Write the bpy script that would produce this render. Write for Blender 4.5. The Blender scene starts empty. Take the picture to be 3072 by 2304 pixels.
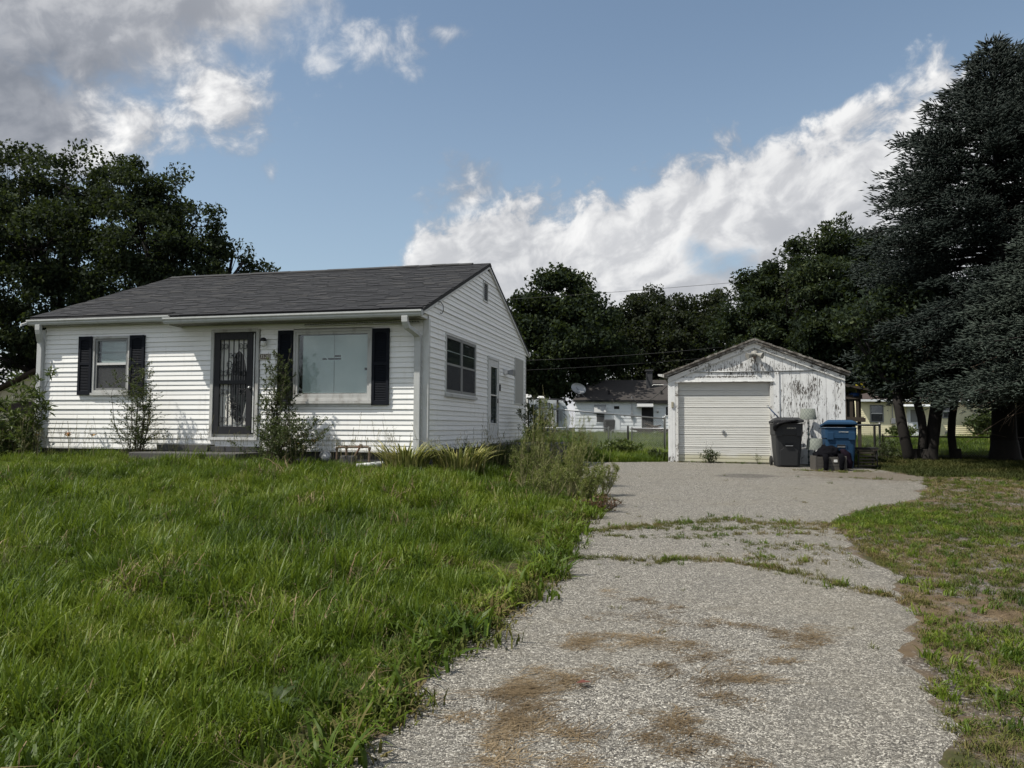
import bpy, math, random
import numpy as np
from mathutils import Vector, Matrix
random.seed(7); RNG = np.random.default_rng(11)
SC = bpy.context.scene
COL = SC.collection
R = math.radians

# ------------------------------------------------------------------ camera
cam_d = bpy.data.cameras.new('camera'); cam_d.sensor_width = 36.0; cam_d.lens = 36.0 * 2300 / 3072
cam_d.clip_start = 0.05; cam_d.clip_end = 3000
cam = bpy.data.objects.new('camera', cam_d); COL.objects.link(cam)
cam.matrix_world = Matrix.Translation((0, 0, 1.6)) @ Matrix.Rotation(R(93.2), 4, 'X') @ Matrix.Rotation(R(0.3), 4, 'Z')
SC.camera = cam

# ------------------------------------------------------------------ sun, sky, exposure
SUN_DIR = Vector((-0.530, -0.188, 0.827)).normalized()      # towards the sun
sun_d = bpy.data.lights.new('sun', 'SUN'); sun_d.energy = 3.0; sun_d.angle = R(0.6); sun_d.color = (1.0, 0.945, 0.85)
sun = bpy.data.objects.new('sun', sun_d); COL.objects.link(sun)
sun.rotation_euler = SUN_DIR.to_track_quat('Z', 'Y').to_euler()
SC.view_settings.view_transform = 'Standard'; SC.view_settings.look = 'None'
SC.view_settings.exposure = 0.98; SC.view_settings.gamma = 1.0; SC.view_settings.use_curve_mapping = False
SC.render.engine = 'CYCLES'
try:
    SC.cycles.use_denoising = True
    SC.cycles.max_bounces = 6; SC.cycles.transparent_max_bounces = 8; SC.cycles.diffuse_bounces = 3
    SC.cycles.use_adaptive_sampling = True
except Exception: pass

class NT:
    "small helper to write node trees"
    def __init__(self, tree): self.t = tree; self.n = tree.nodes; self.l = tree.links
    def new(self, typ, **kw):
        n = self.n.new(typ)
        for k, v in kw.items(): setattr(n, k, v)
        return n
    def put(self, sock, v):
        if v is None: return
        if hasattr(v, 'is_linked') or hasattr(v, 'links'): self.l.new(v, sock)
        else: sock.default_value = v
    def m(self, op, a, b=None, c=None, clamp=False):
        n = self.new('ShaderNodeMath', operation=op, use_clamp=clamp)
        self.put(n.inputs[0], a); self.put(n.inputs[1], b)
        if c is not None: self.put(n.inputs[2], c)
        return n.outputs[0]
    def vm(self, op, a, b=None, sc=None):
        n = self.new('ShaderNodeVectorMath', operation=op)
        self.put(n.inputs[0], a)
        if b is not None: self.put(n.inputs[1], b)
        if sc is not None: self.put(n.inputs['Scale'], sc)
        return n.outputs[0]
    def noise(self, vec, scale, detail=4, rough=0.55, dist=0.0, color=False):
        n = self.new('ShaderNodeTexNoise'); self.put(n.inputs['Vector'], vec)
        self.put(n.inputs['Scale'], scale); n.inputs['Detail'].default_value = detail
        n.inputs['Roughness'].default_value = rough; n.inputs['Distortion'].default_value = dist
        return n.outputs['Color' if color else 0]
    def voro(self, vec, scale, feature='F1', out='Distance', rnd=1.0):
        n = self.new('ShaderNodeTexVoronoi', feature=feature); self.put(n.inputs['Vector'], vec)
        self.put(n.inputs['Scale'], scale); n.inputs['Randomness'].default_value = rnd
        return n.outputs[out]
    def step(self, x, lo, hi, a=0.0, b=1.0):
        n = self.new('ShaderNodeMapRange', interpolation_type='SMOOTHSTEP')
        self.put(n.inputs[0], x); self.put(n.inputs[1], lo); self.put(n.inputs[2], hi); self.put(n.inputs[3], a); self.put(n.inputs[4], b)
        return n.outputs[0]
    def ramp(self, fac, stops, interp='LINEAR'):
        n = self.new('ShaderNodeValToRGB'); cr = n.color_ramp; cr.interpolation = interp
        while len(cr.elements) < len(stops): cr.elements.new(0.5)
        for e, (p, c) in zip(cr.elements, stops): e.position = p; e.color = (*c, 1) if len(c) == 3 else c
        self.put(n.inputs[0], fac); return n.outputs[0]
    def mix(self, fac, a, b, blend='MIX'):
        n = self.new('ShaderNodeMix', data_type='RGBA', blend_type=blend)
        self.put(n.inputs[0], fac)
        for s, v in ((n.inputs[6], a), (n.inputs[7], b)):
            self.put(s, (*v, 1) if isinstance(v, tuple) and len(v) == 3 else v)
        return n.outputs[2]
    def fmix(self, fac, a, b):
        n = self.new('ShaderNodeMix', data_type='FLOAT')
        self.put(n.inputs[0], fac); self.put(n.inputs[2], a); self.put(n.inputs[3], b); return n.outputs[0]
    def mapping(self, vec, scale=(1, 1, 1), loc=(0, 0, 0), rot=(0, 0, 0)):
        n = self.new('ShaderNodeMapping'); self.put(n.inputs[0], vec)
        n.inputs['Scale'].default_value = scale; n.inputs['Location'].default_value = loc; n.inputs['Rotation'].default_value = rot
        return n.outputs[0]
    def bump(self, h, strength=0.5, dist=0.01, normal=None):
        n = self.new('ShaderNodeBump'); self.put(n.inputs['Height'], h)
        n.inputs['Strength'].default_value = strength; n.inputs['Distance'].default_value = dist
        if normal is not None: self.put(n.inputs['Normal'], normal)
        return n.outputs[0]

def build_world():
    w = bpy.data.worlds.new('World'); SC.world = w; w.use_nodes = True
    w.node_tree.nodes.clear(); T = NT(w.node_tree)
    sky = T.new('ShaderNodeTexSky', sky_type='NISHITA'); sky.sun_disc = False
    sky.sun_elevation = math.asin(SUN_DIR.z); sky.sun_rotation = math.atan2(SUN_DIR.x, SUN_DIR.y)
    sky.altitude = 250; sky.air_density = 1.0; sky.dust_density = 1.6; sky.ozone_density = 1.2
    bg1 = T.new('ShaderNodeBackground'); bg1.inputs[1].default_value = 0.058
    tc = T.new('ShaderNodeTexCoord'); d = T.vm('NORMALIZE', tc.outputs['Generated'])
    sep = T.new('ShaderNodeSeparateXYZ'); T.l.new(d, sep.inputs[0])
    az = T.m('MULTIPLY', T.m('ARCTAN2', sep.outputs[0], sep.outputs[1]), 57.2958)
    el = T.m('MULTIPLY', T.m('ARCSINE', sep.outputs[2]), 57.2958)
    haz = T.mix(T.step(el, 2.0, 32.0, 0.42, 0.13), T.mix(1.0, sky.outputs[0], (0.92, 1.02, 1.03), 'MULTIPLY'), (5.2, 6.2, 6.9), 'MIX')
    T.l.new(haz, bg1.inputs[0])
    # cloud texture runs in streaks that climb to the right
    al = T.m('ADD', T.m('MULTIPLY', az, 0.115), T.m('MULTIPLY', el, 0.045))
    ac = T.m('ADD', T.m('MULTIPLY', az, -0.055), T.m('MULTIPLY', el, 0.150))
    def n2d(x, y, scale, detail, rough, color=False):
        cb = T.new('ShaderNodeCombineXYZ'); T.put(cb.inputs[0], x); T.put(cb.inputs[1], y)
        n = T.new('ShaderNodeTexNoise', noise_dimensions='2D'); T.l.new(cb.outputs[0], n.inputs['Vector']); n.inputs['Scale'].default_value = scale
        n.inputs['Detail'].default_value = detail; n.inputs['Roughness'].default_value = rough; return n.outputs['Color' if color else 0]
    wp = T.new('ShaderNodeSeparateColor'); T.l.new(n2d(al, ac, 1.3, 2, 0.5, True), wp.inputs[0])
    wx = T.m('ADD', al, T.m('MULTIPLY', T.m('SUBTRACT', wp.outputs[0], 0.5), 0.34)); wy = T.m('ADD', ac, T.m('MULTIPLY', T.m('SUBTRACT', wp.outputs[1], 0.5), 0.34))
    n1 = n2d(wx, wy, 1.75, 8, 0.60)
    n2 = n2d(T.m('ADD', wx, -0.085), T.m('ADD', wy, 0.13), 1.75, 4, 0.55)
    nb = n2d(wx, wy, 0.55, 2, 0.5)                       # broad billows
    nn = T.m('SUBTRACT', n1, 0.5)
    # the long cumulus bank: its upper edge as elevation over azimuth
    pts = [(-180, 14), (-110, 20), (-60, 9), (-30, 5), (-14, 6.0), (-9.2, 11.4), (-6.6, 14.2), (-3.8, 16.4), (-0.6, 17.4), (1.5, 17.4), (4.3, 16.2), (6.7, 16.4), (10.2, 18.2), (12.9, 19.4),
           (15.5, 20.4), (18.5, 20.9), (21.6, 21.0), (24.6, 21.3), (27.5, 22.2), (34.4, 23.0), (60, 22), (110, 16), (180, 14)]
    fc = T.new('ShaderNodeFloatCurve'); c = fc.mapping.curves[0]
    while len(c.points) < len(pts): c.points.new(0.5, 0.5)
    for p, (a, e) in zip(c.points, pts): p.location = ((a + 180) / 360, e / 40); p.handle_type = 'VECTOR'
    fc.mapping.update()
    T.put(fc.inputs['Value'], T.m('DIVIDE', T.m('ADD', az, 180.0), 360.0))
    edge = T.m('MULTIPLY', fc.outputs[0], 40.0)
    below = T.m('SUBTRACT', edge, el)
    def blob(a0, e0, ra, re):
        x = T.m('MULTIPLY', T.m('SUBTRACT', az, a0), 1.0 / ra); y = T.m('MULTIPLY', T.m('SUBTRACT', el, e0), 1.0 / re)
        return T.m('SUBTRACT', 1.0, T.m('SQRT', T.m('MULTIPLY_ADD', x, x, T.m('MULTIPLY', y, y))))
    def mass(blobs, k, lo, hi):
        g = None
        for b_ in blobs:
            q = blob(*b_); g = q if g is None else T.m('MAXIMUM', g, q)
        return T.step(T.m('MULTIPLY_ADD', nn, k, g), lo, hi)
    gap = mass([(16.2, 11.8, 3.2, 2.0), (14.0, 13.0, 2.0, 1.4)], 3.6, 0.2, 1.5)
    bank = T.m('SUBTRACT', T.step(T.m('MULTIPLY_ADD', nn, 9.5, below), -0.8, 1.6), T.m('MULTIPLY', gap, 0.85), clamp=True)
    grey = mass([(-31, 26.5, 11.5, 7.8), (-35, 19.0, 10.0, 4.8), (-23.5, 29.0, 9.0, 4.6)], 1.25, -0.26, 0.50)
    puff = mass([(-21.8, 22.2, 5.6, 3.7), (-26.2, 20.0, 4.8, 3.6), (-3.2, 16.9, 3.4, 2.4)], 2.3, -0.05, 0.85)
    wisp = mass([(-14.6, 25.0, 2.9, 2.3), (-10.2, 26.6, 3.6, 2.8), (-13.0, 23.7, 1.1, 0.8), (-5.2, 27.7, 1.6, 0.9), (-17.8, 17.7, 0.8, 1.2)], 3.2, 0.10, 1.25)
    # broken cumulus over the unseen rest of the sky, added for more fill light
    out_f = T.m('MAXIMUM', T.step(el, 31.0, 40.0), T.step(T.m('ABSOLUTE', az), 40.0, 52.0))
    rest = T.m('MULTIPLY', T.step(T.m('MULTIPLY_ADD', T.m('SUBTRACT', nb, 0.5), 0.9, n1), 0.44, 0.60), out_f)
    # light on the clouds: relief towards the sun, greyer in the thick parts
    rel = T.step(T.m('SUBTRACT', n1, n2), -0.20, 0.22)
    thick = T.step(below, 0.5, 10.0)
    bb = T.m('SUBTRACT', nb, 0.5)
    bank_b = T.m('ADD', T.m('MULTIPLY_ADD', rel, 0.26, 0.56), T.m('MULTIPLY_ADD', thick, -0.10, T.m('MULTIPLY', bb, 0.34)))
    grey_b = T.m('MULTIPLY_ADD', bb, 0.85, T.m('MULTIPLY_ADD', rel, 0.26, 0.27))
    puff_b = T.m('MULTIPLY_ADD', nn, 0.35, T.m('MULTIPLY_ADD', rel, 0.34, 0.46))
    col_b = T.fmix(puff, grey_b, puff_b); col_b = T.fmix(T.m('MAXIMUM', bank, rest), col_b, bank_b)
    fac = T.m('MAXIMUM', T.m('MAXIMUM', grey, puff), T.m('MAXIMUM', bank, rest))
    col_b = T.fmix(T.m('MULTIPLY', wisp, T.m('SUBTRACT', 1.0, fac)), col_b, 0.78)
    col = T.ramp(col_b, [(0.0, (0.14, 0.155, 0.185)), (0.30, (0.25, 0.262, 0.29)), (0.60, (0.45, 0.455, 0.47)), (0.95, (0.78, 0.775, 0.76))])
    fac = T.m('MULTIPLY', T.m('MAXIMUM', fac, T.m('MULTIPLY', wisp, 0.75)), 0.97)
    bg2 = T.new('ShaderNodeBackground'); T.l.new(col, bg2.inputs[0]); bg2.inputs[1].default_value = 0.73
    ms = T.new('ShaderNodeMixShader'); T.l.new(fac, ms.inputs[0]); T.l.new(bg1.outputs[0], ms.inputs[1]); T.l.new(bg2.outputs[0], ms.inputs[2])
    out = T.new('ShaderNodeOutputWorld'); T.l.new(ms.outputs[0], out.inputs[0])
build_world()

# ------------------------------------------------------------------ mesh helpers
def fast_mesh(name, verts, faces, smooth=False):
    "faces: (N,k) int array, or list of tuples"
    me = bpy.data.meshes.new(name)
    if isinstance(faces, np.ndarray):
        verts = np.asarray(verts, np.float32); n, k = faces.shape
        me.vertices.add(len(verts)); me.vertices.foreach_set('co', verts.ravel())
        me.loops.add(n * k); me.loops.foreach_set('vertex_index', faces.astype(np.int32).ravel())
        me.polygons.add(n); me.polygons.foreach_set('loop_start', np.arange(0, n * k, k, dtype=np.int32))
        try: me.polygons.foreach_set('loop_total', np.full(n, k, np.int32))
        except Exception: pass
        me.update(calc_edges=True); me.validate()
    else:
        me.from_pydata([tuple(v) for v in verts], [], [tuple(f) for f in faces]); me.update()
    if smooth: me.polygons.foreach_set('use_smooth', [True] * len(me.polygons))
    return me

class MB:
    def __init__(self): self.v = []; self.f = []
    def add(self, vs, fs):
        o = len(self.v); self.v += [tuple(p) for p in vs]; self.f += [tuple(i + o for i in q) for q in fs]; return self
    def box(self, x0, y0, z0, x1, y1, z1):
        if x0 > x1: x0, x1 = x1, x0
        if y0 > y1: y0, y1 = y1, y0
        if z0 > z1: z0, z1 = z1, z0
        return self.add([(x0, y0, z0), (x1, y0, z0), (x1, y1, z0), (x0, y1, z0), (x0, y0, z1), (x1, y0, z1), (x1, y1, z1), (x0, y1, z1)],
                        [(0, 3, 2, 1), (4, 5, 6, 7), (0, 1, 5, 4), (1, 2, 6, 5), (2, 3, 7, 6), (3, 0, 4, 7)])
    def hull(self, bottom, top):
        "two rings of equal length joined by sides"
        n = len(bottom)
        return self.add(list(bottom) + list(top), [tuple(range(n))[::-1], tuple(range(n, 2 * n))] + [(i, (i + 1) % n, n + (i + 1) % n, n + i) for i in range(n)])
    def sweep(self, prof, a, b):
        "profile points (tuples) at two ends: a(p), b(p) map profile to 3d"
        return self.hull([a(p) for p in prof], [b(p) for p in prof])
    def rings(self, rings, closed=True, caps=True):
        n = len(rings[0]); vs = [p for r in rings for p in r]; fs = []
        for j in range(len(rings) - 1):
            for i in range(n if closed else n - 1):
                k = (i + 1) % n; fs.append((j * n + i, j * n + k, (j + 1) * n + k, (j + 1) * n + i))
        if caps: fs += [tuple(range(n))[::-1], tuple(range((len(rings) - 1) * n, len(rings) * n))]
        return self.add(vs, fs)
    def tube(self, pts, rad, n=8, caps=True):
        pts = [Vector(p) for p in pts]
        if not hasattr(rad, '__len__'): rad = [rad] * len(pts)
        t0 = (pts[1] - pts[0]).normalized(); ref = Vector((0, 0, 1)) if abs(t0.z) < 0.9 else Vector((1, 0, 0))
        x = t0.cross(ref).normalized(); rings = []
        for i, p in enumerate(pts):
            t = (pts[min(i + 1, len(pts) - 1)] - pts[max(i - 1, 0)]).normalized()
            x = (x - t * x.dot(t)).normalized(); y = t.cross(x)
            rings.append([p + (x * math.cos(2 * math.pi * k / n) + y * math.sin(2 * math.pi * k / n)) * rad[i] for k in range(n)])
        return self.rings(rings, True, caps)
    def lathe(self, prof, n=16, c=(0, 0, 0), caps=True):
        return self.rings([[(c[0] + r * math.cos(2 * math.pi * k / n), c[1] + r * math.sin(2 * math.pi * k / n), c[2] + z) for k in range(n)] for r, z in prof], True, caps)
    def xform(self, M, start=0):
        for i in range(start, len(self.v)): self.v[i] = tuple(M @ Vector(self.v[i]))
        return self
    def mesh(self, name, smooth=False): return fast_mesh(name, self.v, self.f, smooth)
    def build(self, name, mat, parent=None, smooth=False, bevel=0, **kw):
        return obj(name, self.mesh(name, smooth), mat, parent, bevel=bevel, **kw)

def obj(name, me, mat=None, parent=None, loc=None, rot=None, scl=None, bevel=0):
    o = bpy.data.objects.new(name, me); COL.objects.link(o)
    if mat is not None and not me.materials:
        for m_ in (mat if isinstance(mat, (list, tuple)) else [mat]): me.materials.append(m_)
    if parent is not None: o.parent = parent
    if loc is not None: o.location = loc
    if rot is not None: o.rotation_euler = rot
    if scl is not None: o.scale = scl
    if bevel:
        b = o.modifiers.new('bevel', 'BEVEL'); b.width = bevel; b.segments = 2; b.limit_method = 'ANGLE'
    return o
def tag(o, label=None, cat=None, group=None, kind=None):
    if label: o['label'] = label
    if cat: o['category'] = cat
    if group: o['group'] = group
    if kind: o['kind'] = kind
    return o
def thing(name, label, cat, loc=(0, 0, 0), rz=0.0, group=None):
    o = bpy.data.objects.new(name, None); COL.objects.link(o); o.location = loc; o.rotation_euler = (0, 0, rz); o.empty_display_size = 0.2
    return tag(o, label, cat, group)

def text_mesh(s, size, extr=0.002, spacing=1.0):
    cu = bpy.data.curves.new('lettering', 'FONT'); cu.body = s; cu.size = size; cu.extrude = extr; cu.align_x = 'CENTER'; cu.align_y = 'CENTER'; cu.space_character = spacing; cu.resolution_u = 2
    o = bpy.data.objects.new('lettering_tmp', cu); COL.objects.link(o)
    bpy.context.view_layer.update()
    me = bpy.data.meshes.new_from_object(o.evaluated_get(bpy.context.evaluated_depsgraph_get()))
    bpy.data.objects.remove(o); return me

# ------------------------------------------------------------------ materials
MATS = {}
def mat(name, fn):
    m = bpy.data.materials.new(name); m.use_nodes = True; T = NT(m.node_tree)
    bs = T.n['Principled BSDF']; T.bs = bs; fn(T, bs); MATS[name] = m; return m
def coords(T, kind='Object'): return T.new('ShaderNodeTexCoord').outputs[kind]
def plain(name, col, rough=0.6, metal=0.0, var=0.12, scale=6.0, bump=0.0, spec=0.4, dirt=None, dirt_amt=0.3):
    def fn(T, bs):
        c = coords(T); n = T.noise(c, scale, 6, 0.6); f = T.noise(c, scale * 9, 4, 0.6)
        a = tuple(x * (1 - var) for x in col); b = tuple(min(1, x * (1 + var)) for x in col)
        k = T.mix(n, a, b); k = T.mix(T.m('MULTIPLY', T.step(f, 0.5, 0.75), 0.25), k, a)
        if dirt:
            g = T.noise(T.mapping(c, (1, 1, 0.35)), scale * 0.8, 7, 0.65)
            k = T.mix(T.m('MULTIPLY', T.step(g, 0.48, 0.72), dirt_amt), k, dirt)
        T.put(bs.inputs['Base Color'], k); bs.inputs['Metallic'].default_value = metal
        T.put(bs.inputs['Roughness'], T.fmix(f, rough * 0.85, min(1, rough * 1.15))); bs.inputs['Specular IOR Level'].default_value = spec
        if bump: T.put(bs.inputs['Normal'], T.bump(f, bump, 0.004))
    return mat(name, fn)

def leafy(name, stops, trans=0.35, rough=0.55, per='island', spec=0.3):
    "foliage: colour varies from leaf to leaf; some light passes through"
    def fn(T, bs):
        g = T.new('ShaderNodeNewGeometry'); oi = T.new('ShaderNodeObjectInfo')
        r = g.outputs['Random Per Island'] if per == 'island' else T.m('FRACT', T.m('ADD', T.m('MULTIPLY', g.outputs['Random Per Island'], 0.45), T.m('MULTIPLY', oi.outputs['Random'], 0.8)))
        big = T.noise(g.outputs['Position'], 0.55, 3, 0.5)
        if per == 'both':
            big = T.m('MULTIPLY_ADD', T.noise(g.outputs['Position'], 1.7, 3, 0.55), 0.5, T.m('MULTIPLY', big, 0.5))
            v = T.m('ADD', T.m('MULTIPLY', r, 0.45), T.m('MULTIPLY', T.step(big, 0.36, 0.64), 0.55))
        else: v = T.m('ADD', T.m('MULTIPLY', r, 0.62), T.m('MULTIPLY', T.step(big, 0.3, 0.7), 0.38))
        k = T.ramp(v, stops)
        T.put(bs.inputs['Base Color'], k); bs.inputs['Roughness'].default_value = rough; bs.inputs['Specular IOR Level'].default_value = spec
        tr = T.new('ShaderNodeBsdfTranslucent'); T.put(tr.inputs[0], T.mix(0.45, k, (0.10, 0.14, 0.015), 'MIX'))
        ms = T.new('ShaderNodeMixShader'); ms.inputs[0].default_value = trans
        T.l.new(bs.outputs[0], ms.inputs[1]); T.l.new(tr.outputs[0], ms.inputs[2])
        T.l.new(ms.outputs[0], T.n['Material Output'].inputs[0])
    return mat(name, fn)

def siding_fn(base, dirtc, amt):
    def fn(T, bs):
        c = coords(T); oi = T.new('ShaderNodeObjectInfo')
        n = T.noise(T.mapping(c, (0.6, 0.6, 2.5)), 2.0, 6, 0.6); f = T.noise(T.mapping(c, (3, 3, 60)), 6, 3, 0.5)
        g = T.noise(T.mapping(c, (2.5, 2.5, 0.4)), 3.0, 8, 0.65)
        k = T.mix(n, tuple(x * 0.93 for x in base), tuple(min(1, x * 1.04) for x in base))
        k = T.mix(T.m('MULTIPLY', oi.outputs['Random'], 0.10), k, (0.60, 0.60, 0.57))
        k = T.mix(T.m('MULTIPLY', T.step(g, 0.52, 0.78), amt), k, dirtc)
        T.put(bs.inputs['Base Color'], k); bs.inputs['Roughness'].default_value = 0.45; bs.inputs['Specular IOR Level'].default_value = 0.35
        T.put(bs.inputs['Normal'], T.bump(f, 0.15, 0.002))
    return fn
M_SIDING = mat('white_vinyl_siding', siding_fn((0.82, 0.825, 0.815), (0.46, 0.44, 0.38), 0.30))
M_TRIM = plain('white_painted_trim', (0.54, 0.55, 0.545), 0.5, var=0.08, dirt=(0.30, 0.28, 0.24), dirt_amt=0.45)
M_OLDTRIM = plain('weathered_window_trim', (0.43, 0.435, 0.425), 0.7, var=0.12, dirt=(0.16, 0.14, 0.12), dirt_amt=0.7, bump=0.3)
M_GUTTER = plain('white_aluminium_gutter', (0.44, 0.455, 0.455), 0.4, var=0.06, dirt=(0.28, 0.28, 0.26), dirt_amt=0.4)
M_SHUTTER = plain('navy_black_shutter', (0.010, 0.012, 0.017), 0.75, var=0.2, spec=0.12)
M_BLACK = plain('black_painted_steel', (0.018, 0.019, 0.022), 0.55, var=0.3, spec=0.25, dirt=(0.05, 0.05, 0.05), dirt_amt=0.3)
M_SOFFIT = plain('aged_soffit', (0.36, 0.35, 0.31), 0.8, var=0.15, dirt=(0.08, 0.075, 0.06), dirt_amt=0.6)
M_BRONZE = plain('grey_window_frame', (0.20, 0.205, 0.205), 0.5, var=0.1)
M_FOUND = plain('dark_foundation_block', (0.045, 0.046, 0.05), 0.9, var=0.25, bump=0.5)
M_CONC = plain('weathered_concrete', (0.070, 0.069, 0.066), 0.95, var=0.3, scale=3, bump=0.6, dirt=(0.05, 0.05, 0.04), dirt_amt=0.6)
M_DARK = plain('dark_interior', (0.012, 0.012, 0.013), 0.9)
M_GREY = plain('galvanised_steel', (0.30, 0.31, 0.32), 0.45, 0.6, var=0.2, scale=12)
M_RUST = plain('rusty_pipe', (0.15, 0.11, 0.085), 0.8, var=0.3, dirt=(0.12, 0.05, 0.03), dirt_amt=0.7)
M_WHITEPL = plain('white_plastic', (0.66, 0.66, 0.64), 0.4)
M_BLIND = plain('pale_blind_slats', (0.66, 0.71, 0.69), 0.6, var=0.05)
M_DOORIN = plain('cream_entry_door', (0.66, 0.66, 0.62), 0.5, var=0.06)
M_SIDEDOOR = plain('grey_white_storm_door', (0.58, 0.59, 0.59), 0.45, var=0.06, dirt=(0.3, 0.29, 0.27), dirt_amt=0.3)
M_OSB = plain('pale_chipboard', (0.34, 0.34, 0.325), 0.85, var=0.25, scale=30, bump=0.4)
M_BROWNP = plain('brown_number_plaque', (0.085, 0.06, 0.045), 0.6)
M_CREAM = plain('cream_digits', (0.62, 0.60, 0.52), 0.5)
M_WOOD = plain('dark_weathered_wood', (0.055, 0.045, 0.036), 0.85, var=0.35, scale=4, bump=0.4)
def glass_fn(tint, gl):
    def fn(T, bs):
        tr = T.new('ShaderNodeBsdfTransparent'); tr.inputs[0].default_value = (*tint, 1)
        g = T.new('ShaderNodeBsdfGlossy'); g.inputs['Roughness'].default_value = 0.02; g.inputs[0].default_value = (0.9, 0.95, 1, 1)
        lw = T.new('ShaderNodeLayerWeight'); lw.inputs[0].default_value = 0.5
        n = T.noise(coords(T), 1.2, 2, 0.5); T.put(g.inputs['Normal'], T.bump(n, 0.12, 0.02))
        ms = T.new('ShaderNodeMixShader'); T.put(ms.inputs[0], T.m('ADD', T.m('MULTIPLY', lw.outputs['Facing'], gl), gl * 0.6, clamp=True))
        T.l.new(tr.outputs[0], ms.inputs[1]); T.l.new(g.outputs[0], ms.inputs[2]); T.l.new(ms.outputs[0], T.n['Material Output'].inputs[0])
    return fn
M_GLASS = mat('window_glass', glass_fn((0.90, 0.935, 0.93), 0.075))
def screen_fn(T, bs):
    tr = T.new('ShaderNodeBsdfTransparent'); df = T.new('ShaderNodeBsdfDiffuse'); df.inputs[0].default_value = (0.085, 0.088, 0.092, 1)
    ms = T.new('ShaderNodeMixShader'); T.put(ms.inputs[0], T.step(T.noise(coords(T), 3, 4, 0.6), 0.2, 0.8, 0.5, 0.72)); T.l.new(tr.outputs[0], ms.inputs[1]); T.l.new(df.outputs[0], ms.inputs[2]); T.l.new(ms.outputs[0], T.n['Material Output'].inputs[0])
M_SCREEN = mat('insect_screen', screen_fn)
def shingle_fn(T, bs):
    g = T.new('ShaderNodeNewGeometry'); oi = T.new('ShaderNodeObjectInfo'); c = g.outputs['Position']
    r = T.m('FRACT', T.m('ADD', T.m('MULTIPLY', g.outputs['Random Per Island'], 3.7), T.m('MULTIPLY', oi.outputs['Random'], 7.3)))
    n = T.noise(c, 90, 3, 0.7); b = T.noise(c, 0.7, 4, 0.5)
    k = T.ramp(r, [(0.0, (0.012, 0.0125, 0.014)), (0.45, (0.018, 0.0185, 0.021)), (0.8, (0.025, 0.0255, 0.028)), (1, (0.040, 0.039, 0.038))])
    k = T.mix(T.m('MULTIPLY', n, 0.5), k, (0.034, 0.035, 0.038)); k = T.mix(T.m('MULTIPLY', T.step(b, 0.45, 0.7), 0.3), k, (0.022, 0.022, 0.024))
    T.put(bs.inputs['Base Color'], k); bs.inputs['Roughness'].default_value = 0.9; bs.inputs['Specular IOR Level'].default_value = 0.25
    T.put(bs.inputs['Normal'], T.bump(n, 0.5, 0.003))
M_SHINGLE = mat('charcoal_asphalt_shingle', shingle_fn)
M_ROOFDK = plain('roof_underlay', (0.03, 0.03, 0.031), 0.9)

# ------------------------------------------------------------------ terrain
PSI = R(13.5); UX, UY = math.cos(PSI), -math.sin(PSI); VX, VY = math.sin(PSI), math.cos(PSI)
HX, HY = -1.643, 14.88
def smooth01(t): t = np.clip(t, 0, 1); return t * t * (3 - 2 * t)
def house_sd(x, y):
    qx = np.asarray(x, float) - HX; qy = np.asarray(y, float) - HY
    return -(qx * UX + qy * UY), qx * VX + qy * VY
def ground(x, y):
    x = np.asarray(x, float); y = np.asarray(y, float)
    z = np.where(y < 20, 0.0345 * np.maximum(y, -6), 0.69 + 0.006 * (np.minimum(y, 70) - 20))
    s, d = house_sd(x, y)
    fx = np.where(s < 0, -s / 2.6, np.where(s > 9.05, (s - 9.05) / 16, 0)); fy = np.where(d < 0, -d / 7.5, np.where(d > 8.8, (d - 8.8) / 10, 0))
    return z + 0.33 * smooth01(1 - np.hypot(fx, fy))
def gz(x, y): return float(ground(x, y))
# ------------------------------------------------------------------ ground and driveway
def inside(poly, x, y):
    x = np.asarray(x); y = np.asarray(y); c = np.zeros(x.shape, bool); n = len(poly)
    for i in range(n):
        (x1, y1), (x2, y2) = poly[i], poly[(i + 1) % n]
        if y1 == y2: continue
        k = ((y1 > y) != (y2 > y)) & (x < (x2 - x1) * (y - y1) / (y2 - y1) + x1); c ^= k
    return c
def wob(x, y, s=1.0, seed=0.0):
    "cheap smooth noise of unit size about 0"
    return (np.sin(1.7 * s * x + 2.3 * s * y + seed) + np.sin(3.1 * s * x - 2.7 * s * y + 1.3 + seed * 2) * 0.7 + np.sin(6.3 * s * x + 5.1 * s * y + 4.1 + seed) * 0.45 + np.sin(-9.7 * s * x + 11.3 * s * y + seed * 3) * 0.3) / 2.45
LEFT = [(-1.6, -1.0), (-1.25, 1.5), (-0.86, 3.42), (-0.68, 4.04), (-0.48, 4.93), (-0.22, 5.59), (0.2, 6.79), (0.44, 8.11), (0.63, 9.33), (1.0, 10.83), (1.3, 12.45), (1.5, 15.57), (1.6, 18.67), (1.5, 19.95)]
DRIVE = LEFT + [(4.05, 20.2), (4.3, 20.7), (8.3, 19.8), (8.55, 18.55), (8.8, 17.3), (8.9, 16.4), (8.15, 15.0), (6.7, 12.66), (5.27, 11.46), (4.25, 10.2), (3.79, 8.57), (3.58, 7.26), (3.26, 6.3), (2.84, 5.4), (2.54, 4.73), (2.35, 4.21), (2.1, 3.8), (1.9, 3.44), (1.7, 1.5), (1.5, -1.0)]
VERGE = [(1.5, -1), (1.9, 3.44), (2.84, 5.4), (3.58, 7.26), (3.79, 8.57), (4.25, 10.2), (5.27, 11.46), (6.7, 12.66), (8.15, 15.26), (8.9, 16.6), (10.2, 16.8), (10.6, 15.4), (9.6, 13.2), (8.2, 11.2), (7.6, 9.0), (7.2, 6), (7, 2), (7, -1)]

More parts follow.
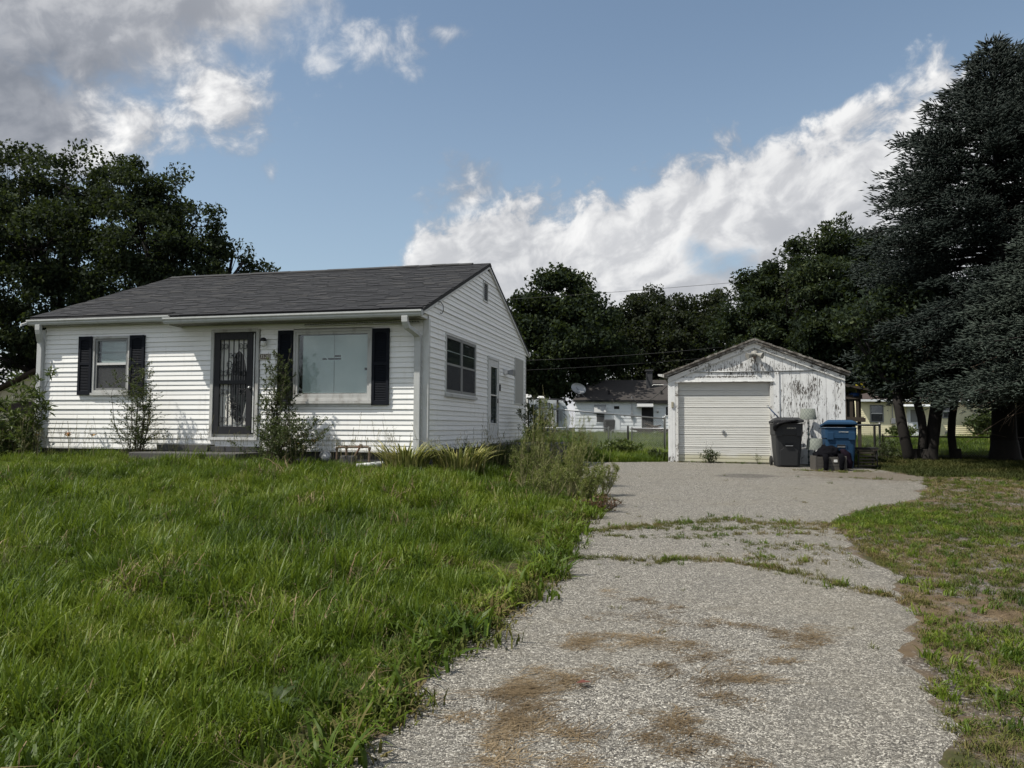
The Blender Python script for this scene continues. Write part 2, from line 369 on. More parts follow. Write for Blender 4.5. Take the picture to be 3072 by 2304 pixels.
def axis(near0, near1, step, far):
    a = list(np.arange(near0, near1 + 1e-6, step)); s = step; v = near1
    while v < far: s *= 1.28; v += s; a.append(v)
    s = step; v = near0
    while v > -far: s *= 1.28; v -= s; a.insert(0, v)
    return np.array(a)
def land_fn(T, bs):
    g = T.new('ShaderNodeNewGeometry'); p = g.outputs['Position']
    at = T.new('ShaderNodeAttribute', attribute_name='gravel')
    n = T.noise(p, 1.3, 6, 0.6); f = T.noise(p, 22, 5, 0.65); v = T.voro(p, 75, 'F1', 'Color'); e = T.voro(p, 75, 'DISTANCE_TO_EDGE')
    soil = T.mix(n, (0.030, 0.034, 0.012), (0.052, 0.058, 0.020)); soil = T.mix(T.step(f, 0.45, 0.7), soil, (0.060, 0.048, 0.028))
    sv = T.new('ShaderNodeSeparateColor'); T.l.new(v, sv.inputs[0])
    st = T.ramp(sv.outputs[0], [(0, (0.06, 0.055, 0.05)), (0.45, (0.12, 0.11, 0.095)), (0.75, (0.26, 0.245, 0.22)), (1, (0.42, 0.40, 0.37))], 'CONSTANT')
    grav = T.mix(T.step(e, 0.0, 0.12), (0.05, 0.042, 0.034), st)
    dirt = T.mix(T.noise(p, 9, 5, 0.65), (0.075, 0.052, 0.032), (0.13, 0.098, 0.062))
    grav = T.mix(T.step(T.noise(p, 2.1, 7, 0.7), 0.40, 0.60), grav, dirt)
    k = T.mix(T.step(T.m('ADD', at.outputs['Fac'], T.m('MULTIPLY', T.m('SUBTRACT', T.noise(p, 3.0, 6, 0.65), 0.5), 1.1)), 0.3, 0.7), soil, grav)
    T.put(bs.inputs['Base Color'], k); bs.inputs['Roughness'].default_value = 0.95; bs.inputs['Specular IOR Level'].default_value = 0.15
    T.put(bs.inputs['Normal'], T.bump(T.m('ADD', f, T.m('MULTIPLY', e, 0.6)), 0.7, 0.012))
M_LAND = mat('soil_and_thatch', land_fn)
xs = axis(-16, 16, 0.25, 900); ys = axis(-5, 30, 0.25, 1400)
gx, gy = np.meshgrid(xs, ys); gzv = ground(gx, gy)
V = np.stack([gx.ravel(), gy.ravel(), gzv.ravel()], 1); nx, ny = len(xs), len(ys)
ii, jj = np.meshgrid(np.arange(nx - 1), np.arange(ny - 1)); q = (jj * nx + ii).ravel()
me = fast_mesh('ground', V, np.stack([q, q + 1, q + 1 + nx, q + nx], 1), True)
gat = me.attributes.new('gravel', 'FLOAT', 'POINT')
vg = inside(VERGE, V[:, 0] + 0.25 * wob(V[:, 0], V[:, 1]), V[:, 1]) | inside(DRIVE, V[:, 0], V[:, 1])
gat.data.foreach_set('value', vg.astype(np.float32))
tag(obj('ground', me, M_LAND), kind='structure')

def drive_fn(T, bs):
    g = T.new('ShaderNodeNewGeometry'); p = g.outputs['Position']
    pw = T.vm('ADD', p, T.vm('MULTIPLY', T.noise(p, 60, 2, 0.5, color=True), (0.006, 0.006, 0.0)))
    v = T.voro(pw, 118, 'F1', 'Color'); e = T.voro(pw, 118, 'DISTANCE_TO_EDGE'); sv = T.new('ShaderNodeSeparateColor'); T.l.new(v, sv.inputs[0])
    v2 = T.voro(pw, 74, 'F1', 'Color'); e2 = T.voro(pw, 74, 'DISTANCE_TO_EDGE'); s2 = T.new('ShaderNodeSeparateColor'); T.l.new(v2, s2.inputs[0])
    stops = [(0, (0.075, 0.069, 0.060)), (0.22, (0.16, 0.148, 0.128)), (0.40, (0.26, 0.243, 0.210)), (0.58, (0.40, 0.377, 0.325)), (0.76, (0.53, 0.50, 0.435)), (0.92, (0.66, 0.63, 0.55))]
    st = T.ramp(sv.outputs[0], stops, 'CONSTANT'); stb = T.ramp(s2.outputs[1], [(0, (0.24, 0.225, 0.195)), (0.5, (0.45, 0.425, 0.37)), (0.85, (0.62, 0.59, 0.52))], 'CONSTANT')
    bigm = T.m('MULTIPLY', T.m('GREATER_THAN', s2.outputs[0], 0.72), T.step(e2, 0.03, 0.07))
    tar = (0.040, 0.037, 0.034)
    k = T.mix(T.step(e, 0.015, 0.10), tar, st); k = T.mix(bigm, k, stb)
    wear = T.noise(p, 0.55, 5, 0.6); k = T.mix(T.m('MULTIPLY', T.step(wear, 0.42, 0.72), 0.40), k, (0.25, 0.228, 0.180)); k = T.mix(T.m('MULTIPLY', T.step(T.noise(p, 1.9, 6, 0.65), 0.52, 0.70), 0.35), k, (0.13, 0.125, 0.115))
    dn = T.noise(T.mapping(p, (1.0, 1.5, 1)), 1.6, 8, 0.68); k = T.mix(T.m('MULTIPLY', T.step(T.noise(p, 26, 3, 0.7), 0.47, 0.64), 0.5), k, (0.12, 0.112, 0.095)); k = T.mix(T.m('MULTIPLY', T.step(T.noise(p, 11, 5, 0.75), 0.50, 0.68), 0.45), k, (0.13, 0.117, 0.092))
    k = T.mix(T.m('MULTIPLY', T.step(dn, 0.56, 0.74), 0.40), k, (0.15, 0.125, 0.085))
    # an old oil stain on the pad before the garage
    sp = T.new('ShaderNodeSeparateXYZ'); T.l.new(p, sp.inputs[0])
    def spot(x0, y0, rx, ry):
        a = T.m('DIVIDE', T.m('SUBTRACT', sp.outputs[0], x0), rx); b = T.m('DIVIDE', T.m('SUBTRACT', sp.outputs[1], y0), ry)
        return T.m('SQRT', T.m('ADD', T.m('MULTIPLY', a, a), T.m('MULTIPLY', b, b)))
    sd = T.m('ADD', spot(5.0, 16.5, 0.75, 0.55), T.m('MULTIPLY', T.m('SUBTRACT', dn, 0.5), 1.4))
    k = T.mix(T.m('MULTIPLY', T.step(sd, 0.6, 1.05, 1, 0), 0.55), k, (0.05, 0.047, 0.043))
    dd_ = T.m('ADD', spot(8.2, 16.6, 2.6, 1.6), T.m('MULTIPLY', T.m('SUBTRACT', dn, 0.5), 2.2))
    k = T.mix(T.m('MULTIPLY', T.step(dd_, 0.35, 1.0, 1, 0), 0.6), k, (0.125, 0.098, 0.066))
    T.put(bs.inputs['Base Color'], k); T.put(bs.inputs['Roughness'], T.fmix(sv.outputs[1], 0.55, 0.95)); bs.inputs['Specular IOR Level'].default_value = 0.3
    h = T.m('ADD', T.m('MULTIPLY', T.step(e, 0, 0.16), T.m('ADD', 0.35, T.m('MULTIPLY', sv.outputs[2], 0.65))), T.m('MULTIPLY', bigm, 1.0))
    T.put(bs.inputs['Normal'], T.bump(h, 0.9, 0.006))
M_DRIVE = mat('chip_seal_driveway', drive_fn)
stp = 0.085
dx = np.arange(-1.8, 9.6, stp); dy = np.arange(-1.0, 21.0, stp); gx, gy = np.meshgrid(dx, dy)
V = np.stack([gx.ravel(), gy.ravel(), ground(gx, gy).ravel() + 0.012], 1); nx, ny = len(dx), len(dy)
ii, jj = np.meshgrid(np.arange(nx - 1), np.arange(ny - 1)); q = (jj * nx + ii).ravel()
cx = (gx[:-1, :-1] + stp / 2).ravel(); cy = (gy[:-1, :-1] + stp / 2).ravel()
ok = inside(DRIVE, cx + 0.16 * wob(cx, cy, 1.3, 0.5), cy + 0.12 * wob(cx, cy, 1.6, 2.0))
F = np.stack([q, q + 1, q + 1 + nx, q + nx], 1)[ok]
cnt = np.bincount(F.ravel(), minlength=len(V)); rim = (cnt > 0) & (cnt < 4); V[rim, 2] -= 0.024; V[rim, 0] += RNG.normal(0, 0.012, rim.sum()); V[rim, 1] += RNG.normal(0, 0.012, rim.sum())
use = np.unique(F); remap = np.full(len(V), -1); remap[use] = np.arange(len(use))
tag(obj('driveway', fast_mesh('driveway', V[use], remap[F], True), M_DRIVE), kind='structure')

# ------------------------------------------------------------------ the white house
house = thing('house', 'white vinyl sided bungalow with charcoal shingle roof and dark shutters', 'house', (HX, HY, 0), -PSI)
Z0, CW = 1.115, 0.1025            # lowest edge of the siding, height of one course
ZT = 3.72
RIDGE_Y, RIDGE_Z, PITCH = 4.39, 5.70, 0.384
WL, WD = 9.05, 8.78
def roof_z(y): return RIDGE_Z - PITCH * abs(y - RIDGE_Y)
# foundation and wall cores
MB().box(-WL + 0.03, 0.05, 0.3, -0.03, WD - 0.03, Z0 + 0.01).build('foundation', M_FOUND, house)
core = MB().box(-WL + 0.02, 0.09, Z0 - 0.005, -0.02, WD - 0.02, 3.70)
front_wall = core.build('wall', M_SIDING, house)
g = MB().hull([(-0.115, -0.30, 3.705), (-0.115, WD + 0.3, 3.705), (-0.115, RIDGE_Y, 5.57)], [(-0.03, -0.30, 3.705), (-0.03, WD + 0.3, 3.705), (-0.03, RIDGE_Y, 5.57)])
gable_wall = g.build('gable_wall', M_SIDING, house)
MB().hull([(-WL + 0.03, 0, 3.705), (-WL + 0.03, WD, 3.705), (-WL + 0.03, RIDGE_Y, 5.57)], [(-WL + 0.1, 0, 3.705), (-WL + 0.1, WD, 3.705), (-WL + 0.1, RIDGE_Y, 5.57)]).build('gable_wall', M_SIDING, house)
side_wall = MB().box(-0.02, 0.03, Z0 - 0.005, -0.012, WD - 0.03, 3.70).build('wall', M_SIDING, house)

PROFS = [[(-0.006, 0.014), (0.012, 0.014), (d - 0.006, 0.0), (d, 0.0), (d + 0.001, 0.006), (0.0035, CW), (-0.006, CW)] for d in (0.0215, 0.0145)]
def board_front(xa, xb, z, k, off=0.0):
    j = random.uniform(-0.0015, 0.0015)
    e1, e2 = random.uniform(-0.0025, 0.0025), random.uniform(-0.0025, 0.0025)
    def P(x): return lambda p: (x, -(p[0] + j) + 0.02 - off, z + p[1] + (e1 if x == xa else e2))
    return MB().sweep(PROFS[k % 2], P(xb), P(xa))
def split(a, b, maxlen=3.7):
    "cut a long course into boards at random seams"
    out = []; x = a
    while b - x > maxlen:
        c = x + random.uniform(1.9, maxlen - 0.4); out.append((x, c - 0.0015)); x = c + 0.0015
    out.append((x, b)); return out
def runs(a, b, blocks):
    r = [(a, b)]
    for c, d in blocks:
        n = []
        for x, y in r:
            if d <= x or c >= y: n.append((x, y)); continue
            if c - x > 0.02: n.append((x, c))
            if y - d > 0.02: n.append((d, y))
        r = n
    return r
OPEN_F = [(-7.72, -6.77, 2.24, 3.52), (-4.80, -3.65, 1.30, 3.60), (-2.90, -1.15, 2.02, 3.55)]
k = 0
while Z0 + k * CW < ZT - 0.02:
    z = Z0 + k * CW; mid = z + CW / 2
    for a, b in runs(-WL + 0.06, -0.06, [(o[0], o[1]) for o in OPEN_F if o[2] < mid < o[3]]):
        for c, d in split(a, b): board_front(c, d, z, k).build('siding_board', M_SIDING, front_wall)
    k += 1
OPEN_S = [(1.05, 3.31, 2.24, 3.55), (4.38, 5.47, 1.28, 3.38), (7.31, 8.40, 2.26, 3.60), (3.92, 4.35, 4.69, 5.19)]
k = 0
while True:
    z = Z0 + k * CW; zt = z + CW
    if zt > 5.60: break
    def span(zz):
        if zz < 3.69: return (0.05, WD - 0.03)
        h = (RIDGE_Z - 0.085 - zz) / PITCH; return (max(-0.36, RIDGE_Y - h), min(WD + 0.32, RIDGE_Y + h))
    a0, b0 = span(z); a1, b1 = span(zt) if z > 3.66 else (a0, b0)
    if z <= 3.69 < zt: a0, b0, a1, b1 = 0.05, WD - 0.03, 0.05, WD - 0.03
    par = side_wall if z < 3.66 else gable_wall
    for a, b in runs(a0, b0, [(o[0], o[1]) for o in OPEN_S if o[2] < z + CW / 2 < o[3]]):
        for c, d in split(a, b):
            j = random.uniform(-0.0015, 0.0015); c1 = c if abs(c - a0) > 1e-6 else a1; d1 = d if abs(d - b0) > 1e-6 else b1
            if d1 - c1 < 0.02: continue
            lo = PROFS[k % 2][:5]; hi = PROFS[k % 2][5:]
            def P(y0, y1): return [(p[0] + j - 0.008, y0, z + p[1]) for p in lo] + [(p[0] + j - 0.008, y1, z + p[1]) for p in hi]
            MB().hull(P(c, c1)[::-1], P(d, d1)[::-1]).build('siding_board', M_SIDING, par)
    k += 1
# corner posts
for x0, y0, x1, y1 in ((-0.10, -0.012, 0.022, 0.085), (-WL - 0.02, -0.012, -WL + 0.075, 0.08), (-0.06, WD - 0.07, 0.020, WD + 0.01)):
    MB().box(x0, y0, Z0 - 0.02, x1, y1, 3.70).build('corner_post', M_TRIM, house, bevel=0.006)
MB().box(-WL + 0.075, -0.004, Z0 - 0.03, -0.1, 0.05, Z0 - 0.001).build('starter_strip', M_TRIM, house)

# --- roof
def roofslab(x0, x1, y0, y1, th, name, m, parent):
    z0, z1 = roof_z(y0), roof_z(y1)
    return MB().hull([(x0, y0, z0 - th), (x1, y0, z0 - th), (x1, y1, z1 - th), (x0, y1, z1 - th)], [(x0, y0, z0), (x1, y0, z0), (x1, y1, z1), (x0, y1, z1)]).build(name, m, parent)
roof = roofslab(-5.52, 0.055, -0.40, RIDGE_Y, 0.07, 'roof', M_ROOFDK, house)
roofslab(-9.27, -5.525, -0.15, RIDGE_Y, 0.07, 'roof_deck', M_ROOFDK, roof)
roofslab(-9.27, 0.055, RIDGE_Y + 0.002, WD + 0.38, 0.07, 'rear_slope', M_SHINGLE, roof)
th = math.atan(PITCH); ct, st_ = math.cos(th), math.sin(th); EXP = 0.143
def shingle_mesh(w):
    return MB().hull([(0, 0, 0), (w, 0, 0), (w, 0.19, 0), (0, 0.19, 0)], [(0, 0, 0.014), (w, 0, 0.014), (w, 0.19, 0.004), (0, 0.19, 0.004)]).mesh('shingle')
WID = [0.27, 0.335, 0.40]; SH = [shingle_mesh(w - 0.003) for w in WID]
for m_ in SH: m_.materials.append(M_SHINGLE)
items = []; ncr = int((RIDGE_Y + 0.42) / ct / EXP) + 1
for c in range(ncr):
    t = c * EXP; y = -0.42 + t * ct
    if y > RIDGE_Y - 0.10: break
    xa = -9.275 if y > -0.20 else -5.535
    x = xa - random.uniform(0, 0.25)
    while x < 0.06:
        wi = random.randrange(3); x0 = max(x, xa); w = min(x + WID[wi], 0.062) - x0
        if w > 0.05: items.append((x0, y, w, wi, random.choice((0.0, 0.0, 0.004, 0.006))))
        x += WID[wi]
def sh_matrix(it):
    x, y, w, wi, dz = it; z = RIDGE_Z - PITCH * (RIDGE_Y - y) + 0.002
    return Matrix.Translation((x, y - st_ * dz, z + dz)) @ Matrix.Rotation(th + 0.018, 4, 'X') @ Matrix.Rotation(random.uniform(-0.006, 0.006), 4, 'Z') @ Matrix.Diagonal((w / WID[wi], 1, 1, 1))
def wdist(it):
    wx = HX + it[0] * UX + it[1] * VX; wy = HY + it[0] * UY + it[1] * VY; return math.hypot(wx, wy)
items.sort(key=wdist)
for it in items[:300]:
    o = obj('shingle', SH[it[3]], None, roof); o.matrix_local = sh_matrix(it)
rest = MB()
for it in items[300:]:
    w = WID[it[3]] - 0.003; s0 = len(rest.v)
    rest.hull([(0, 0, 0), (w, 0, 0), (w, 0.19, 0), (0, 0.19, 0)], [(0, 0, 0.014), (w, 0, 0.014), (w, 0.19, 0.004), (0, 0.19, 0.004)]); rest.xform(sh_matrix(it), s0)
tag(rest.build('upper_shingles', M_SHINGLE, roof), kind='stuff')
v = MB()
for i in range(24):
    x0 = -9.18 + i * 0.366; dz = random.uniform(-0.006, 0.006)
    for sgn in (-1, 1):
        v.hull([(x0, RIDGE_Y, RIDGE_Z + 0.03 + dz), (x0 + 0.37, RIDGE_Y, RIDGE_Z + 0.03 + dz), (x0 + 0.37, RIDGE_Y + sgn * 0.15, RIDGE_Z - 0.03 + dz), (x0, RIDGE_Y + sgn * 0.15, RIDGE_Z - 0.03 + dz)],
               [(x0, RIDGE_Y, RIDGE_Z + 0.055 + dz), (x0 + 0.37, RIDGE_Y, RIDGE_Z + 0.055 + dz), (x0 + 0.37, RIDGE_Y + sgn * 0.15, RIDGE_Z - 0.012 + dz), (x0, RIDGE_Y + sgn * 0.15, RIDGE_Z - 0.012 + dz)])
v.build('ridge_vent', M_ROOFDK, roof)
MB().hull([(-0.42, RIDGE_Y - 0.14, RIDGE_Z - 0.04), (0.06, RIDGE_Y - 0.14, RIDGE_Z - 0.04), (0.06, RIDGE_Y + 0.14, RIDGE_Z - 0.04), (-0.42, RIDGE_Y + 0.14, RIDGE_Z - 0.04)], [(-0.42, RIDGE_Y - 0.004, RIDGE_Z + 0.022), (0.06, RIDGE_Y - 0.004, RIDGE_Z + 0.022), (0.06, RIDGE_Y + 0.004, RIDGE_Z + 0.022), (-0.42, RIDGE_Y + 0.004, RIDGE_Z + 0.022)]).build('ridge_cap', M_SHINGLE, roof)
# rake boards along both gables
for x in (0.030, -9.262):
    for ya, yb in ((-0.395, RIDGE_Y), (RIDGE_Y + 0.003, WD + 0.375)):
        za, zb = roof_z(ya) - 0.072, roof_z(yb) - 0.072
        MB().hull([(x - 0.02, ya, za - 0.05), (x + 0.02, ya, za - 0.05), (x + 0.02, yb, zb - 0.05), (x - 0.02, yb, zb - 0.05)], [(x - 0.02, ya, za), (x + 0.02, ya, za), (x + 0.02, yb, zb), (x - 0.02, yb, zb)]).build('rake_board', M_TRIM, house)
# soffits, fascia
MB().box(-5.50, -0.385, 3.685, -0.02, 0.005, 3.70).build('soffit', M_SOFFIT, house)
MB().box(-9.20, -0.14, 3.755, -5.51, 0.005, 3.77).build('soffit', M_SOFFIT, house)
s_ = MB()
for i in range(3): s_.box(-5.45, -0.33 + i * 0.13, 3.678, -0.1, -0.322 + i * 0.13, 3.684)
s_.build('soffit_seam', M_DARK, house)
MB().box(-2.62, -0.10, 3.615, -0.14, -0.055, 3.632).build('awning_track', M_OLDTRIM, house)
st2 = MB()
for i in range(44): st2.box(-2.6 + i * 0.056, -0.099, 3.634, -2.6 + i * 0.056 + 0.03, -0.06, 3.648)
st2.build('awning_track_hooks', M_DARK, house)
MB().box(-5.51, -0.40, 3.70, 0.0, -0.385, 3.80).build('fascia', M_TRIM, house)
MB().box(-9.22, -0.15, 3.775, -5.53, -0.138, 3.89).build('fascia', M_TRIM, house)
MB().box(-5.53, -0.385, 3.66, -5.50, 0.004, 3.80).build('soffit_end', M_OLDTRIM, house)
# gutters: K-profile troughs (y out, z)
GP = [(0.0, 0.0), (-0.075, 0.0), (-0.095, 0.035), (-0.095, 0.055), (-0.118, 0.085), (-0.118, 0.118), (-0.106, 0.118), (-0.106, 0.09), (-0.086, 0.06), (-0.084, 0.035), (-0.07, 0.010), (-0.006, 0.010), (-0.006, 0.118), (0.0, 0.118)]
for x0, x1, yb, zb, nm in ((-5.60, 0.04, -0.402, 3.69, 'gutter'), (-9.26, -5.52, -0.152, 3.778, 'gutter')):
    MB().sweep(GP, lambda p: (x1, yb + p[0], zb + p[1] + 0.004), lambda p: (x0, yb + p[0], zb + p[1])).build(nm, M_GUTTER, house)
    for xx in (x0 - 0.004, x1):
        MB().hull([(xx, yb, zb), (xx, yb - 0.075, zb), (xx, yb - 0.119, zb + 0.085), (xx, yb - 0.119, zb + 0.12), (xx, yb, zb + 0.12)], [(xx + 0.004, yb, zb), (xx + 0.004, yb - 0.075, zb), (xx + 0.004, yb - 0.119, zb + 0.085), (xx + 0.004, yb - 0.119, zb + 0.12), (xx + 0.004, yb, zb + 0.12)]).build('gutter_cap', M_GUTTER, house)
MB().sweep([(0.40, 3.80), (0.52, 3.80), (0.52, 3.92), (0.40, 3.92)], lambda p: (-9.25, WD + p[0], p[1]), lambda p: (0.06, WD + p[0], p[1])).build('gutter', M_GUTTER, house)
# downspouts: rectangular pipe following a path, with straps
def spout(path, w, d, name='downspout'):
    rings = []
    for i, p in enumerate(path):
        p = Vector(p); t = (Vector(path[min(i + 1, len(path) - 1)]) - Vector(path[max(i - 1, 0)])).normalized()
        n = Vector((1, 0, 0)).cross(t).normalized()
        rings.append([p + Vector((sx * w / 2, 0, 0)) + n * (sy * d / 2) for sx, sy in ((-1, -1), (1, -1), (1, 1), (-1, 1))])
    o = MB().rings(rings).build(name, M_GUTTER, house, bevel=0.008); return o
d1 = spout([(-0.30, -0.46, 3.70), (-0.30, -0.455, 3.60), (-0.28, -0.40, 3.50), (-0.20, -0.17, 3.41), (-0.185, -0.085, 3.36), (-0.185, -0.058, 3.25), (-0.185, -0.056, 1.02), (-0.185, -0.09, 0.96), (-0.185, -0.22, 0.93)], 0.125, 0.085)
for z in (2.85, 1.35): MB().box(-0.252, -0.102, z, -0.118, -0.012, z + 0.018).build('strap', M_GUTTER, d1)
d2 = spout([(-8.98, -0.21, 3.79), (-8.98, -0.205, 3.68), (-8.99, -0.18, 3.60), (-9.04, -0.10, 3.48), (-9.05, -0.062, 3.40), (-9.05, -0.060, 1.00), (-9.05, -0.10, 0.93)], 0.125, 0.08)
for z in (2.7, 1.4): MB().box(-9.117, -0.104, z, -8.983, -0.012, z + 0.018).build('strap', M_GUTTER, d2)

# --- shutters
def shutter(x0, x1, z0, z1):
    o = MB()
    y0, y1 = -0.045, -0.002; e = 0.055; mz = z0 + (z1 - z0) * 0.535
    o.box(x0, y0, z0, x0 + e, y1, z1); o.box(x1 - e, y0, z0, x1, y1, z1)
    o.box(x0 + e, y0 + 0.002, z0, x1 - e, y1, z0 + 0.09); o.box(x0 + e, y0 + 0.002, z1 - 0.065, x1 - e, y1, z1); o.box(x0 + e, y0 + 0.002, mz - 0.03, x1 - e, y1, mz + 0.03)
    # arched head of the upper louvre field
    n = 8
    for i in range(n):
        xa = x0 + e + (x1 - x0 - 2 * e) * i / n; xb = x0 + e + (x1 - x0 - 2 * e) * (i + 1) / n
        ha = 0.03 * abs((i + 0.5) / n * 2 - 1) ** 2
        o.box(xa, y0 + 0.004, z1 - 0.07 - ha, xb, y1, z1 - 0.064)
    s = o.build('shutter', M_SHUTTER, house)
    l = MB(); l.box(x0 + e, -0.012, z0 + 0.09, x1 - e, -0.004, z1 - 0.065)
    for a, b in ((z0 + 0.09, mz - 0.03), (mz + 0.03, z1 - 0.075)):
        m_ = int((b - a) / 0.033); h = (b - a) / m_
        for i in range(m_):
            z = a + i * h
            l.hull([(x0 + e, -0.036, z + 0.002), (x1 - e, -0.036, z + 0.002), (x1 - e, -0.014, z + h * 0.8), (x0 + e, -0.014, z + h * 0.8)], [(x0 + e, -0.032, z + 0.009), (x1 - e, -0.032, z + 0.009), (x1 - e, -0.012, z + h), (x0 + e, -0.012, z + h)])
    l.build('louvres', M_SHUTTER, s); return s
shutter(-8.07, -7.73, 2.245, 3.525); shutter(-6.765, -6.40, 2.235, 3.525); shutter(-3.225, -2.895, 2.02, 3.54); shutter(-1.155, -0.795, 2.015, 3.535)

# --- windows
def frame_box(o, x0, x1, z0, z1, w, y0, y1):
    o.box(x0, y0, z0, x0 + w, y1, z1); o.box(x1 - w, y0, z0, x1, y1, z1); o.box(x0 + w, y0, z1 - w, x1 - w, y1, z1); o.box(x0 + w, y0, z0, x1 - w, y1, z0 + w); return o
def slats(x0, x1, z0, z1, y, pitch, tilt=0.010, skip=()):
    o = MB(); z = z0; i = 0
    while z < z1:
        if i not in skip: o.hull([(x0, y - tilt, z), (x1, y - tilt, z), (x1, y + tilt, z + pitch * 0.62), (x0, y + tilt, z + pitch * 0.62)], [(x0, y - tilt, z + 0.0025), (x1, y - tilt, z + 0.0025), (x1, y + tilt, z + pitch * 0.62 + 0.0025), (x0, y + tilt, z + pitch * 0.62 + 0.0025)])
        z += pitch; i += 1
    return o
# left double-hung window
w1 = frame_box(MB(), -7.72, -6.77, 2.29, 3.525, 0.055, -0.022, 0.06).build('window', M_OLDTRIM, house, bevel=0.004)
frame_box(MB(), -7.660, -6.830, 2.348, 3.468, 0.045, 0.000, 0.05).build('storm_frame', M_BRONZE, w1)
MB().box(-7.615, -0.004, 2.895, -6.875, 0.05, 2.945).build('meeting_rail', M_TRIM, w1)
MB().box(-7.73, -0.05, 2.235, -6.76, 0.03, 2.288).build('sill', M_OLDTRIM, w1)
MB().box(-7.612, 0.030, 2.946, -6.878, 0.034, 3.42).build('pane', M_GLASS, w1)
MB().box(-7.612, 0.022, 2.395, -6.878, 0.026, 2.894).build('pane', M_SCREEN, w1)
slats(-7.56, -6.90, 2.40, 3.42, 0.062, 0.026).build('blind', M_BLIND, w1)
MB().box(-7.61, 0.040, 3.17, -6.88, 0.048, 3.185).build('muntin', M_BRONZE, w1)
MB().box(-7.66, 0.080, 2.35, -6.83, 0.088, 3.46).build('backing', M_DARK, w1)
# picture window
w2 = frame_box(MB(), -2.885, -1.165, 2.10, 3.545, 0.05, -0.024, 0.06).build('window', M_OLDTRIM, house, bevel=0.004)
frame_box(MB(), -2.832, -1.218, 2.152, 3.492, 0.045, -0.012, 0.06).build('stop', M_OLDTRIM, w2)
MB().box(-2.785, -0.006, 2.200, -1.265, 0.05, 2.25).build('bottom_rail', M_OLDTRIM, w2)
MB().box(-2.90, -0.06, 2.045, -1.15, 0.02, 2.098).build('sill', M_OLDTRIM, w2)
MB().box(-2.895, -0.018, 1.985, -1.155, 0.02, 2.044).build('apron', M_TRIM, w2)
MB().box(-2.785, 0.018, 2.252, -1.265, 0.022, 3.445).build('pane', M_GLASS, w2)
BP = 0.0185
bl = MB(); z = 2.265; i = 0
while z < 3.43:
    segs = [(-2.70, -1.275)]
    if i in (36, 37): segs = [(-2.70, -2.27), (-1.86, -1.275)]
    if i in (39, 40): segs = [(-2.70, -2.0), (-1.86, -1.275)]
    if 24 <= i <= 26: segs = [(-2.70, -1.345)]
    for a, b in segs:
        bl.hull([(a, 0.044, z), (b, 0.044, z), (b, 0.056, z + BP * 0.86), (a, 0.056, z + BP * 0.86)], [(a, 0.042, z + 0.002), (b, 0.042, z + 0.002), (b, 0.054, z + BP * 0.86 + 0.002), (a, 0.054, z + BP * 0.86 + 0.002)])
    z += BP; i += 1
bl.build('blind', M_BLIND, w2)
MB().hull([(-2.22, 0.036, 3.02), (-2.20, 0.036, 3.02), (-2.11, 0.036, 2.91), (-2.13, 0.036, 2.91)], [(-2.22, 0.039, 3.02), (-2.20, 0.039, 3.02), (-2.11, 0.039, 2.91), (-2.13, 0.039, 2.91)]).build('fallen_slat', M_BLIND, w2)
MB().box(-2.004, 0.034, 2.26, -1.998, 0.040, 3.43).build('blind_cord', M_BRONZE, w2)
MB().box(-2.83, 0.080, 2.15, -1.22, 0.088, 3.49).build('backing', M_DARK, w2)
# --- front door
dr = MB(); dr.box(-4.785, -0.03, 1.36, -4.715, 0.06, 3.595); dr.box(-3.735, -0.03, 1.36, -3.665, 0.06, 3.595); dr.box(-4.715, -0.03, 3.535, -3.735, 0.06, 3.595)
door = dr.build('front_door', M_OLDTRIM, house, bevel=0.004)
MB().box(-4.79, -0.055, 1.30, -3.66, 0.06, 1.358).build('threshold', M_TRIM, door)
MB().box(-4.71, 0.060, 1.40, -3.745, 0.075, 3.53).build('entry_slab', M_DOORIN, door)
ov = MB(); n = 32; cxo, czo = -4.16, 2.40
r0 = [(cxo + 0.245 * math.cos(2 * math.pi * i / n), 0.052, czo + 0.80 * math.sin(2 * math.pi * i / n)) for i in range(n)]; r1 = [(cxo + 0.195 * math.cos(2 * math.pi * i / n), 0.046, czo + 0.745 * math.sin(2 * math.pi * i / n)) for i in range(n)]; rb = [(p[0], 0.0605, p[2]) for p in r0]
ov.rings([rb, r0, r1], True, False).build('oval_moulding', M_DOORIN, door, smooth=True)
MB().hull([(p[0], 0.0590, p[2]) for p in r1][::-1], [(p[0], 0.052, p[2]) for p in r1][::-1]).build('oval_glass', mat('dark_oval_glass', lambda T, bs: (bs.inputs['Base Color'].__setattr__('default_value', (0.02, 0.025, 0.025, 1)), bs.inputs['Roughness'].__setattr__('default_value', 0.08))), door)
sg = MB(); y0, y1 = -0.012, 0.028; xl, xr = -4.708, -3.815
sg.box(xl, y0, 1.42, xl + 0.13, y1, 3.525); sg.box(xr - 0.13, y0, 1.42, xr, y1, 3.525); sg.box(xl + 0.13, y0, 3.38, xr - 0.13, y1, 3.525); sg.box(xl + 0.13, y0, 1.42, xr - 0.13, y1, 1.58); sg.box(xl + 0.13, y0, 2.455, xr - 0.13, y1, 2.535)
secd = sg.build('security_door', M_BLACK, door, bevel=0.004)
MB().box(-3.815, 0.012, 1.42, -3.74, 0.034, 3.525).build('jamb_strip', M_BLACK, door)
MB().box(-3.800, -0.004, 1.45, -3.775, 0.012, 3.50).build('weather_strip', M_TRIM, door)
b0, b1 = xl + 0.13, xr - 0.13
for i in range(5):
    x = b0 + (b1 - b0) * (i + 0.75) / 5.5
    for za, zb in ((1.58, 2.455), (2.535, 3.38)): MB().box(x - 0.009, -0.004, za, x + 0.009, 0.012, zb).build('bar', M_BLACK, secd)
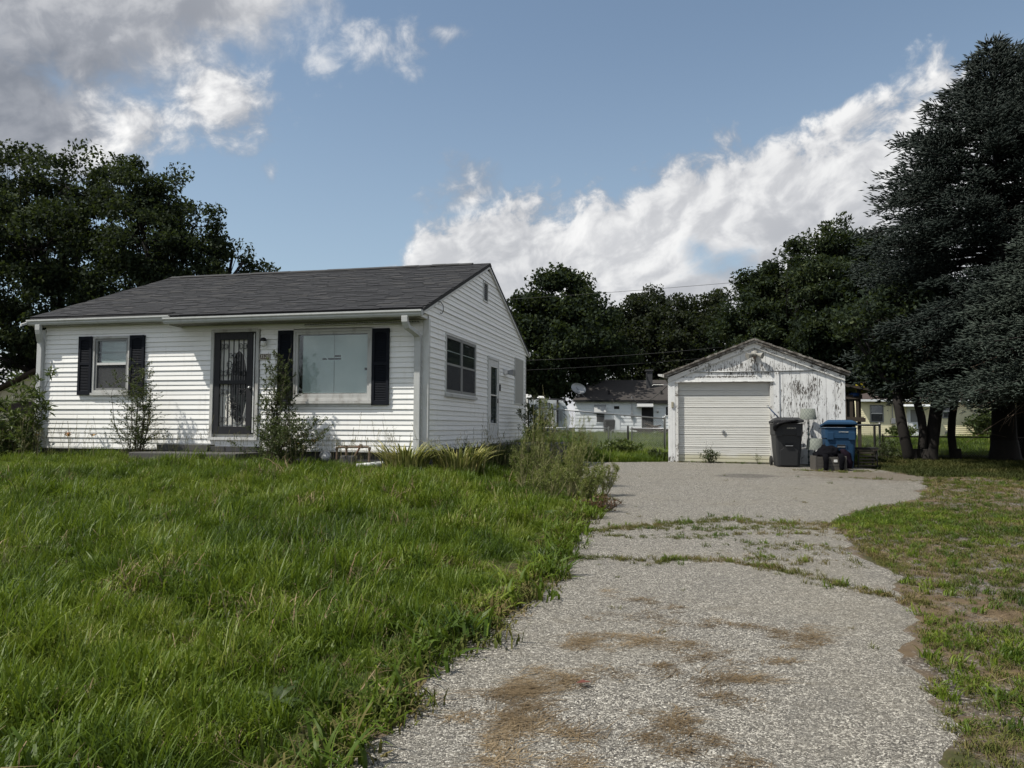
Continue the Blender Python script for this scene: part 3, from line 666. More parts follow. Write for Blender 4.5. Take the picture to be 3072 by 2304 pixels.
def scroll(cx, cz, r, kind=0):
    o = MB()
    for sx in (-1, 1):
        for sz in (-1, 1):
            pts = []
            for i in range(13):
                a = i / 12 * math.pi * 1.55; q = r * (1 - 0.55 * i / 12)
                pts.append((cx + sx * (0.010 + r * 0.9 - q * math.cos(a) * 0.9), -0.004, cz + sz * (0.008 + q * math.sin(a))))
            o.tube(pts, 0.0065, 4)
    if kind: o.box(cx - 0.03, -0.008, cz - 0.012, cx + 0.03, 0.0, cz + 0.012)
    o.build('scroll', M_BLACK, secd)
bx = [b0 + (b1 - b0) * (i + 0.75) / 5.5 for i in range(5)]
for cz in (3.24, 2.68, 2.30, 1.72): scroll(bx[0] + 0.005, cz, 0.055); scroll(bx[4] - 0.01, cz, 0.055)
for cz, r in ((3.05, 0.05), (2.86, 0.08), (2.72, 0.075), (2.12, 0.05), (1.98, 0.085), (1.83, 0.06)): scroll(bx[2] - 0.02, cz, r, 1)
MB().lathe([(0.0, 0), (0.028, 0), (0.03, 0.02), (0.022, 0.05), (0.0, 0.055)], 12).xform(Matrix.Translation((-3.86, -0.012, 2.38)) @ Matrix.Rotation(R(90), 4, 'X')).build('handle', M_GREY, secd, smooth=True)
# porch light and number
pl = MB().lathe([(0.0, 0.0), (0.055, 0.0), (0.062, 0.02), (0.055, 0.06), (0.02, 0.075), (0.0, 0.075)], 16, (-3.53, -0.09, 3.325)).build('porch_light', M_BLACK, house, smooth=True)
MB().tube([(-3.53, 0.01, 3.36), (-3.53, -0.05, 3.375), (-3.53, -0.09, 3.36)], 0.022, 8).build('bracket', M_BLACK, pl, smooth=True)
MB().lathe([(0.0, -0.115), (0.032, -0.11), (0.048, -0.085), (0.054, -0.04), (0.05, 0.0), (0.0, 0.0)], 16, (-3.53, -0.09, 3.324)).build('jar_globe', M_WHITEPL, pl, smooth=True)
pq = MB().box(-3.655, -0.012, 2.955, -3.410, 0.006, 3.075).build('number_plaque', M_BROWNP, house, bevel=0.004)
frame_box(MB(), -3.655, -3.410, 2.955, 3.075, 0.008, -0.016, -0.0115).build('plaque_rim', M_CREAM, pq)
obj('digits', text_mesh('3528', 0.105, 0.002, 1.02), M_CREAM, pq, (-3.5325, -0.015, 3.014), (R(90), 0, 0))

# --- side wall fittings (x out)
def fb(o, y0, y1, z0, z1, w, x0, x1):
    o.box(x0, y0, z0, x1, y0 + w, z1); o.box(x0, y1 - w, z0, x1, y1, z1); o.box(x0, y0 + w, z1 - w, x1, y1 - w, z1); o.box(x0, y0 + w, z0, x1, y1 - w, z0 + w); return o
w3 = fb(MB(), 1.05, 3.31, 2.29, 3.55, 0.03, -0.02, 0.025).build('window', M_TRIM, house)
MB().box(-0.012, 1.03, 2.225, 0.055, 3.33, 2.288).build('sill', M_OLDTRIM, w3)
for ya, yb in ((1.085, 2.165), (2.195, 3.275)):
    sh = fb(MB(), ya, yb, 2.325, 3.515, 0.055, -0.010, 0.018).build('sash', M_BRONZE, w3)
    MB().box(-0.006, ya + 0.055, 2.895, 0.016, yb - 0.055, 2.94).build('meeting_rail', M_BRONZE, w3)
    MB().box(0.001, ya + 0.055, 2.945, 0.004, yb - 0.055, 3.455).build('pane', M_GLASS, w3)
    MB().box(0.008, ya + 0.055, 2.385, 0.011, yb - 0.055, 2.89).build('insect_screen', M_SCREEN, w3)
    MB().box(-0.008, ya + 0.055, 3.19, -0.002, yb - 0.055, 3.205).build('muntin', M_TRIM, w3)
MB().box(-0.008, 2.166, 2.325, 0.022, 2.194, 3.515).build('mullion', M_BRONZE, w3)
MB().box(-0.011, 1.08, 2.32, -0.0095, 3.28, 3.52).build('backing', M_DARK, w3)
dd = MB(); dd.box(-0.012, 4.38, 1.28, 0.03, 4.45, 3.38); dd.box(-0.012, 5.40, 1.28, 0.03, 5.47, 3.38); dd.box(-0.012, 4.45, 3.31, 0.03, 5.40, 3.38)
sdoor = dd.build('side_door', M_TRIM, house, bevel=0.004)
lf = MB(); lf.box(-0.008, 4.455, 1.29, 0.018, 4.64, 3.305); lf.box(-0.008, 5.29, 1.29, 0.018, 5.395, 3.305); lf.box(-0.008, 4.64, 3.14, 0.018, 5.29, 3.305); lf.box(-0.008, 4.64, 1.29, 0.018, 5.29, 1.68)
leaf = lf.build('storm_door_leaf', M_SIDEDOOR, sdoor, bevel=0.004)
fb(MB(), 4.63, 5.30, 1.67, 3.15, 0.022, 0.017, 0.026).build('glass_frame', M_WHITEPL, leaf)
MB().box(0.004, 4.645, 2.395, 0.022, 5.285, 2.425).build('middle_bar', M_WHITEPL, leaf)
MB().box(0.002, 4.645, 1.685, 0.005, 5.285, 3.135).build('pane', M_GLASS, leaf)
MB().box(-0.0085, 4.645, 1.685, -0.0055, 5.285, 3.135).build('backing', M_DARK, leaf)
sl_ = MB()
for i in range(4): sl_.box(-0.005, 4.72 + i * 0.15, 1.70, -0.002, 4.735 + i * 0.15, 3.12)
sl_.build('inner_grille', M_BRONZE, leaf)
MB().box(0.018, 5.31, 2.22, 0.045, 5.345, 2.34).build('handle', M_BLACK, leaf, bevel=0.006)
MB().box(0.002, 5.50, 2.55, 0.05, 5.58, 2.72).build('letter_box', M_BLACK, house, bevel=0.006)
fl = MB().box(0.012, 6.02, 3.02, 0.10, 6.14, 3.16).build('floodlight', M_WHITEPL, house, bevel=0.01)
MB().hull([(0.10, 6.10, 3.03), (0.26, 6.08, 2.99), (0.26, 6.36, 2.99), (0.10, 6.34, 3.03)], [(0.10, 6.10, 3.13), (0.26, 6.08, 3.16), (0.26, 6.36, 3.16), (0.10, 6.34, 3.13)]).build('lamp_head', M_GREY, fl, bevel=0.008)
bw = fb(MB(), 7.30, 8.41, 2.255, 3.605, 0.03, -0.01, 0.026).build('boarded_window', M_TRIM, house)
MB().box(-0.008, 7.33, 2.285, 0.018, 8.38, 3.575).build('chipboard_panel', M_OSB, bw)
gv = fb(MB(), 3.925, 4.345, 4.69, 5.185, 0.035, -0.01, 0.024).build('gable_vent', M_TRIM, house)
MB().box(-0.012, 3.96, 4.725, -0.008, 4.31, 5.15).build('backing', M_DARK, gv)
for i in range(9):
    z = 4.73 + i * 0.0465
    MB().hull([(0.018, 3.96, z), (0.018, 4.31, z), (-0.006, 4.31, z + 0.028), (-0.006, 3.96, z + 0.028)], [(0.018, 3.96, z + 0.008), (0.018, 4.31, z + 0.008), (-0.006, 4.31, z + 0.036), (-0.006, 3.96, z + 0.036)]).build('slat', M_BRONZE, gv)
MB().box(0.0, 0.33, 4.06, 0.045, 0.50, 4.10).build('service_bracket', M_GREY, house, bevel=0.004)
MB().tube([(0.03, 0.42, 4.09), (0.07, 0.50, 4.12), (0.08, 0.66, 4.07), (0.06, 0.74, 3.97), (0.04, 0.70, 3.90), (0.04, 0.60, 3.90)], 0.008, 6).build('service_wire', M_BLACK, house, smooth=True)

# --- front stoop, gas meter, spout extension
def hw(x, y, z=None):
    wx, wy = HX + x * UX + y * VX, HY + x * UY + y * VY
    return (wx, wy, gz(wx, wy) if z is None else z)
stoop = thing('front_stoop', 'low weathered concrete stoop below the barred front door', 'step', hw(-4.75, -0.55), -PSI)
zb = stoop.location.z
MB().box(-1.15, -0.45, -0.15, 1.25, 0.50, 1.06 - zb).build('slab', M_CONC, stoop, bevel=0.02)
MB().box(-1.10, 0.30, 1.065 - zb, 0.1, 0.55, 1.20 - zb).build('sill_block', M_CONC, stoop, bevel=0.01)
for i in range(3): MB().box(0.12 + i * 0.36, 0.36, 1.065 - zb, 0.46 + i * 0.36, 0.55, 1.17 - zb).build('riser_brick', M_FOUND, stoop, bevel=0.006)
gm = thing('gas_meter', 'round grey gas meter with rusty pipes against the house foundation', 'gas meter', hw(-1.95, -0.32), -PSI)
zb = gm.location.z
MB().lathe([(0.0, 0), (0.10, 0), (0.115, 0.02), (0.115, 0.05), (0.09, 0.08), (0.03, 0.09), (0.0, 0.09)], 20).xform(Matrix.Translation((-0.02, 0.0, 1.0 - zb)) @ Matrix.Rotation(R(70), 4, 'X') @ Matrix.Rotation(R(20), 4, 'Y')).build('regulator', M_GREY, gm, smooth=True)
MB().box(0.32, -0.10, 0.80 - zb, 0.62, 0.10, 1.03 - zb).build('meter_body', M_FOUND, gm, bevel=0.03)
pp = MB(); pp.tube([(0.22, 0, 0.95 - zb), (0.22, 0, 1.16 - zb), (0.25, 0, 1.19 - zb), (0.87, 0, 1.20 - zb), (0.90, 0, 1.17 - zb), (0.90, 0, 0.75 - zb)], 0.022, 8)
pp.tube([(0.42, 0, 1.02 - zb), (0.42, 0, 1.19 - zb)], 0.022, 8); pp.tube([(0.60, -0.02, 1.02 - zb), (0.66, 0, 1.12 - zb), (0.70, 0, 1.19 - zb)], 0.02, 8)
for x, z in ((0.22, 1.16), (0.42, 1.19), (0.70, 1.20), (0.74, 1.20), (0.90, 1.17)): pp.tube([(x, 0, z - 0.03 - zb), (x, 0, z + 0.03 - zb)], 0.033, 8)
pp.build('pipe', M_RUST, gm, smooth=False)
MB().box(0.70, -0.03, 1.20 - zb, 0.74, 0.03, 1.25 - zb).build('shutoff_valve', M_RUST, gm)
p0, p1 = hw(-0.22, -0.40), hw(-0.95, -1.10)
ext = MB().tube([(p0[0], p0[1], p0[2] + 0.10), (p1[0], p1[1], p1[2] + 0.07)], 0.055, 10)
tag(ext.build('spout_extension', M_GUTTER, None, smooth=True), 'white drain pipe lying in the grass below the corner downspout', 'drain pipe')
# side step slab beside the wall
MB().box(0, 0, 0, 1, 1, 1)
sst = thing('side_stoop', 'crumbling concrete side stoop under the narrow side door', 'step', hw(0.9, 4.9), -PSI)
zb = sst.location.z
MB().box(-0.78, -0.8, -0.2, 0.75, 2.2, 1.19 - zb).build('slab', M_CONC, sst, bevel=0.03)
# ------------------------------------------------------------------ the garage
GX, GY = 4.137, 20.30
def gw(x, y, z=None):
    wx, wy = GX + x * UX + y * VX, GY + x * UY + y * VY
    return (wx, wy, gz(wx, wy) if z is None else z)
def peel_fn(T, bs):
    c = coords(T); sp = T.new('ShaderNodeSeparateXYZ'); T.l.new(c, sp.inputs[0]); X, Z = sp.outputs[0], sp.outputs[2]
    oi = T.new('ShaderNodeObjectInfo')
    def gs(x0, z0, rx, rz):
        a = T.m('DIVIDE', T.m('SUBTRACT', X, x0), rx); b = T.m('DIVIDE', T.m('SUBTRACT', Z, z0), rz)
        return T.step(T.m('ADD', T.m('MULTIPLY', a, a), T.m('MULTIPLY', b, b)), 0.0, 1.0, 1.0, 0.0)
    w = T.vm('ADD', c, T.vm('MULTIPLY', T.noise(c, 6, 3, 0.6, color=True), (0.10, 0.0, 0.16)))
    fine = T.noise(T.mapping(w, (38, 38, 8.0)), 1.0, 7, 0.62); broad = T.noise(T.mapping(c, (2.6, 2.6, 1.3)), 1.0, 4, 0.5)
    zone = T.m('MULTIPLY', gs(3.40, 2.56, 0.30, 0.20), 0.20)
    for q, a in (((3.22, 2.66, 0.30, 0.30), 0.17), ((3.66, 2.68, 0.24, 0.34), 0.19), ((3.50, 2.50, 0.40, 0.30), 0.15), ((2.0, 3.14, 1.7, 0.30), 0.15), ((2.2, 3.30, 0.12, 0.45), 0.18), ((3.3, 1.9, 0.95, 1.5), 0.11), ((4.2, 2.3, 0.22, 0.9), 0.10), ((3.0, 1.9, 0.35, 1.1), 0.12), ((1.4, 2.93, 1.4, 0.035), 0.22), ((0.10, 0.72, 0.3, 0.22), 0.16), ((4.32, 2.2, 0.08, 1.0), 0.05)):
        zone = T.m('MAXIMUM', zone, T.m('MULTIPLY', gs(*q), a))
    val = T.m('ADD', T.m('ADD', fine, zone), T.m('MULTIPLY', T.m('SUBTRACT', broad, 0.5), 0.16))
    bare = T.step(val, 0.65, 0.70)
    smear = T.step(T.m('ADD', T.m('ADD', T.noise(T.mapping(c, (7, 7, 2.2)), 1.0, 6, 0.62), T.m('MULTIPLY', zone, 0.9)), 0.0), 0.50, 0.80)
    paint = T.mix(T.noise(c, 3.5, 5, 0.6), (0.58, 0.59, 0.59), (0.74, 0.75, 0.745)); paint = T.mix(T.m('MULTIPLY', smear, 0.5), paint, (0.30, 0.295, 0.28))
    wood = T.mix(T.noise(T.mapping(c, (40, 40, 2)), 1.0, 5, 0.6), (0.040, 0.036, 0.033), (0.16, 0.15, 0.138))
    T.put(bs.inputs['Base Color'], T.mix(bare, paint, wood)); bs.inputs['Roughness'].default_value = 0.75; bs.inputs['Specular IOR Level'].default_value = 0.25
    T.put(bs.inputs['Normal'], T.bump(T.m('SUBTRACT', T.m('MULTIPLY', fine, 0.3), bare), 0.5, 0.004))
M_PEEL = mat('peeling_white_paint', peel_fn)
def oldpaint_fn(T, bs):
    c = coords(T); n = T.noise(T.mapping(c, (5, 5, 5)), 1, 7, 0.65); f = T.noise(c, 40, 4, 0.6)
    k = T.mix(n, (0.46, 0.46, 0.44), (0.72, 0.72, 0.70)); k = T.mix(T.step(T.m('ADD', n, T.m('MULTIPLY', f, 0.35)), 0.70, 0.80), k, (0.12, 0.11, 0.095))
    T.put(bs.inputs['Base Color'], k); bs.inputs['Roughness'].default_value = 0.75
    T.put(bs.inputs['Normal'], T.bump(f, 0.3, 0.003))
M_OLDPAINT = mat('worn_white_board_paint', oldpaint_fn)
def gdoor_fn(T, bs):
    c = coords(T); sp = T.new('ShaderNodeSeparateXYZ'); T.l.new(c, sp.inputs[0])
    n = T.noise(c, 2, 5, 0.6); s = T.noise(T.mapping(c, (1.2, 1.2, 14)), 2, 5, 0.6)
    k = T.mix(n, (0.53, 0.53, 0.50), (0.61, 0.61, 0.58)); k = T.mix(T.m('MULTIPLY', T.step(s, 0.5, 0.75), 0.4), k, (0.40, 0.385, 0.335))
    low = T.m('MULTIPLY', T.step(T.m('ADD', sp.outputs[2], T.m('MULTIPLY', n, 0.25)), 0.95, 1.10, 1, 0), 0.55); k = T.mix(low, k, (0.46, 0.43, 0.24))
    T.put(bs.inputs['Base Color'], k); bs.inputs['Roughness'].default_value = 0.4
M_GDOOR = mat('cream_steel_garage_door', gdoor_fn)
def oldroof_fn(T, bs):
    c = coords(T); n = T.noise(c, 7, 7, 0.7)
    k = T.mix(T.step(n, 0.42, 0.66), (0.080, 0.070, 0.060), (0.32, 0.305, 0.28)); T.put(bs.inputs['Base Color'], k); bs.inputs['Roughness'].default_value = 0.95
    T.put(bs.inputs['Normal'], T.bump(n, 0.8, 0.01))
M_OLDROOF = mat('lichen_worn_roofing', oldroof_fn)

garage = thing('garage', 'small white garage with peeling vertical boards and closed ribbed door', 'garage', (GX, GY, 0), -PSI)
GW, GD, GE, GP_, PX = 4.37, 6.2, 2.965, 3.80, 2.19
GB = 0.70
def rake(x): return GE + (GP_ - GE) * (1 - abs(x - PX) / (PX if x < PX else GW - PX))
gc = MB(); gc.box(0.02, 0.03, GB, 0.24, 0.12, GE - 0.03); gc.box(2.60, 0.03, GB, GW - 0.02, 0.12, GE - 0.03); gc.box(0.24, 0.03, 2.80, 2.60, 0.12, GE - 0.03)
gc.hull([(0.03, 0.03, GE - 0.03), (GW - 0.03, 0.03, GE - 0.03), (PX, 0.03, GP_ - 0.03)], [(0.03, 0.12, GE - 0.03), (GW - 0.03, 0.12, GE - 0.03), (PX, 0.12, GP_ - 0.03)])
gc.box(0.02, 0.12, GB, 0.10, GD, GE); gc.box(GW - 0.10, 0.12, GB, GW - 0.02, GD, GE); gc.box(0.1, GD - 0.1, GB, GW - 0.1, GD, GE)
gwall = gc.build('wall', M_OLDPAINT, garage)
JX = [0.10, 0.415, 0.62, 0.825, 1.04, 1.235, 1.448, 1.652, 1.858, 2.063, 2.269, 2.477, 2.687, 2.893, 3.098, 3.307, 3.51, 3.72, 3.926, 4.133, 4.27]
for a, b in zip(JX[:-1], JX[1:]):
    j = random.uniform(-0.003, 0.003); a2, b2 = a + 0.004, b - 0.004
    def tri(x): return rake(x) - 0.085
    # upper (gable) board, above the flashing line
    if max(tri(a2), tri(b2)) > 3.07:
        xa, xb = a2, b2
        if tri(xa) < 3.062: xa = PX - (GP_ - 0.085 - 3.064) / (GP_ - GE) * PX
        if tri(xb) < 3.062: xb = PX + (GP_ - 0.085 - 3.064) / (GP_ - GE) * (GW - PX)
        poly = [(xa, 3.062), (xb, 3.062), (xb, tri(xb))] + ([(PX, tri(PX))] if xa < PX < xb else []) + [(xa, tri(xa))]
        MB().hull([(x, 0.006 + j, z) for x, z in poly], [(x, 0.03, z) for x, z in poly]).build('wall_board', M_PEEL, gwall)
    zlo = 2.925 if b <= 2.70 else GB
    if b <= 0.42: zlo = 2.925
    def top(x): return min(3.046, tri(x))
    if b <= 0.2: continue
    poly = [(a2, zlo), (b2, zlo), (b2, top(b2)), (a2, top(a2))]
    if top(a2) - zlo < 0.02: continue
    MB().hull([(x, 0.006 + j, z) for x, z in poly], [(x, 0.03, z) for x, z in poly]).build('wall_board', M_PEEL, gwall)
MB().box(0.10, -0.002, 3.048, 4.20, 0.029, 3.060).build('flashing', M_OLDPAINT, garage)
MB().tube([(0.24, -0.012, 3.066), (2.4, -0.014, 3.066), (4.06, -0.012, 3.074)], 0.011, 6).build('conduit', M_GREY, garage, smooth=True)
for x0, x1, z1, n in ((0.0, 0.105, GE - 0.02, 'corner_board'), (4.272, GW, GE - 0.02, 'corner_board'), (0.107, 0.180, 2.915, 'jamb_board'), (2.735, 2.80, 3.045, 'jamb_board')):
    MB().box(x0, -0.018, GB - 0.01, x1, 0.03, z1).build(n, M_PEEL, garage, bevel=0.004)
MB().box(0.182, -0.012, GB - 0.01, 0.262, 0.13, 2.81).build('door_frame', M_OLDPAINT, garage); MB().box(2.570, -0.012, GB - 0.01, 2.652, 0.13, 2.81).build('door_frame', M_OLDPAINT, garage)
MB().box(2.654, -0.016, GB - 0.01, 2.733, 0.03, 3.045).build('jamb_board', M_PEEL, garage)
MB().box(0.182, -0.016, 2.812, 2.652, 0.13, 2.922).build('header_board', M_PEEL, garage, bevel=0.003)
MB().box(0.170, -0.05, 2.795, 2.665, 0.02, 2.811).build('drip_cap', M_OLDPAINT, garage)
# roof with thin worn edge, fascia along the rake
rf = MB()
for s, (xa, za, xb, zb) in enumerate(((-0.10, GE - 0.045, PX, GP_ + 0.005), (PX + 0.0005, GP_ + 0.005, GW + 0.10, GE - 0.045))):
    rf.hull([(xa, -0.10, za), (xb, -0.10, zb), (xb, GD + 0.1, zb), (xa, GD + 0.1, za)], [(xa, -0.10, za + 0.105), (xb, -0.10, zb + 0.105), (xb, GD + 0.1, zb + 0.105), (xa, GD + 0.1, za + 0.105)])
groof = rf.build('roof', M_OLDROOF, garage)
# individual ragged shingle ends showing along the front rake
for side in (0, 1):
    n = 26
    for i in range(n):
        t0, t1 = i / n, (i + 0.97) / n
        if side == 0: x0, x1 = -0.11 + (PX + 0.11) * t0, -0.11 + (PX + 0.11) * t1; z0, z1 = GE - 0.05 + (GP_ + 0.005 - GE + 0.05) * t0, GE - 0.05 + (GP_ + 0.005 - GE + 0.05) * t1
        else: x0, x1 = GW + 0.11 - (GW + 0.11 - PX) * t1, GW + 0.11 - (GW + 0.11 - PX) * t0; z0, z1 = GE - 0.05 + (GP_ + 0.005 - GE + 0.05) * t1, GE - 0.05 + (GP_ + 0.005 - GE + 0.05) * t0
        d = random.uniform(0.108, 0.125); yo = -0.115 - random.uniform(0, 0.03)
        MB().hull([(x0, yo, z0 + 0.07), (x1, yo, z1 + 0.07), (x1, 0.25, z1 + 0.107), (x0, 0.25, z0 + 0.107)], [(x0, yo, z0 + d), (x1, yo, z1 + d), (x1, 0.25, z1 + d + 0.01), (x0, 0.25, z0 + d + 0.01)]).build('shingle', M_OLDROOF, groof)
for (xa, za, xb, zb) in ((0.0, GE - 0.04, PX - 0.002, GP_), (PX + 0.002, GP_, GW, GE - 0.04)):
    MB().hull([(xa, -0.045, za - 0.125), (xb, -0.045, zb - 0.125), (xb, 0.0, zb - 0.125), (xa, 0.0, za - 0.125)], [(xa, -0.045, za), (xb, -0.045, zb), (xb, 0.0, zb), (xa, 0.0, za)]).build('rake_board', M_OLDPAINT, garage)
MB().tube([(0.80, -0.06, 3.19), (0.80, -0.06, 3.30), (1.55, -0.06, 3.585)], 0.006, 5).build('stapled_wire', M_WHITEPL, garage)
MB().tube([(2.92, -0.06, 3.40), (2.94, -0.06, 3.50), (3.5, -0.06, 3.27)], 0.006, 5).build('stapled_wire', M_WHITEPL, garage)
MB().tube([(-0.42, 0.2, 2.72), (-0.40, 0.2, 2.75), (0.03, 0.2, 2.745)], 0.010, 6).build('pipe_bracket', M_WHITEPL, garage)
MB().hull([(-0.25, 0.0, 2.97), (-0.02, 0.0, 2.91), (-0.02, 0.10, 2.91), (-0.25, 0.10, 2.97)], [(-0.27, 0.0, 3.02), (-0.02, 0.0, 3.02), (-0.02, 0.10, 3.02), (-0.27, 0.10, 3.02)]).build('eave_end', M_OLDPAINT, garage)
MB().box(0.085, -0.05, 2.13, 0.145, -0.019, 2.28).build('junction_box', plain('tan_plastic', (0.28, 0.26, 0.19), 0.6), garage, bevel=0.006)
# sectional door: each panel with pressed horizontal ribs
gd = MB().box(0.262, 0.128, 0.70, 2.570, 0.14, 2.80).build('garage_door', M_GDOOR, garage)
for za, zb in ((0.712, 0.886), (0.892, 1.420), (1.426, 1.933), (1.939, 2.449), (2.455, 2.79)):
    h = zb - za; pr = [(0.127, 0.0), (0.098, 0.0)]
    pat = [(0.0, 0.112), (0.015, 0.086)]
    for t in (0.10, 0.20, 0.30): pat += [(t - 0.012, 0.090), (t, 0.100), (t + 0.02, 0.088)]
    pat += [(0.365, 0.090), (0.375, 0.116), (0.395, 0.116), (0.41, 0.084)]
    for t in (0.50, 0.59, 0.68, 0.77, 0.86): pat += [(t - 0.012, 0.090), (t, 0.100), (t + 0.02, 0.088)]
    pat += [(0.985, 0.090), (1.0, 0.112)]
    if h < 0.3: pat = [(0.0, 0.098), (0.05, 0.09), (0.40, 0.09), (0.44, 0.105), (0.55, 0.09), (0.95, 0.09), (1.0, 0.10)]
    pts = [(y, za + h * t) for t, y in pat]; pts = [(0.127, za)] + pts + [(0.127, zb)]
    MB().sweep(pts, lambda p: (2.568, p[0], p[1]), lambda p: (0.264, p[0], p[1])).build('door_panel', M_GDOOR, gd)
hd = MB(); hd.box(1.36, 0.055, 1.485, 1.46, 0.075, 1.51); hd.box(1.397, 0.055, 1.44, 1.423, 0.075, 1.55); hd.lathe([(0.0, 0), (0.03, 0), (0.03, 0.03), (0.0, 0.03)], 10, (1.41, 0.07, 1.49))
hd.build('handle', M_GREY, gd)
M_LAMPG = plain('dull_lamp_enamel', (0.24, 0.235, 0.215), 0.6)
fl = MB().lathe([(0.0, 0.0), (0.085, 0.0), (0.09, 0.02), (0.06, 0.05), (0.0, 0.06)], 18).xform(Matrix.Translation((2.20, -0.02, 3.53)) @ Matrix.Rotation(R(90), 4, 'X')).build('floodlight', M_LAMPG, garage, smooth=True)
for s in (-1, 1):
    MB().tube([(2.20 + s * 0.03, -0.07, 3.515), (2.20 + s * 0.075, -0.09, 3.50), (2.20 + s * 0.11, -0.11, 3.485), (2.20 + s * 0.19, -0.16, 3.455)], [0.022, 0.03, 0.05, 0.082], 14).build('lamp_head', M_LAMPG, fl, smooth=False)
MB().box(2.165, -0.05, 3.40, 2.235, -0.019, 3.47).build('sensor', M_RUST, fl)
MB().box(0.24, -0.10, 0.60, 2.60, 0.13, 0.706).build('door_apron', M_CONC, garage)

# ------------------------------------------------------------------ bins and clutter by the garage
def bin_mat(name, col): return plain(name, col, 0.6, var=0.10, scale=3, spec=0.15, dirt=tuple(x * 0.7 + 0.008 for x in col), dirt_amt=0.3)
M_BING = bin_mat('charcoal_bin_plastic', (0.031, 0.032, 0.034)); M_BINB = bin_mat('blue_bin_plastic', (0.016, 0.048, 0.100))
M_BAG = plain('black_bag', (0.005, 0.005, 0.006), 0.45, var=0.3, spec=0.15)
M_TYRE = plain('black_rubber', (0.012, 0.012, 0.012), 0.7)
def wheelie(label, loc, rz, m, lid_tilt, lettering, hgt=1.04, w=0.66):
    t = thing('wheeled_bin', label, 'bin', loc, rz)
    def ring(z, wx, dy, r=0.06):
        pts = []
        for cx, cy, a0 in ((wx / 2 - r, dy / 2 - r, 0), (-wx / 2 + r, dy / 2 - r, 90), (-wx / 2 + r, -dy / 2 + r, 180), (wx / 2 - r, -dy / 2 + r, 270)):
            for k in range(4):
                a = R(a0 + k * 30); pts.append((cx + r * math.cos(a), cy + r * math.sin(a), z))
        return pts
    b = MB(); b.rings([ring(0.02, w * 0.80, 0.56), ring(0.10, w * 0.82, 0.58), ring(hgt * 0.72, w * 0.95, 0.70), ring(hgt * 0.74, w * 0.99, 0.74), ring(hgt * 0.98, w * 1.0, 0.76), ring(hgt * 0.98, w * 1.05, 0.80), ring(hgt, w * 1.05, 0.80)])
    body = b.build('body', m, t, bevel=0.006)
    # pressed panels on the front (thin raised shapes and a dark grab block)
    yf = lambda z: -(0.28 + (0.35 - 0.28) * min(1, (z - 0.02) / (hgt * 0.72))) - 0.004
    fr = MB()
    def plate(poly, d=0.018):
        fr.hull([(x, yf(z) - d, z) for x, z in poly], [(x, yf(z) + 0.02, z) for x, z in poly])
    plate([(-0.20, 0.04), (0.20, 0.04), (0.21, 0.40), (0.13, 0.46), (0.12, 0.58), (-0.12, 0.58), (-0.13, 0.46), (-0.21, 0.40)])
    sw = hgt * 0.72
    plate([(-0.31, sw - 0.02), (-0.17, sw - 0.02), (-0.16, sw + 0.16), (-0.31, sw + 0.16)], 0.03); plate([(0.17, sw - 0.02), (0.31, sw - 0.02), (0.31, sw + 0.16), (0.16, sw + 0.16)], 0.03)
    fr.build('front_panel', m, body, bevel=0.006)
    MB().box(-0.09, yf(0.52) - 0.026, 0.50, 0.09, yf(0.52) - 0.002, 0.575).build('grab_shade', M_DARK, body)  # raised dark block: the shade of a recess is put into its colour
    MB().tube([(-0.085, yf(0.52) - 0.040, 0.515), (0.085, yf(0.52) - 0.040, 0.515)], 0.008, 6).build('grab_bar', M_GREY, body)
    l = MB(); l.rings([ring(0.0, w * 1.07, 0.82), ring(0.05, w * 1.07, 0.82), ring(0.065, w * 0.98, 0.74), ring(0.115, w * 0.80, 0.56), ring(0.12, w * 0.74, 0.50)])
    M = Matrix.Translation((0, 0.40, hgt + 0.005)) @ Matrix.Rotation(lid_tilt, 4, 'X') @ Matrix.Translation((0, -0.40, 0)); l.xform(M)
    l.build('lid', m, t, bevel=0.006)
    MB().tube([(-w * 0.42, 0.46, hgt - 0.03), (w * 0.42, 0.46, hgt - 0.03)], 0.016, 8).build('handle', m, t)
    for s in (-1, 1): MB().lathe([(0.0, -0.03), (0.10, -0.03), (0.125, -0.02), (0.125, 0.02), (0.10, 0.03), (0.0, 0.03)], 18).xform(Matrix.Translation((s * (w * 0.40 + 0.05), 0.30, 0.125)) @ Matrix.Rotation(R(90), 4, 'Y')).build('wheel', M_TYRE, t, smooth=False)
    if lettering: obj('lettering', text_mesh(lettering, 0.045 if len(lettering) < 12 else 0.030, 0.0015, 0.95), M_CREAM, body, (0.05, -0.388, hgt * 0.89), (R(90), 0, 0))
    return t
b1 = wheelie('charcoal wheeled bin with black bag hanging from its lid', (6.78, 18.98, gz(6.78, 18.98) + 0.005), R(-9), M_BING, R(-2), '3600150173', 1.06, 0.66)
b2 = wheelie('blue wheeled recycling bin with overfilled lid ajar', (7.92, 18.62, gz(7.92, 18.62) + 0.005), R(-14), M_BINB, R(-5), '361 P10N W0058', 0.98, 0.70)
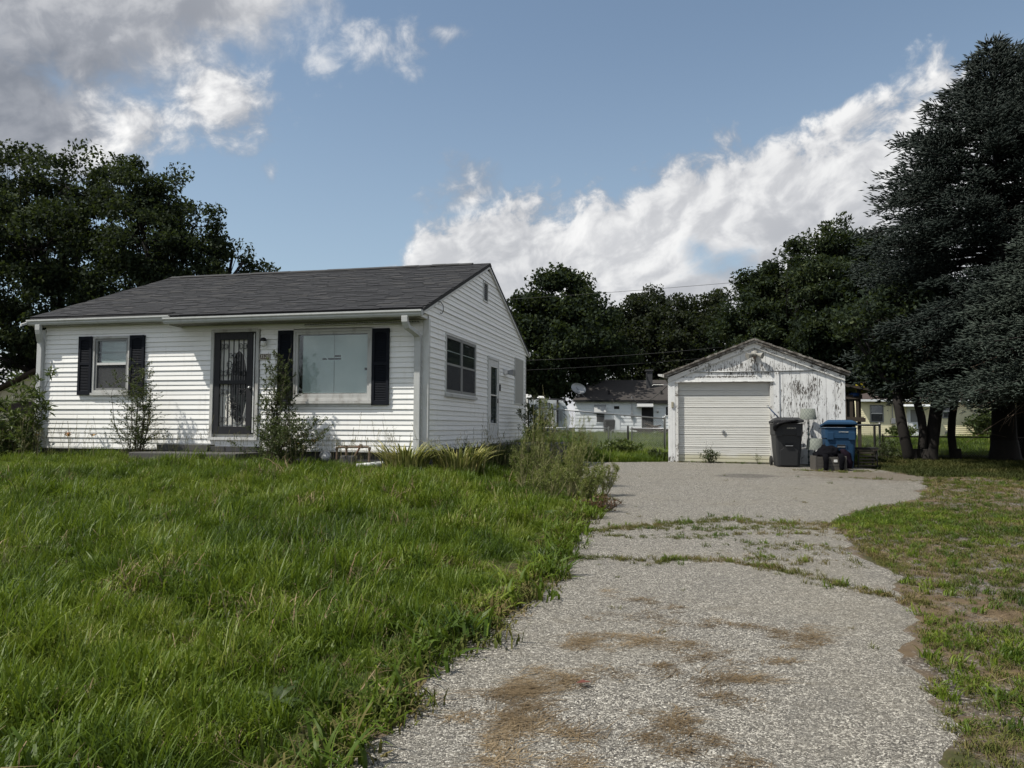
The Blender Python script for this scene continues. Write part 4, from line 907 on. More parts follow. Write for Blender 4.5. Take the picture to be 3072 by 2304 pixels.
# bin bag, broken out over the rim of the grey bin
def crumple(name, rings, m, amp, seed, sub=2):
    "closed crumpled shape from rings of points"
    o = MB().rings(rings); me = o.mesh(name, True); ob = obj(name, me, m)
    s = ob.modifiers.new('subdivision', 'SUBSURF'); s.levels = sub; s.render_levels = sub
    tx = bpy.data.textures.new(name + '_wrinkle', 'CLOUDS'); tx.noise_scale = 0.09; tx.noise_depth = 3
    d = ob.modifiers.new('wrinkles', 'DISPLACE'); d.texture = tx; d.strength = amp; d.mid_level = 0.5; d.texture_coords = 'LOCAL'
    return ob
def oval(c, rx, ry, n=10, jit=0.0):
    return [(c[0] + rx * math.cos(2 * math.pi * i / n) * (1 + random.uniform(-jit, jit)), c[1] + ry * math.sin(2 * math.pi * i / n) * (1 + random.uniform(-jit, jit)), c[2]) for i in range(n)]
zb = b1.location.z
bag = crumple('rubbish_bag', [oval((6.37, 18.62, zb + 0.86), 0.03, 0.05), oval((6.40, 18.63, zb + 0.97), 0.075, 0.10, jit=0.2), oval((6.46, 18.62, zb + 1.075), 0.12, 0.16, jit=0.2), oval((6.78, 18.70, zb + 1.13), 0.34, 0.22, jit=0.15), oval((6.85, 18.76, zb + 1.165), 0.22, 0.15, jit=0.2)], M_BAG, 0.07, 1)
tag(bag, 'black plastic bag spilling over the rim of the charcoal bin', 'rubbish bag')
pole = MB().tube([(6.62, 18.85, zb + 1.13), (6.36, 18.85, zb + 1.40)], 0.016, 8).tube([(6.36, 18.85, zb + 1.40), (6.31, 18.85, zb + 1.46)], 0.010, 6)
rg = [(6.295 + 0.022 * math.cos(a), 18.85, zb + 1.478 + 0.022 * math.sin(a)) for a in np.linspace(0, 2 * math.pi, 11)]
pole.tube(rg, 0.005, 5, False)
tag(pole.build('broom_handle', plain('blue_pole', (0.03, 0.055, 0.11), 0.4), None, smooth=True), 'thin blue pole with ring end sticking out of the charcoal bin', 'pole')
# lamps
def shade_fn(T, bs):
    c = coords(T); sp = T.new('ShaderNodeSeparateXYZ'); T.l.new(c, sp.inputs[0])
    a = T.m('MULTIPLY', T.m('ARCTAN2', sp.outputs[0], sp.outputs[1]), 0.18)
    def line(s): 
        v = T.m('FRACT', T.m('MULTIPLY', T.m('ADD', a, T.m('MULTIPLY', sp.outputs[2], s)), 12.0)); return T.step(T.m('ABSOLUTE', T.m('SUBTRACT', v, 0.5)), 0.03, 0.055, 1, 0)
    f = T.m('MAXIMUM', line(0.8), line(-0.8)); w = T.noise(T.mapping(c, (60, 60, 60)), 1, 3, 0.5)
    k = T.mix(w, (0.13, 0.145, 0.125), (0.175, 0.19, 0.17)); T.put(bs.inputs['Base Color'], T.mix(f, k, (0.04, 0.05, 0.047))); bs.inputs['Roughness'].default_value = 0.9
M_SHADE = mat('sage_lattice_shade', shade_fn); M_TEAL = plain('dark_teal_metal', (0.025, 0.045, 0.052), 0.4)
def lamp(label, loc, hs, group=None):
    t = thing('lamp', label, 'lamp', loc, 0, group)
    MB().lathe([(0.0, 0), (0.12, 0), (0.12, 0.015), (0.03, 0.03), (0.0, 0.03)], 18).build('base', M_TEAL, t, smooth=True)
    pr = [(0.014, 0.03)]; z = 0.06
    while z < hs - 0.04: pr += [(0.014, z), (0.026, z + 0.03), (0.014, z + 0.06)]; z += 0.14
    pr += [(0.012, hs + 0.2)]
    MB().lathe(pr, 10).build('stem', M_TEAL, t, smooth=True)
    MB().lathe([(0.198, hs), (0.168, hs + 0.27), (0.165, hs + 0.27), (0.195, hs)], 28, caps=False).build('lamp_shade', M_SHADE, t, smooth=True)
    return t
z = gz(7.52, 19.2); lamp('taller lamp with sage lattice shade against the peeling garage wall', (7.42, 19.22, z), 1.16)
z = gz(7.4, 18.75); lamp('shorter lamp with sage lattice shade standing between the bins', (7.38, 18.72, z), 0.44)
# storage box with clothes
M_WICK = plain('grey_plank_resin', (0.060, 0.056, 0.050), 0.8, var=0.2, bump=0.3)
bxl = (7.42, 18.05); zb = gz(*bxl)

bt = thing('storage_box', 'low grey plank storage box heaped with black clothes', 'box', (bxl[0], bxl[1], zb), R(-6))
for i in range(4):
    MB().box(-0.33, -0.235, 0.015 + i * 0.078, 0.33, -0.21, 0.015 + i * 0.078 + 0.072).build('front_plank', M_WICK, bt, bevel=0.004)
for sx in (-1, 1):
    MB().box(sx * 0.335 - 0.018, -0.24, 0.0, sx * 0.335 + 0.018, 0.21, 0.34).build('end_panel', M_WICK, bt, bevel=0.006)
MB().box(-0.317, 0.18, 0.01, 0.317, 0.205, 0.33).build('back_panel', M_WICK, bt); MB().box(-0.317, -0.208, 0.01, 0.317, 0.178, 0.04).build('bottom', M_WICK, bt)
MB().box(0.06, -0.245, 0.20, 0.14, -0.237, 0.26).build('paper_tag', M_WHITEPL, bt)
M_CLOTH = plain('black_clothing', (0.0055, 0.0055, 0.007), 0.95, var=0.3, spec=0.03); M_CLOTH2 = plain('dark_plum_clothing', (0.013, 0.009, 0.014), 0.95, var=0.3, spec=0.03)
zc = zb + 0.30
cl = crumple('jacket_heap', [oval((7.40, 18.02, zc - 0.02), 0.34, 0.22, jit=0.1), oval((7.42, 18.02, zc + 0.08), 0.40, 0.26, 12, jit=0.15)[:10], oval((7.46, 18.06, zc + 0.19), 0.26, 0.17, jit=0.2), oval((7.40, 18.08, zc + 0.27), 0.11, 0.08, jit=0.3)], M_CLOTH, 0.14, 2)
tag(cl, 'rumpled black clothes heaped on the grey storage box', 'clothes')
for (x, lab) in ((7.25, 'black trouser leg hanging over the front of the storage box, toward the charcoal bin'), (7.60, 'black trouser leg hanging over the front of the storage box, toward the blue bin')):
    y = 17.74 - (x - 7.42) * 0.10
    lg = crumple('trouser_leg', [oval((x, y, zb + 0.012), 0.065, 0.03), oval((x, y, zb + 0.14), 0.06, 0.032, jit=0.1), oval((x + 0.005, y, zb + 0.27), 0.07, 0.038, jit=0.1), oval((x + 0.02, y + 0.06, zb + 0.37), 0.08, 0.06), oval((x + 0.03, y + 0.16, zb + 0.40), 0.07, 0.05)], M_CLOTH, 0.02, 3)
    tag(lg, lab, 'clothes')
jk = crumple('draped_coat', [oval((7.86, 17.98, zb + 0.02), 0.11, 0.07), oval((7.86, 17.98, zb + 0.20), 0.13, 0.09, jit=0.1), oval((7.82, 17.98, zb + 0.38), 0.12, 0.10, jit=0.1), oval((7.74, 18.0, zb + 0.50), 0.08, 0.07)], M_CLOTH2, 0.06, 4)
tag(jk, 'dark plum coat draped down the side of the storage box', 'coat')
# chair: dark wood with pale cushion edge and ladder slats
cx, cy = 8.62, 18.75; zb = gz(cx, cy)
ch = thing('chair', 'dark wooden chair with tan cushion beside the blue bin', 'chair', (cx, cy, zb), R(-10))
for sx in (-1, 1):
    for sy in (-1, 1): MB().tube([(sx * 0.22, sy * 0.20, 0.0), (sx * 0.205, sy * 0.18, 0.44)], [0.016, 0.022], 6).build('leg', M_DARK, ch)
MB().box(-0.245, -0.23, 0.425, 0.245, 0.22, 0.455).build('seat', M_WOOD, ch, bevel=0.008)
cu = MB().rings([oval((0.0, -0.02, 0.340), 0.19, 0.17, 14), oval((0.0, -0.02, 0.355), 0.225, 0.20, 14), oval((0.0, -0.02, 0.385), 0.225, 0.20, 14), oval((0, -0.02, 0.40), 0.19, 0.17, 14)])
cu.build('cushion', plain('tan_cushion', (0.17, 0.145, 0.10), 0.9), ch, smooth=True)
for i in range(4): MB().box(-0.19, -0.205, 0.05 + i * 0.075, 0.17, -0.185, 0.085 + i * 0.075).build('slat', M_WOOD, ch, bevel=0.004)
MB().box(-0.25, -0.235, 0.46, 0.25, 0.1, 0.50).build('upturned_back', M_DARK, ch, bevel=0.008)

# ------------------------------------------------------------------ playset behind the garage
pset = thing('wooden_playset', 'dark weathered wooden play tower with slatted rail behind the garage', 'playset', (10.9, 25.2, gz(10.9, 25.2)), -PSI)
zb = pset.location.z
for sx, sy in ((-0.9, -0.7), (0.34, -0.7), (-0.9, 0.7), (0.34, 0.7)): MB().box(sx - 0.05, sy - 0.05, -0.1, sx + 0.05, sy + 0.05, 2.25).build('post', M_WOOD, pset, bevel=0.008)
MB().box(0.12, -0.78, -0.1, 0.22, -0.70, 1.25).build('post', M_WOOD, pset, bevel=0.008)
MB().box(-0.98, -0.80, 1.16, 0.46, 0.80, 1.25).build('deck', M_WOOD, pset); MB().box(-0.98, -0.82, 1.82, 0.42, -0.76, 1.96).build('rail', M_WOOD, pset); MB().box(-1.0, -0.84, 1.10, 0.50, -0.78, 1.22).build('rail', M_WOOD, pset)
for i in range(7): MB().box(-0.85 + i * 0.18, -0.79, 1.22, -0.76 + i * 0.18, -0.765, 1.85).build('slat', M_WOOD, pset)
MB().hull([(-1.1, -0.95, 2.42), (0.75, -0.95, 2.05), (0.75, 0.95, 2.05), (-1.1, 0.95, 2.42)], [(-1.1, -0.95, 2.50), (0.75, -0.95, 2.13), (0.75, 0.95, 2.13), (-1.1, 0.95, 2.50)]).build('roof', M_WOOD, pset)
def flower_toy():
    pts = [( (0.15 + 0.03 * math.cos(6 * a)) * math.cos(a), (0.15 + 0.03 * math.cos(6 * a)) * math.sin(a)) for a in np.linspace(0, 2 * math.pi, 36, endpoint=False)]
    return MB().hull([(x, 0, z) for x, z in pts], [(x, 0.05, z) for x, z in pts])
px, py, _ = (11.10, 24.35, 0)
ft = flower_toy().build('flower_toy', plain('yellow_plastic', (0.38, 0.32, 0.02), 0.4), None, bevel=0.01); ft.location = (11.13, 24.52, 2.90); ft.rotation_euler = (0, 0, -PSI)
tag(ft, 'yellow scalloped plastic flower toy on the play tower', 'toy')
bt2 = MB().lathe([(0.0, 0), (0.20, 0), (0.20, 0.06), (0.14, 0.12), (0.0, 0.13)], 18).build('toy_tub', plain('blue_plastic', (0.015, 0.06, 0.20), 0.4), None, smooth=True); bt2.location = (10.98, 24.52, 2.62)
tag(bt2, 'blue plastic tub on the rail of the play tower', 'toy')
rt = MB().lathe([(0.0, 0), (0.11, 0), (0.11, 0.08), (0.05, 0.11), (0.0, 0.11)], 14).build('toy_cup', plain('red_plastic', (0.42, 0.03, 0.05), 0.4), None, smooth=True); rt.location = (10.60, 24.60, 2.62)
tag(rt, 'red plastic cup on the rail of the play tower', 'toy')

# ------------------------------------------------------------------ chain-link fences
M_LINK = plain('grey_chain_link_wire', (0.17, 0.175, 0.18), 0.5, 0.4)
M_RAILB = plain('dark_brown_rail', (0.045, 0.038, 0.034), 0.7, var=0.3)
def chain_mesh(L, H, pitch=0.075, r=0.0032):
    "diamond mesh in the XZ plane as thin square wires"
    V = []; Fc = []
    n = int((L + H) / pitch)
    for s in (1, -1):
        for i in range(-int(H / pitch) - 1, int(L / pitch) + 2):
            x0 = i * pitch; z0 = 0.0; x1 = x0 + H; z1 = H
            if s < 0: x0, x1 = x0, x0 - H; x0 += H; x1 += H
            # clip to 0..L
            def at(x): return z0 + (x - x0) / (x1 - x0) * (z1 - z0)
            a, b = (x0, x1) if x0 < x1 else (x1, x0)
            ca, cb = max(a, 0), min(b, L)
            if cb - ca < 0.01: continue
            p = (ca, at(ca)); q = (cb, at(cb)); o = len(V)
            for (x, z) in (p, q): V += [(x - r, 0, z), (x, -r, z), (x + r, 0, z), (x, r, z)]
            Fc += [(o + k, o + (k + 1) % 4, o + 4 + (k + 1) % 4, o + 4 + k) for k in range(4)]
    return fast_mesh('chain_link', V, Fc)
def fence(name, label, p0, p1, posts, h, rails=(1.0,), post_r=0.03, mpost=M_GREY, mrail=M_GREY, pitch=0.075, r=0.0032, post_h=None):
    a, b = Vector((*p0, gz(*p0))), Vector((*p1, gz(*p1))); L = (b - a).length; rz = math.atan2(b.y - a.y, b.x - a.x)
    t = thing(name, label, 'fence', a, rz); dz = b.z - a.z
    for f in posts:
        MB().lathe([(0.0, -0.1), (post_r, -0.1), (post_r, h + 0.03), (post_r * 1.15, h + 0.04), (post_r * 0.6, h + 0.075), (0.0, h + 0.08)], 10, (L * f, 0, dz * f)).build('post', mpost, t, smooth=True)
    for f in rails: MB().tube([(0, 0, h * f), (L, 0, h * f + dz)], 0.022, 8).build('rail', mrail, t, smooth=True)
    obj('chain_link', chain_mesh(L, h - 0.03, pitch, r), M_LINK, t, (0, 0.0, 0.02), (0, -math.atan2(dz, L), 0))
    return t
fence('chain_link_fence', 'chain link fence with grey corner post between the house and garage', (0.75, 23.85), (4.83, 24.3), (0.0, 1.0), 1.17, (1.0,), 0.036)
dk = MB().lathe([(0.0, 0), (0.035, 0), (0.03, 0.95), (0.0, 0.97)], 8).build('dark_post', M_DARK, None, smooth=True); dk.location = (3.63, 24.0, gz(3.63, 24.0) - 0.02)
tag(dk, 'short black metal post standing in the grass by the near fence', 'post')
fence('chain_link_fence', 'farther chain link fence crossing the back yard behind tall grass', (0.6, 33.0), (4.10, 32.5), (0.0, 0.5, 1.0), 0.80, (1.0,), 0.03)
fence('chain_link_fence', 'farther chain link fence running behind the garage toward the wood pile', (5.05, 32.3), (9.5, 31.8), (0.0, 0.4, 1.0), 0.80, (1.0,), 0.03)
gt = thing('yard_gate', 'narrow chain link gate with rounded pipe frame in the far fence', 'gate', (4.16, 32.45, gz(4.16, 32.45)), 0)
MB().tube([(0.03, 0, 0.05), (0.03, 0, 0.66), (0.08, 0, 0.72), (0.70, 0, 0.72), (0.75, 0, 0.66), (0.75, 0, 0.05)], 0.018, 8).build('pipe_frame', M_GREY, gt, smooth=True)
obj('chain_link', chain_mesh(0.68, 0.62), M_LINK, gt, (0.05, 0.0, 0.06))
fence('chain_link_fence', 'chain link fence with grey post just right of the blue bin', (9.5, 22.6), (11.02, 23.0), (1.0,), 1.0, (1.0,), 0.032)
fence('chain_link_fence', 'low fence with brown top rail behind the forked tree', (11.2, 23.2), (15.5, 22.6), (0.0, 0.35, 0.7, 1.0), 0.66, (1.0,), 0.03, M_RAILB, M_RAILB)
dp = MB().tube([(10.58, 22.4, gz(10.58, 22.4) - 0.05), (10.58, 22.4, 1.72)], 0.035, 8).build('dark_post', M_DARK, None)
tag(dp, 'dark post leaning by the fence beside the blue bin', 'post')

# ------------------------------------------------------------------ white house across the back yard
M_WSID = plain('far_white_siding', (0.68, 0.71, 0.73), 0.6, var=0.05); M_DKROOF = plain('far_brown_roof', (0.036, 0.032, 0.030), 0.95, var=0.3, scale=3, bump=0.4)
M_CURT = plain('grey_sheet', (0.36, 0.35, 0.35), 0.9, var=0.1)
nb = thing('neighbour_house', 'white house with brown roof and small awnings beyond the back yard fence', 'house', (5.10, 62.0, 0), R(-7))
zg = 0.98
wcore = MB().box(0.03, 0.05, zg - 0.3, 11.97, 8.0, 3.70).build('wall', M_WSID, nb)
for i in range(10):
    z0 = zg + i * 0.27
    z1 = min(z0 + 0.262, 3.68)
    MB().hull([(0.0, 0.012, z0), (6.25, 0.012, z0), (6.25, 0.05, z0), (0.0, 0.05, z0)], [(0.0, 0.036, z1), (6.25, 0.036, z1), (6.25, 0.05, z1), (0.0, 0.05, z1)]).build('siding_board', M_WSID, wcore)
    if z1 < 3.5: MB().hull([(6.27, 0.012, z0), (12.0, 0.012, z0), (12.0, 0.05, z0), (6.27, 0.05, z0)], [(6.27, 0.036, z1), (12.0, 0.036, z1), (12.0, 0.05, z1), (6.27, 0.05, z1)]).build('siding_board', M_WSID, wcore)
MB().box(-0.02, 0.02, 0.5, 12.02, 0.06, zg).build('foundation', M_CONC, nb)
nr = MB().hull([(-0.15, -0.25, 3.72), (12.2, -0.25, 3.72), (12.2, 4.0, 5.55), (1.2, 4.0, 5.55)], [(-0.15, -0.25, 3.80), (12.2, -0.25, 3.80), (12.2, 4.0, 5.65), (1.2, 4.0, 5.65)]).build('roof', M_DKROOF, nb)
MB().hull([(-0.15, 8.3, 3.72), (12.2, 8.3, 3.72), (12.2, 4.01, 5.55), (1.2, 4.01, 5.55)], [(-0.15, 8.3, 3.80), (12.2, 8.3, 3.80), (12.2, 4.01, 5.65), (1.2, 4.01, 5.65)]).build('rear_slope', M_DKROOF, nr)
MB().hull([(-0.15, -0.25, 3.72), (1.2, 4.0, 5.55), (1.2, 4.01, 5.55), (-0.15, 8.3, 3.72)], [(-0.15, -0.25, 3.801), (1.2, 4.0, 5.651), (1.2, 4.011, 5.651), (-0.15, 8.3, 3.801)]).build('hip_end', M_DKROOF, nr)
MB().box(-0.15, -0.30, 3.64, 6.3, -0.25, 3.80).build('fascia', M_DARK, nb); MB().box(6.3, -0.28, 3.50, 12.2, -0.23, 3.70).build('fascia', M_DARK, nb)
MB().box(5.82, 2.2, 4.6, 6.32, 2.8, 6.30).build('chimney', M_FOUND, nr, bevel=0.02)
MB().box(5.74, 2.12, 6.28, 6.40, 2.88, 6.40).build('chimney_cap', M_FOUND, nr)
for x in (2.75, 6.95):
    MB().lathe([(0.09, 0), (0.09, 0.45), (0.0, 0.45)], 8, (x, 0.9, 4.15)).build('vent_pipe', M_DARK, nr)
M_AWN = plain('dull_awning_metal', (0.30, 0.31, 0.31), 0.6)
def awning(x0, x1, zt, zb_, out, parent):
    MB().hull([(x0, -out, zb_), (x1, -out, zb_), (x1, 0.0, zt), (x0, 0.0, zt)], [(x0, -out, zb_ + 0.05), (x1, -out, zb_ + 0.05), (x1, 0.0, zt + 0.05), (x0, 0.0, zt + 0.05)]).build('awning', M_AWN, parent)
    for xx in (x0, x1 - 0.02): MB().hull([(xx, -out, zb_), (xx + 0.02, -out, zb_), (xx + 0.02, 0, zt), (xx, 0, zt)], [(xx, -out + 0.01, zb_ + 0.01), (xx + 0.02, -out + 0.01, zb_ + 0.01), (xx + 0.02, 0.0, zb_), (xx, 0.0, zb_)]).build('awning_side', M_WSID, parent)
wn = frame_box(MB(), 1.66, 2.46, 1.92, 3.20, 0.09, -0.03, 0.03).build('window', M_WSID, nb)
MB().box(1.75, -0.005, 2.01, 2.37, 0.008, 2.95).build('pane', M_SCREEN, wn); MB().box(1.75, -0.01, 2.50, 2.37, 0.007, 2.55).build('meeting_rail', M_BRONZE, wn)
MB().box(1.75, 0.009, 2.0, 2.37, 0.011, 3.15).build('backing', M_FOUND, wn)
awning(1.55, 2.50, 3.38, 2.78, 0.45, nb)
wn = frame_box(MB(), 3.08, 3.60, 3.02, 3.36, 0.05, -0.03, 0.03).build('window', M_WSID, nb)
MB().box(3.13, 0.0, 3.07, 3.55, 0.008, 3.31).build('pane', M_DARK, wn)
MB().box(3.10, -0.012, 1.1, 3.60, 0.008, 3.0).build('patch_panel', M_WSID, nb)
dn = MB().box(5.32, -0.02, 1.20, 6.24, 0.01, 3.24).build('door', M_DARK, nb)
gr = MB()
for i in range(7): gr.box(5.40 + i * 0.125, -0.035, 1.28, 5.415 + i * 0.125, -0.022, 2.3)
gr.build('door_grille', M_BRONZE, dn)
MB().box(5.25, -0.5, 1.06, 6.3, 0.0, 1.18).build('step', M_CONC, nb)
awning(4.94, 6.22, 3.62, 3.22, 0.6, nb)
wl = MB().lathe([(0, 0), (0.05, 0.02), (0.09, 0.12), (0.07, 0.22), (0.0, 0.26)], 8, (6.58, -0.08, 2.75)).build('wall_lantern', M_BRONZE, nb)
wn = frame_box(MB(), 7.15, 8.2, 2.5, 3.35, 0.07, -0.03, 0.03).build('window', M_WSID, nb); MB().box(7.22, 0.0, 2.57, 8.13, 0.008, 3.28).build('pane', M_SCREEN, wn); MB().box(7.2, 0.009, 2.55, 8.15, 0.011, 3.3).build('backing', M_DARK, wn)
MB().tube([(4.55, -0.06, 4.1), (4.55, -0.06, 2.0)], 0.03, 6).build('service_mast', M_GREY, nb); MB().box(4.45, -0.12, 2.40, 4.65, -0.01, 2.72).build('meter_box', M_GREY, nb)
# satellite dish on its roof
sd = thing('satellite_dish', 'grey oval satellite dish on the corner of the white neighbour roof', 'dish', (5.45, 62.3, 4.02), 0)
ds = MB(); rings = []
for k in range(5):
    rr = 0.16 + 0.46 * k / 4; dep = 0.10 * (k / 4) ** 2
    rings.append([(rr * math.cos(a), rr * 0.72 * math.sin(a), dep) for a in np.linspace(0, 2 * math.pi, 20, endpoint=False)])
ds.rings(rings, True, False); ds.add([(0.16 * math.cos(a), 0.115 * math.sin(a), 0) for a in np.linspace(0, 2 * math.pi, 20, endpoint=False)], [tuple(range(20))])
ds.xform(Matrix.Translation((-0.05, 0, 0.70)) @ Matrix.Rotation(R(20), 4, 'Y') @ Matrix.Rotation(R(72), 4, 'X')).build('reflector', M_GREY, sd, smooth=True)
MB().tube([(0, 0.05, 0.0), (0, 0.05, 0.45), (-0.05, 0.0, 0.66)], 0.025, 6).build('mast', M_GREY, sd); MB().tube([(0.5, 0.02, 0.05), (0.02, 0.05, 0.45)], 0.015, 5).build('strut', M_GREY, sd); MB().tube([(-0.05, 0, 0.60), (-0.28, -0.40, 0.82)], 0.018, 5).build('feed_arm', M_BLACK, sd)
# sheet, ladder, bin, wood pile in the neighbour's yard
cs = MB(); cols = []
for i in range(9):
    x = i / 8 * 0.62; y = 0.05 * math.sin(i * 2.1); cols.append((x, y))
top = [(x, y, 2.45 + 0.0) for x, y in cols]; mid_ = [(x * 0.85 + 0.02, y * 1.3, 1.2) for x, y in cols]; bot = [(x * 0.9 - 0.08, y, 0.0) for x, y in cols]
cs.rings([[*top, *[(p[0], p[1] + 0.015, p[2]) for p in top[::-1]]], [*mid_, *[(p[0], p[1] + 0.015, p[2]) for p in mid_[::-1]]], [*bot, *[(p[0], p[1] + 0.015, p[2]) for p in bot[::-1]]]])
o = cs.build('hanging_sheet', M_CURT, None, smooth=True); o.location = (8.68, 61.80, 0.95)
tag(o, 'pale grey sheet hanging beside the small high window of the far white house', 'sheet')
ld = thing('step_ladder', 'white step ladder leaning by the far white house door', 'ladder', (9.62, 61.6, 0.96), 0)
for x in (0, 0.42): MB().tube([(x, -0.15, 0), (x * 0.8 + 0.04, 0.1, 1.75)], 0.03, 6).build('stile', M_WHITEPL, ld)
for i in range(5): MB().box(0.02, -0.13 + i * 0.045, 0.3 + i * 0.30, 0.40, -0.05 + i * 0.045, 0.34 + i * 0.30).build('rung', M_WHITEPL, ld)
wheelie('dark wheeled bin under the hanging sheet in the far yard', (7.10, 56.0, gz(7.1, 56)), R(5), M_BING, 0, '', 1.15, 0.75)
wp = thing('wood_pile', 'dark heap of logs and branches before the far white house door', 'wood pile', (10.3, 56.5, gz(10.3, 56.5)), 0)
for i in range(26):
    x = random.uniform(-1.1, 1.1); z = random.uniform(0.05, 0.85 - abs(x) * 0.4); a = random.uniform(-0.9, 0.9); L = random.uniform(0.4, 0.9)
    MB().tube([(x - L * math.cos(a), random.uniform(-0.5, 0.4), max(0.03, z - L * math.sin(a) * 0.5)), (x + L * math.cos(a), random.uniform(-0.5, 0.4), z + L * math.sin(a) * 0.5)], random.uniform(0.04, 0.09), 6).build('log', M_WOOD, wp)

# ------------------------------------------------------------------ camper trailer
M_RV = plain('camper_white_panel', (0.52, 0.56, 0.60), 0.4, var=0.05); M_RVD = plain('camper_dark_swirl', (0.08, 0.09, 0.10), 0.5); M_RVG = plain('camper_grey_band', (0.27, 0.28, 0.29), 0.5)
rv = thing('camper_trailer', 'white camper trailer with dark swirl graphics parked beyond the fence', 'camper', (0.55, 55.0, gz(1, 55)), R(-3))
zb = rv.location.z
def rvp(x): return x
side = [(0.62, 0.55), (3.50, 0.50), (3.62, 1.1), (3.50, 1.9), (3.25, 2.4), (2.95, 2.62), (0.62, 2.74)]
MB().hull([(x, 0.0, z) for x, z in side], [(x, 2.3, z) for x, z in side]).build('body', M_RV, rv, bevel=0.03)
MB().box(0.30, 0.1, 0.55, 0.615, 2.2, 2.72).build('rear_wall', M_WHITEPL, rv)
ribs = MB()
for i in range(22): ribs.box(0.66, -0.006, 0.62 + i * 0.085, 3.42 - max(0, i - 15) * 0.055, -0.001, 0.632 + i * 0.085)
ribs.build('panel_ribs', M_RVG, rv)
MB().box(0.60, -0.02, 0.5, 0.66, 0.02, 2.76).build('corner_trim', M_BLACK, rv)
MB().tube([(0.5, -0.16, 2.76), (3.15, -0.16, 2.64)], 0.05, 8).build('awning_roll', M_BLACK, rv)
for x, z in ((1.46, 2.70), (2.72, 2.64)): MB().box(x - 0.07, -0.20, 0.7, x + 0.07, -0.05, z).build('awning_arm', M_BLACK, rv)
dr_ = MB().box(1.66, -0.03, 0.7, 2.16, 0.0, 2.42).build('slide_panel', M_RVG, rv); frame_box(MB(), 1.64, 2.18, 0.68, 2.44, 0.03, -0.036, -0.005).build('panel_trim', M_BLACK, dr_)
for i, (z, a) in enumerate(((2.05, 0.12), (1.75, 0.2), (1.5, 0.26))): MB().hull([(1.69, -0.034, z), (2.12, -0.034, z + a), (2.12, -0.034, z + a + 0.05), (1.69, -0.034, z + 0.09)], [(1.69, -0.031, z), (2.12, -0.031, z + a), (2.12, -0.031, z + a + 0.05), (1.69, -0.031, z + 0.09)]).build('swirl', M_RV, dr_)
d_ = MB().box(2.26, -0.025, 0.7, 2.46, 0.0, 2.36).build('door', M_WHITEPL, rv, bevel=0.01); MB().box(2.32, -0.032, 1.4, 2.42, -0.026, 2.15).build('pane', M_DARK, d_)
wv = MB().box(1.02, -0.03, 1.15, 1.24, 0.0, 1.78).build('window', M_DARK, rv, bevel=0.04)
wv2 = MB().box(2.88, -0.03, 1.15, 3.08, 0.0, 1.86).build('window', M_RVG, rv, bevel=0.02)
def swoosh(pts, w):
    o = MB()
    n = len(pts); a = [(x, -0.012, z) for x, z in pts]; b = [(x, -0.012, z - w * math.sin(math.pi * i / (n - 1))- 0.003) for i, (x, z) in enumerate(pts)]
    for i in range(n - 1): o.hull([a[i], b[i], b[i + 1], a[i + 1]], [(p[0], -0.008, p[2]) for p in (a[i], b[i], b[i + 1], a[i + 1])])
    o.build('swirl', M_RVD, rv)
for pts, w in (([(0.68, 1.95), (0.85, 2.15), (1.1, 2.22), (1.45, 2.24)], 0.07), ([(0.68, 1.78), (0.85, 2.02), (1.05, 2.10)], 0.08), ([(0.68, 1.42), (0.85, 1.52), (1.0, 1.5)], 0.06), ([(0.68, 1.2), (0.8, 1.35), (0.95, 1.4)], 0.06), ([(3.0, 2.25), (3.2, 2.1), (3.32, 1.9)], 0.06), ([(3.05, 1.75), (3.3, 1.6), (3.5, 1.3)], 0.1), ([(3.05, 1.55), (3.2, 1.45), (3.4, 1.15)], 0.07)): swoosh(pts, w)
MB().hull([(0.28, 0.6, 2.76), (0.95, 0.6, 2.74), (0.95, 1.4, 2.74), (0.28, 1.4, 2.76)], [(0.30, 0.65, 3.08), (0.78, 0.65, 3.06), (0.78, 1.35, 3.06), (0.30, 1.35, 3.08)]).build('roof_air_unit', M_WHITEPL, rv, bevel=0.03)
MB().hull([(1.2, 0.6, 2.72), (1.85, 0.6, 2.70), (1.85, 1.3, 2.70), (1.2, 1.3, 2.72)], [(1.3, 0.65, 2.95), (1.72, 0.65, 2.94), (1.72, 1.25, 2.94), (1.3, 1.25, 2.95)]).build('roof_vent', M_WHITEPL, rv, bevel=0.04)
for x in (1.9, 2.6): MB().lathe([(0, -0.1), (0.33, -0.1), (0.33, 0.1), (0, 0.1)], 16).xform(Matrix.Translation((x, 0.12, 0.33)) @ Matrix.Rotation(R(90), 4, 'X')).build('wheel', M_TYRE, rv)

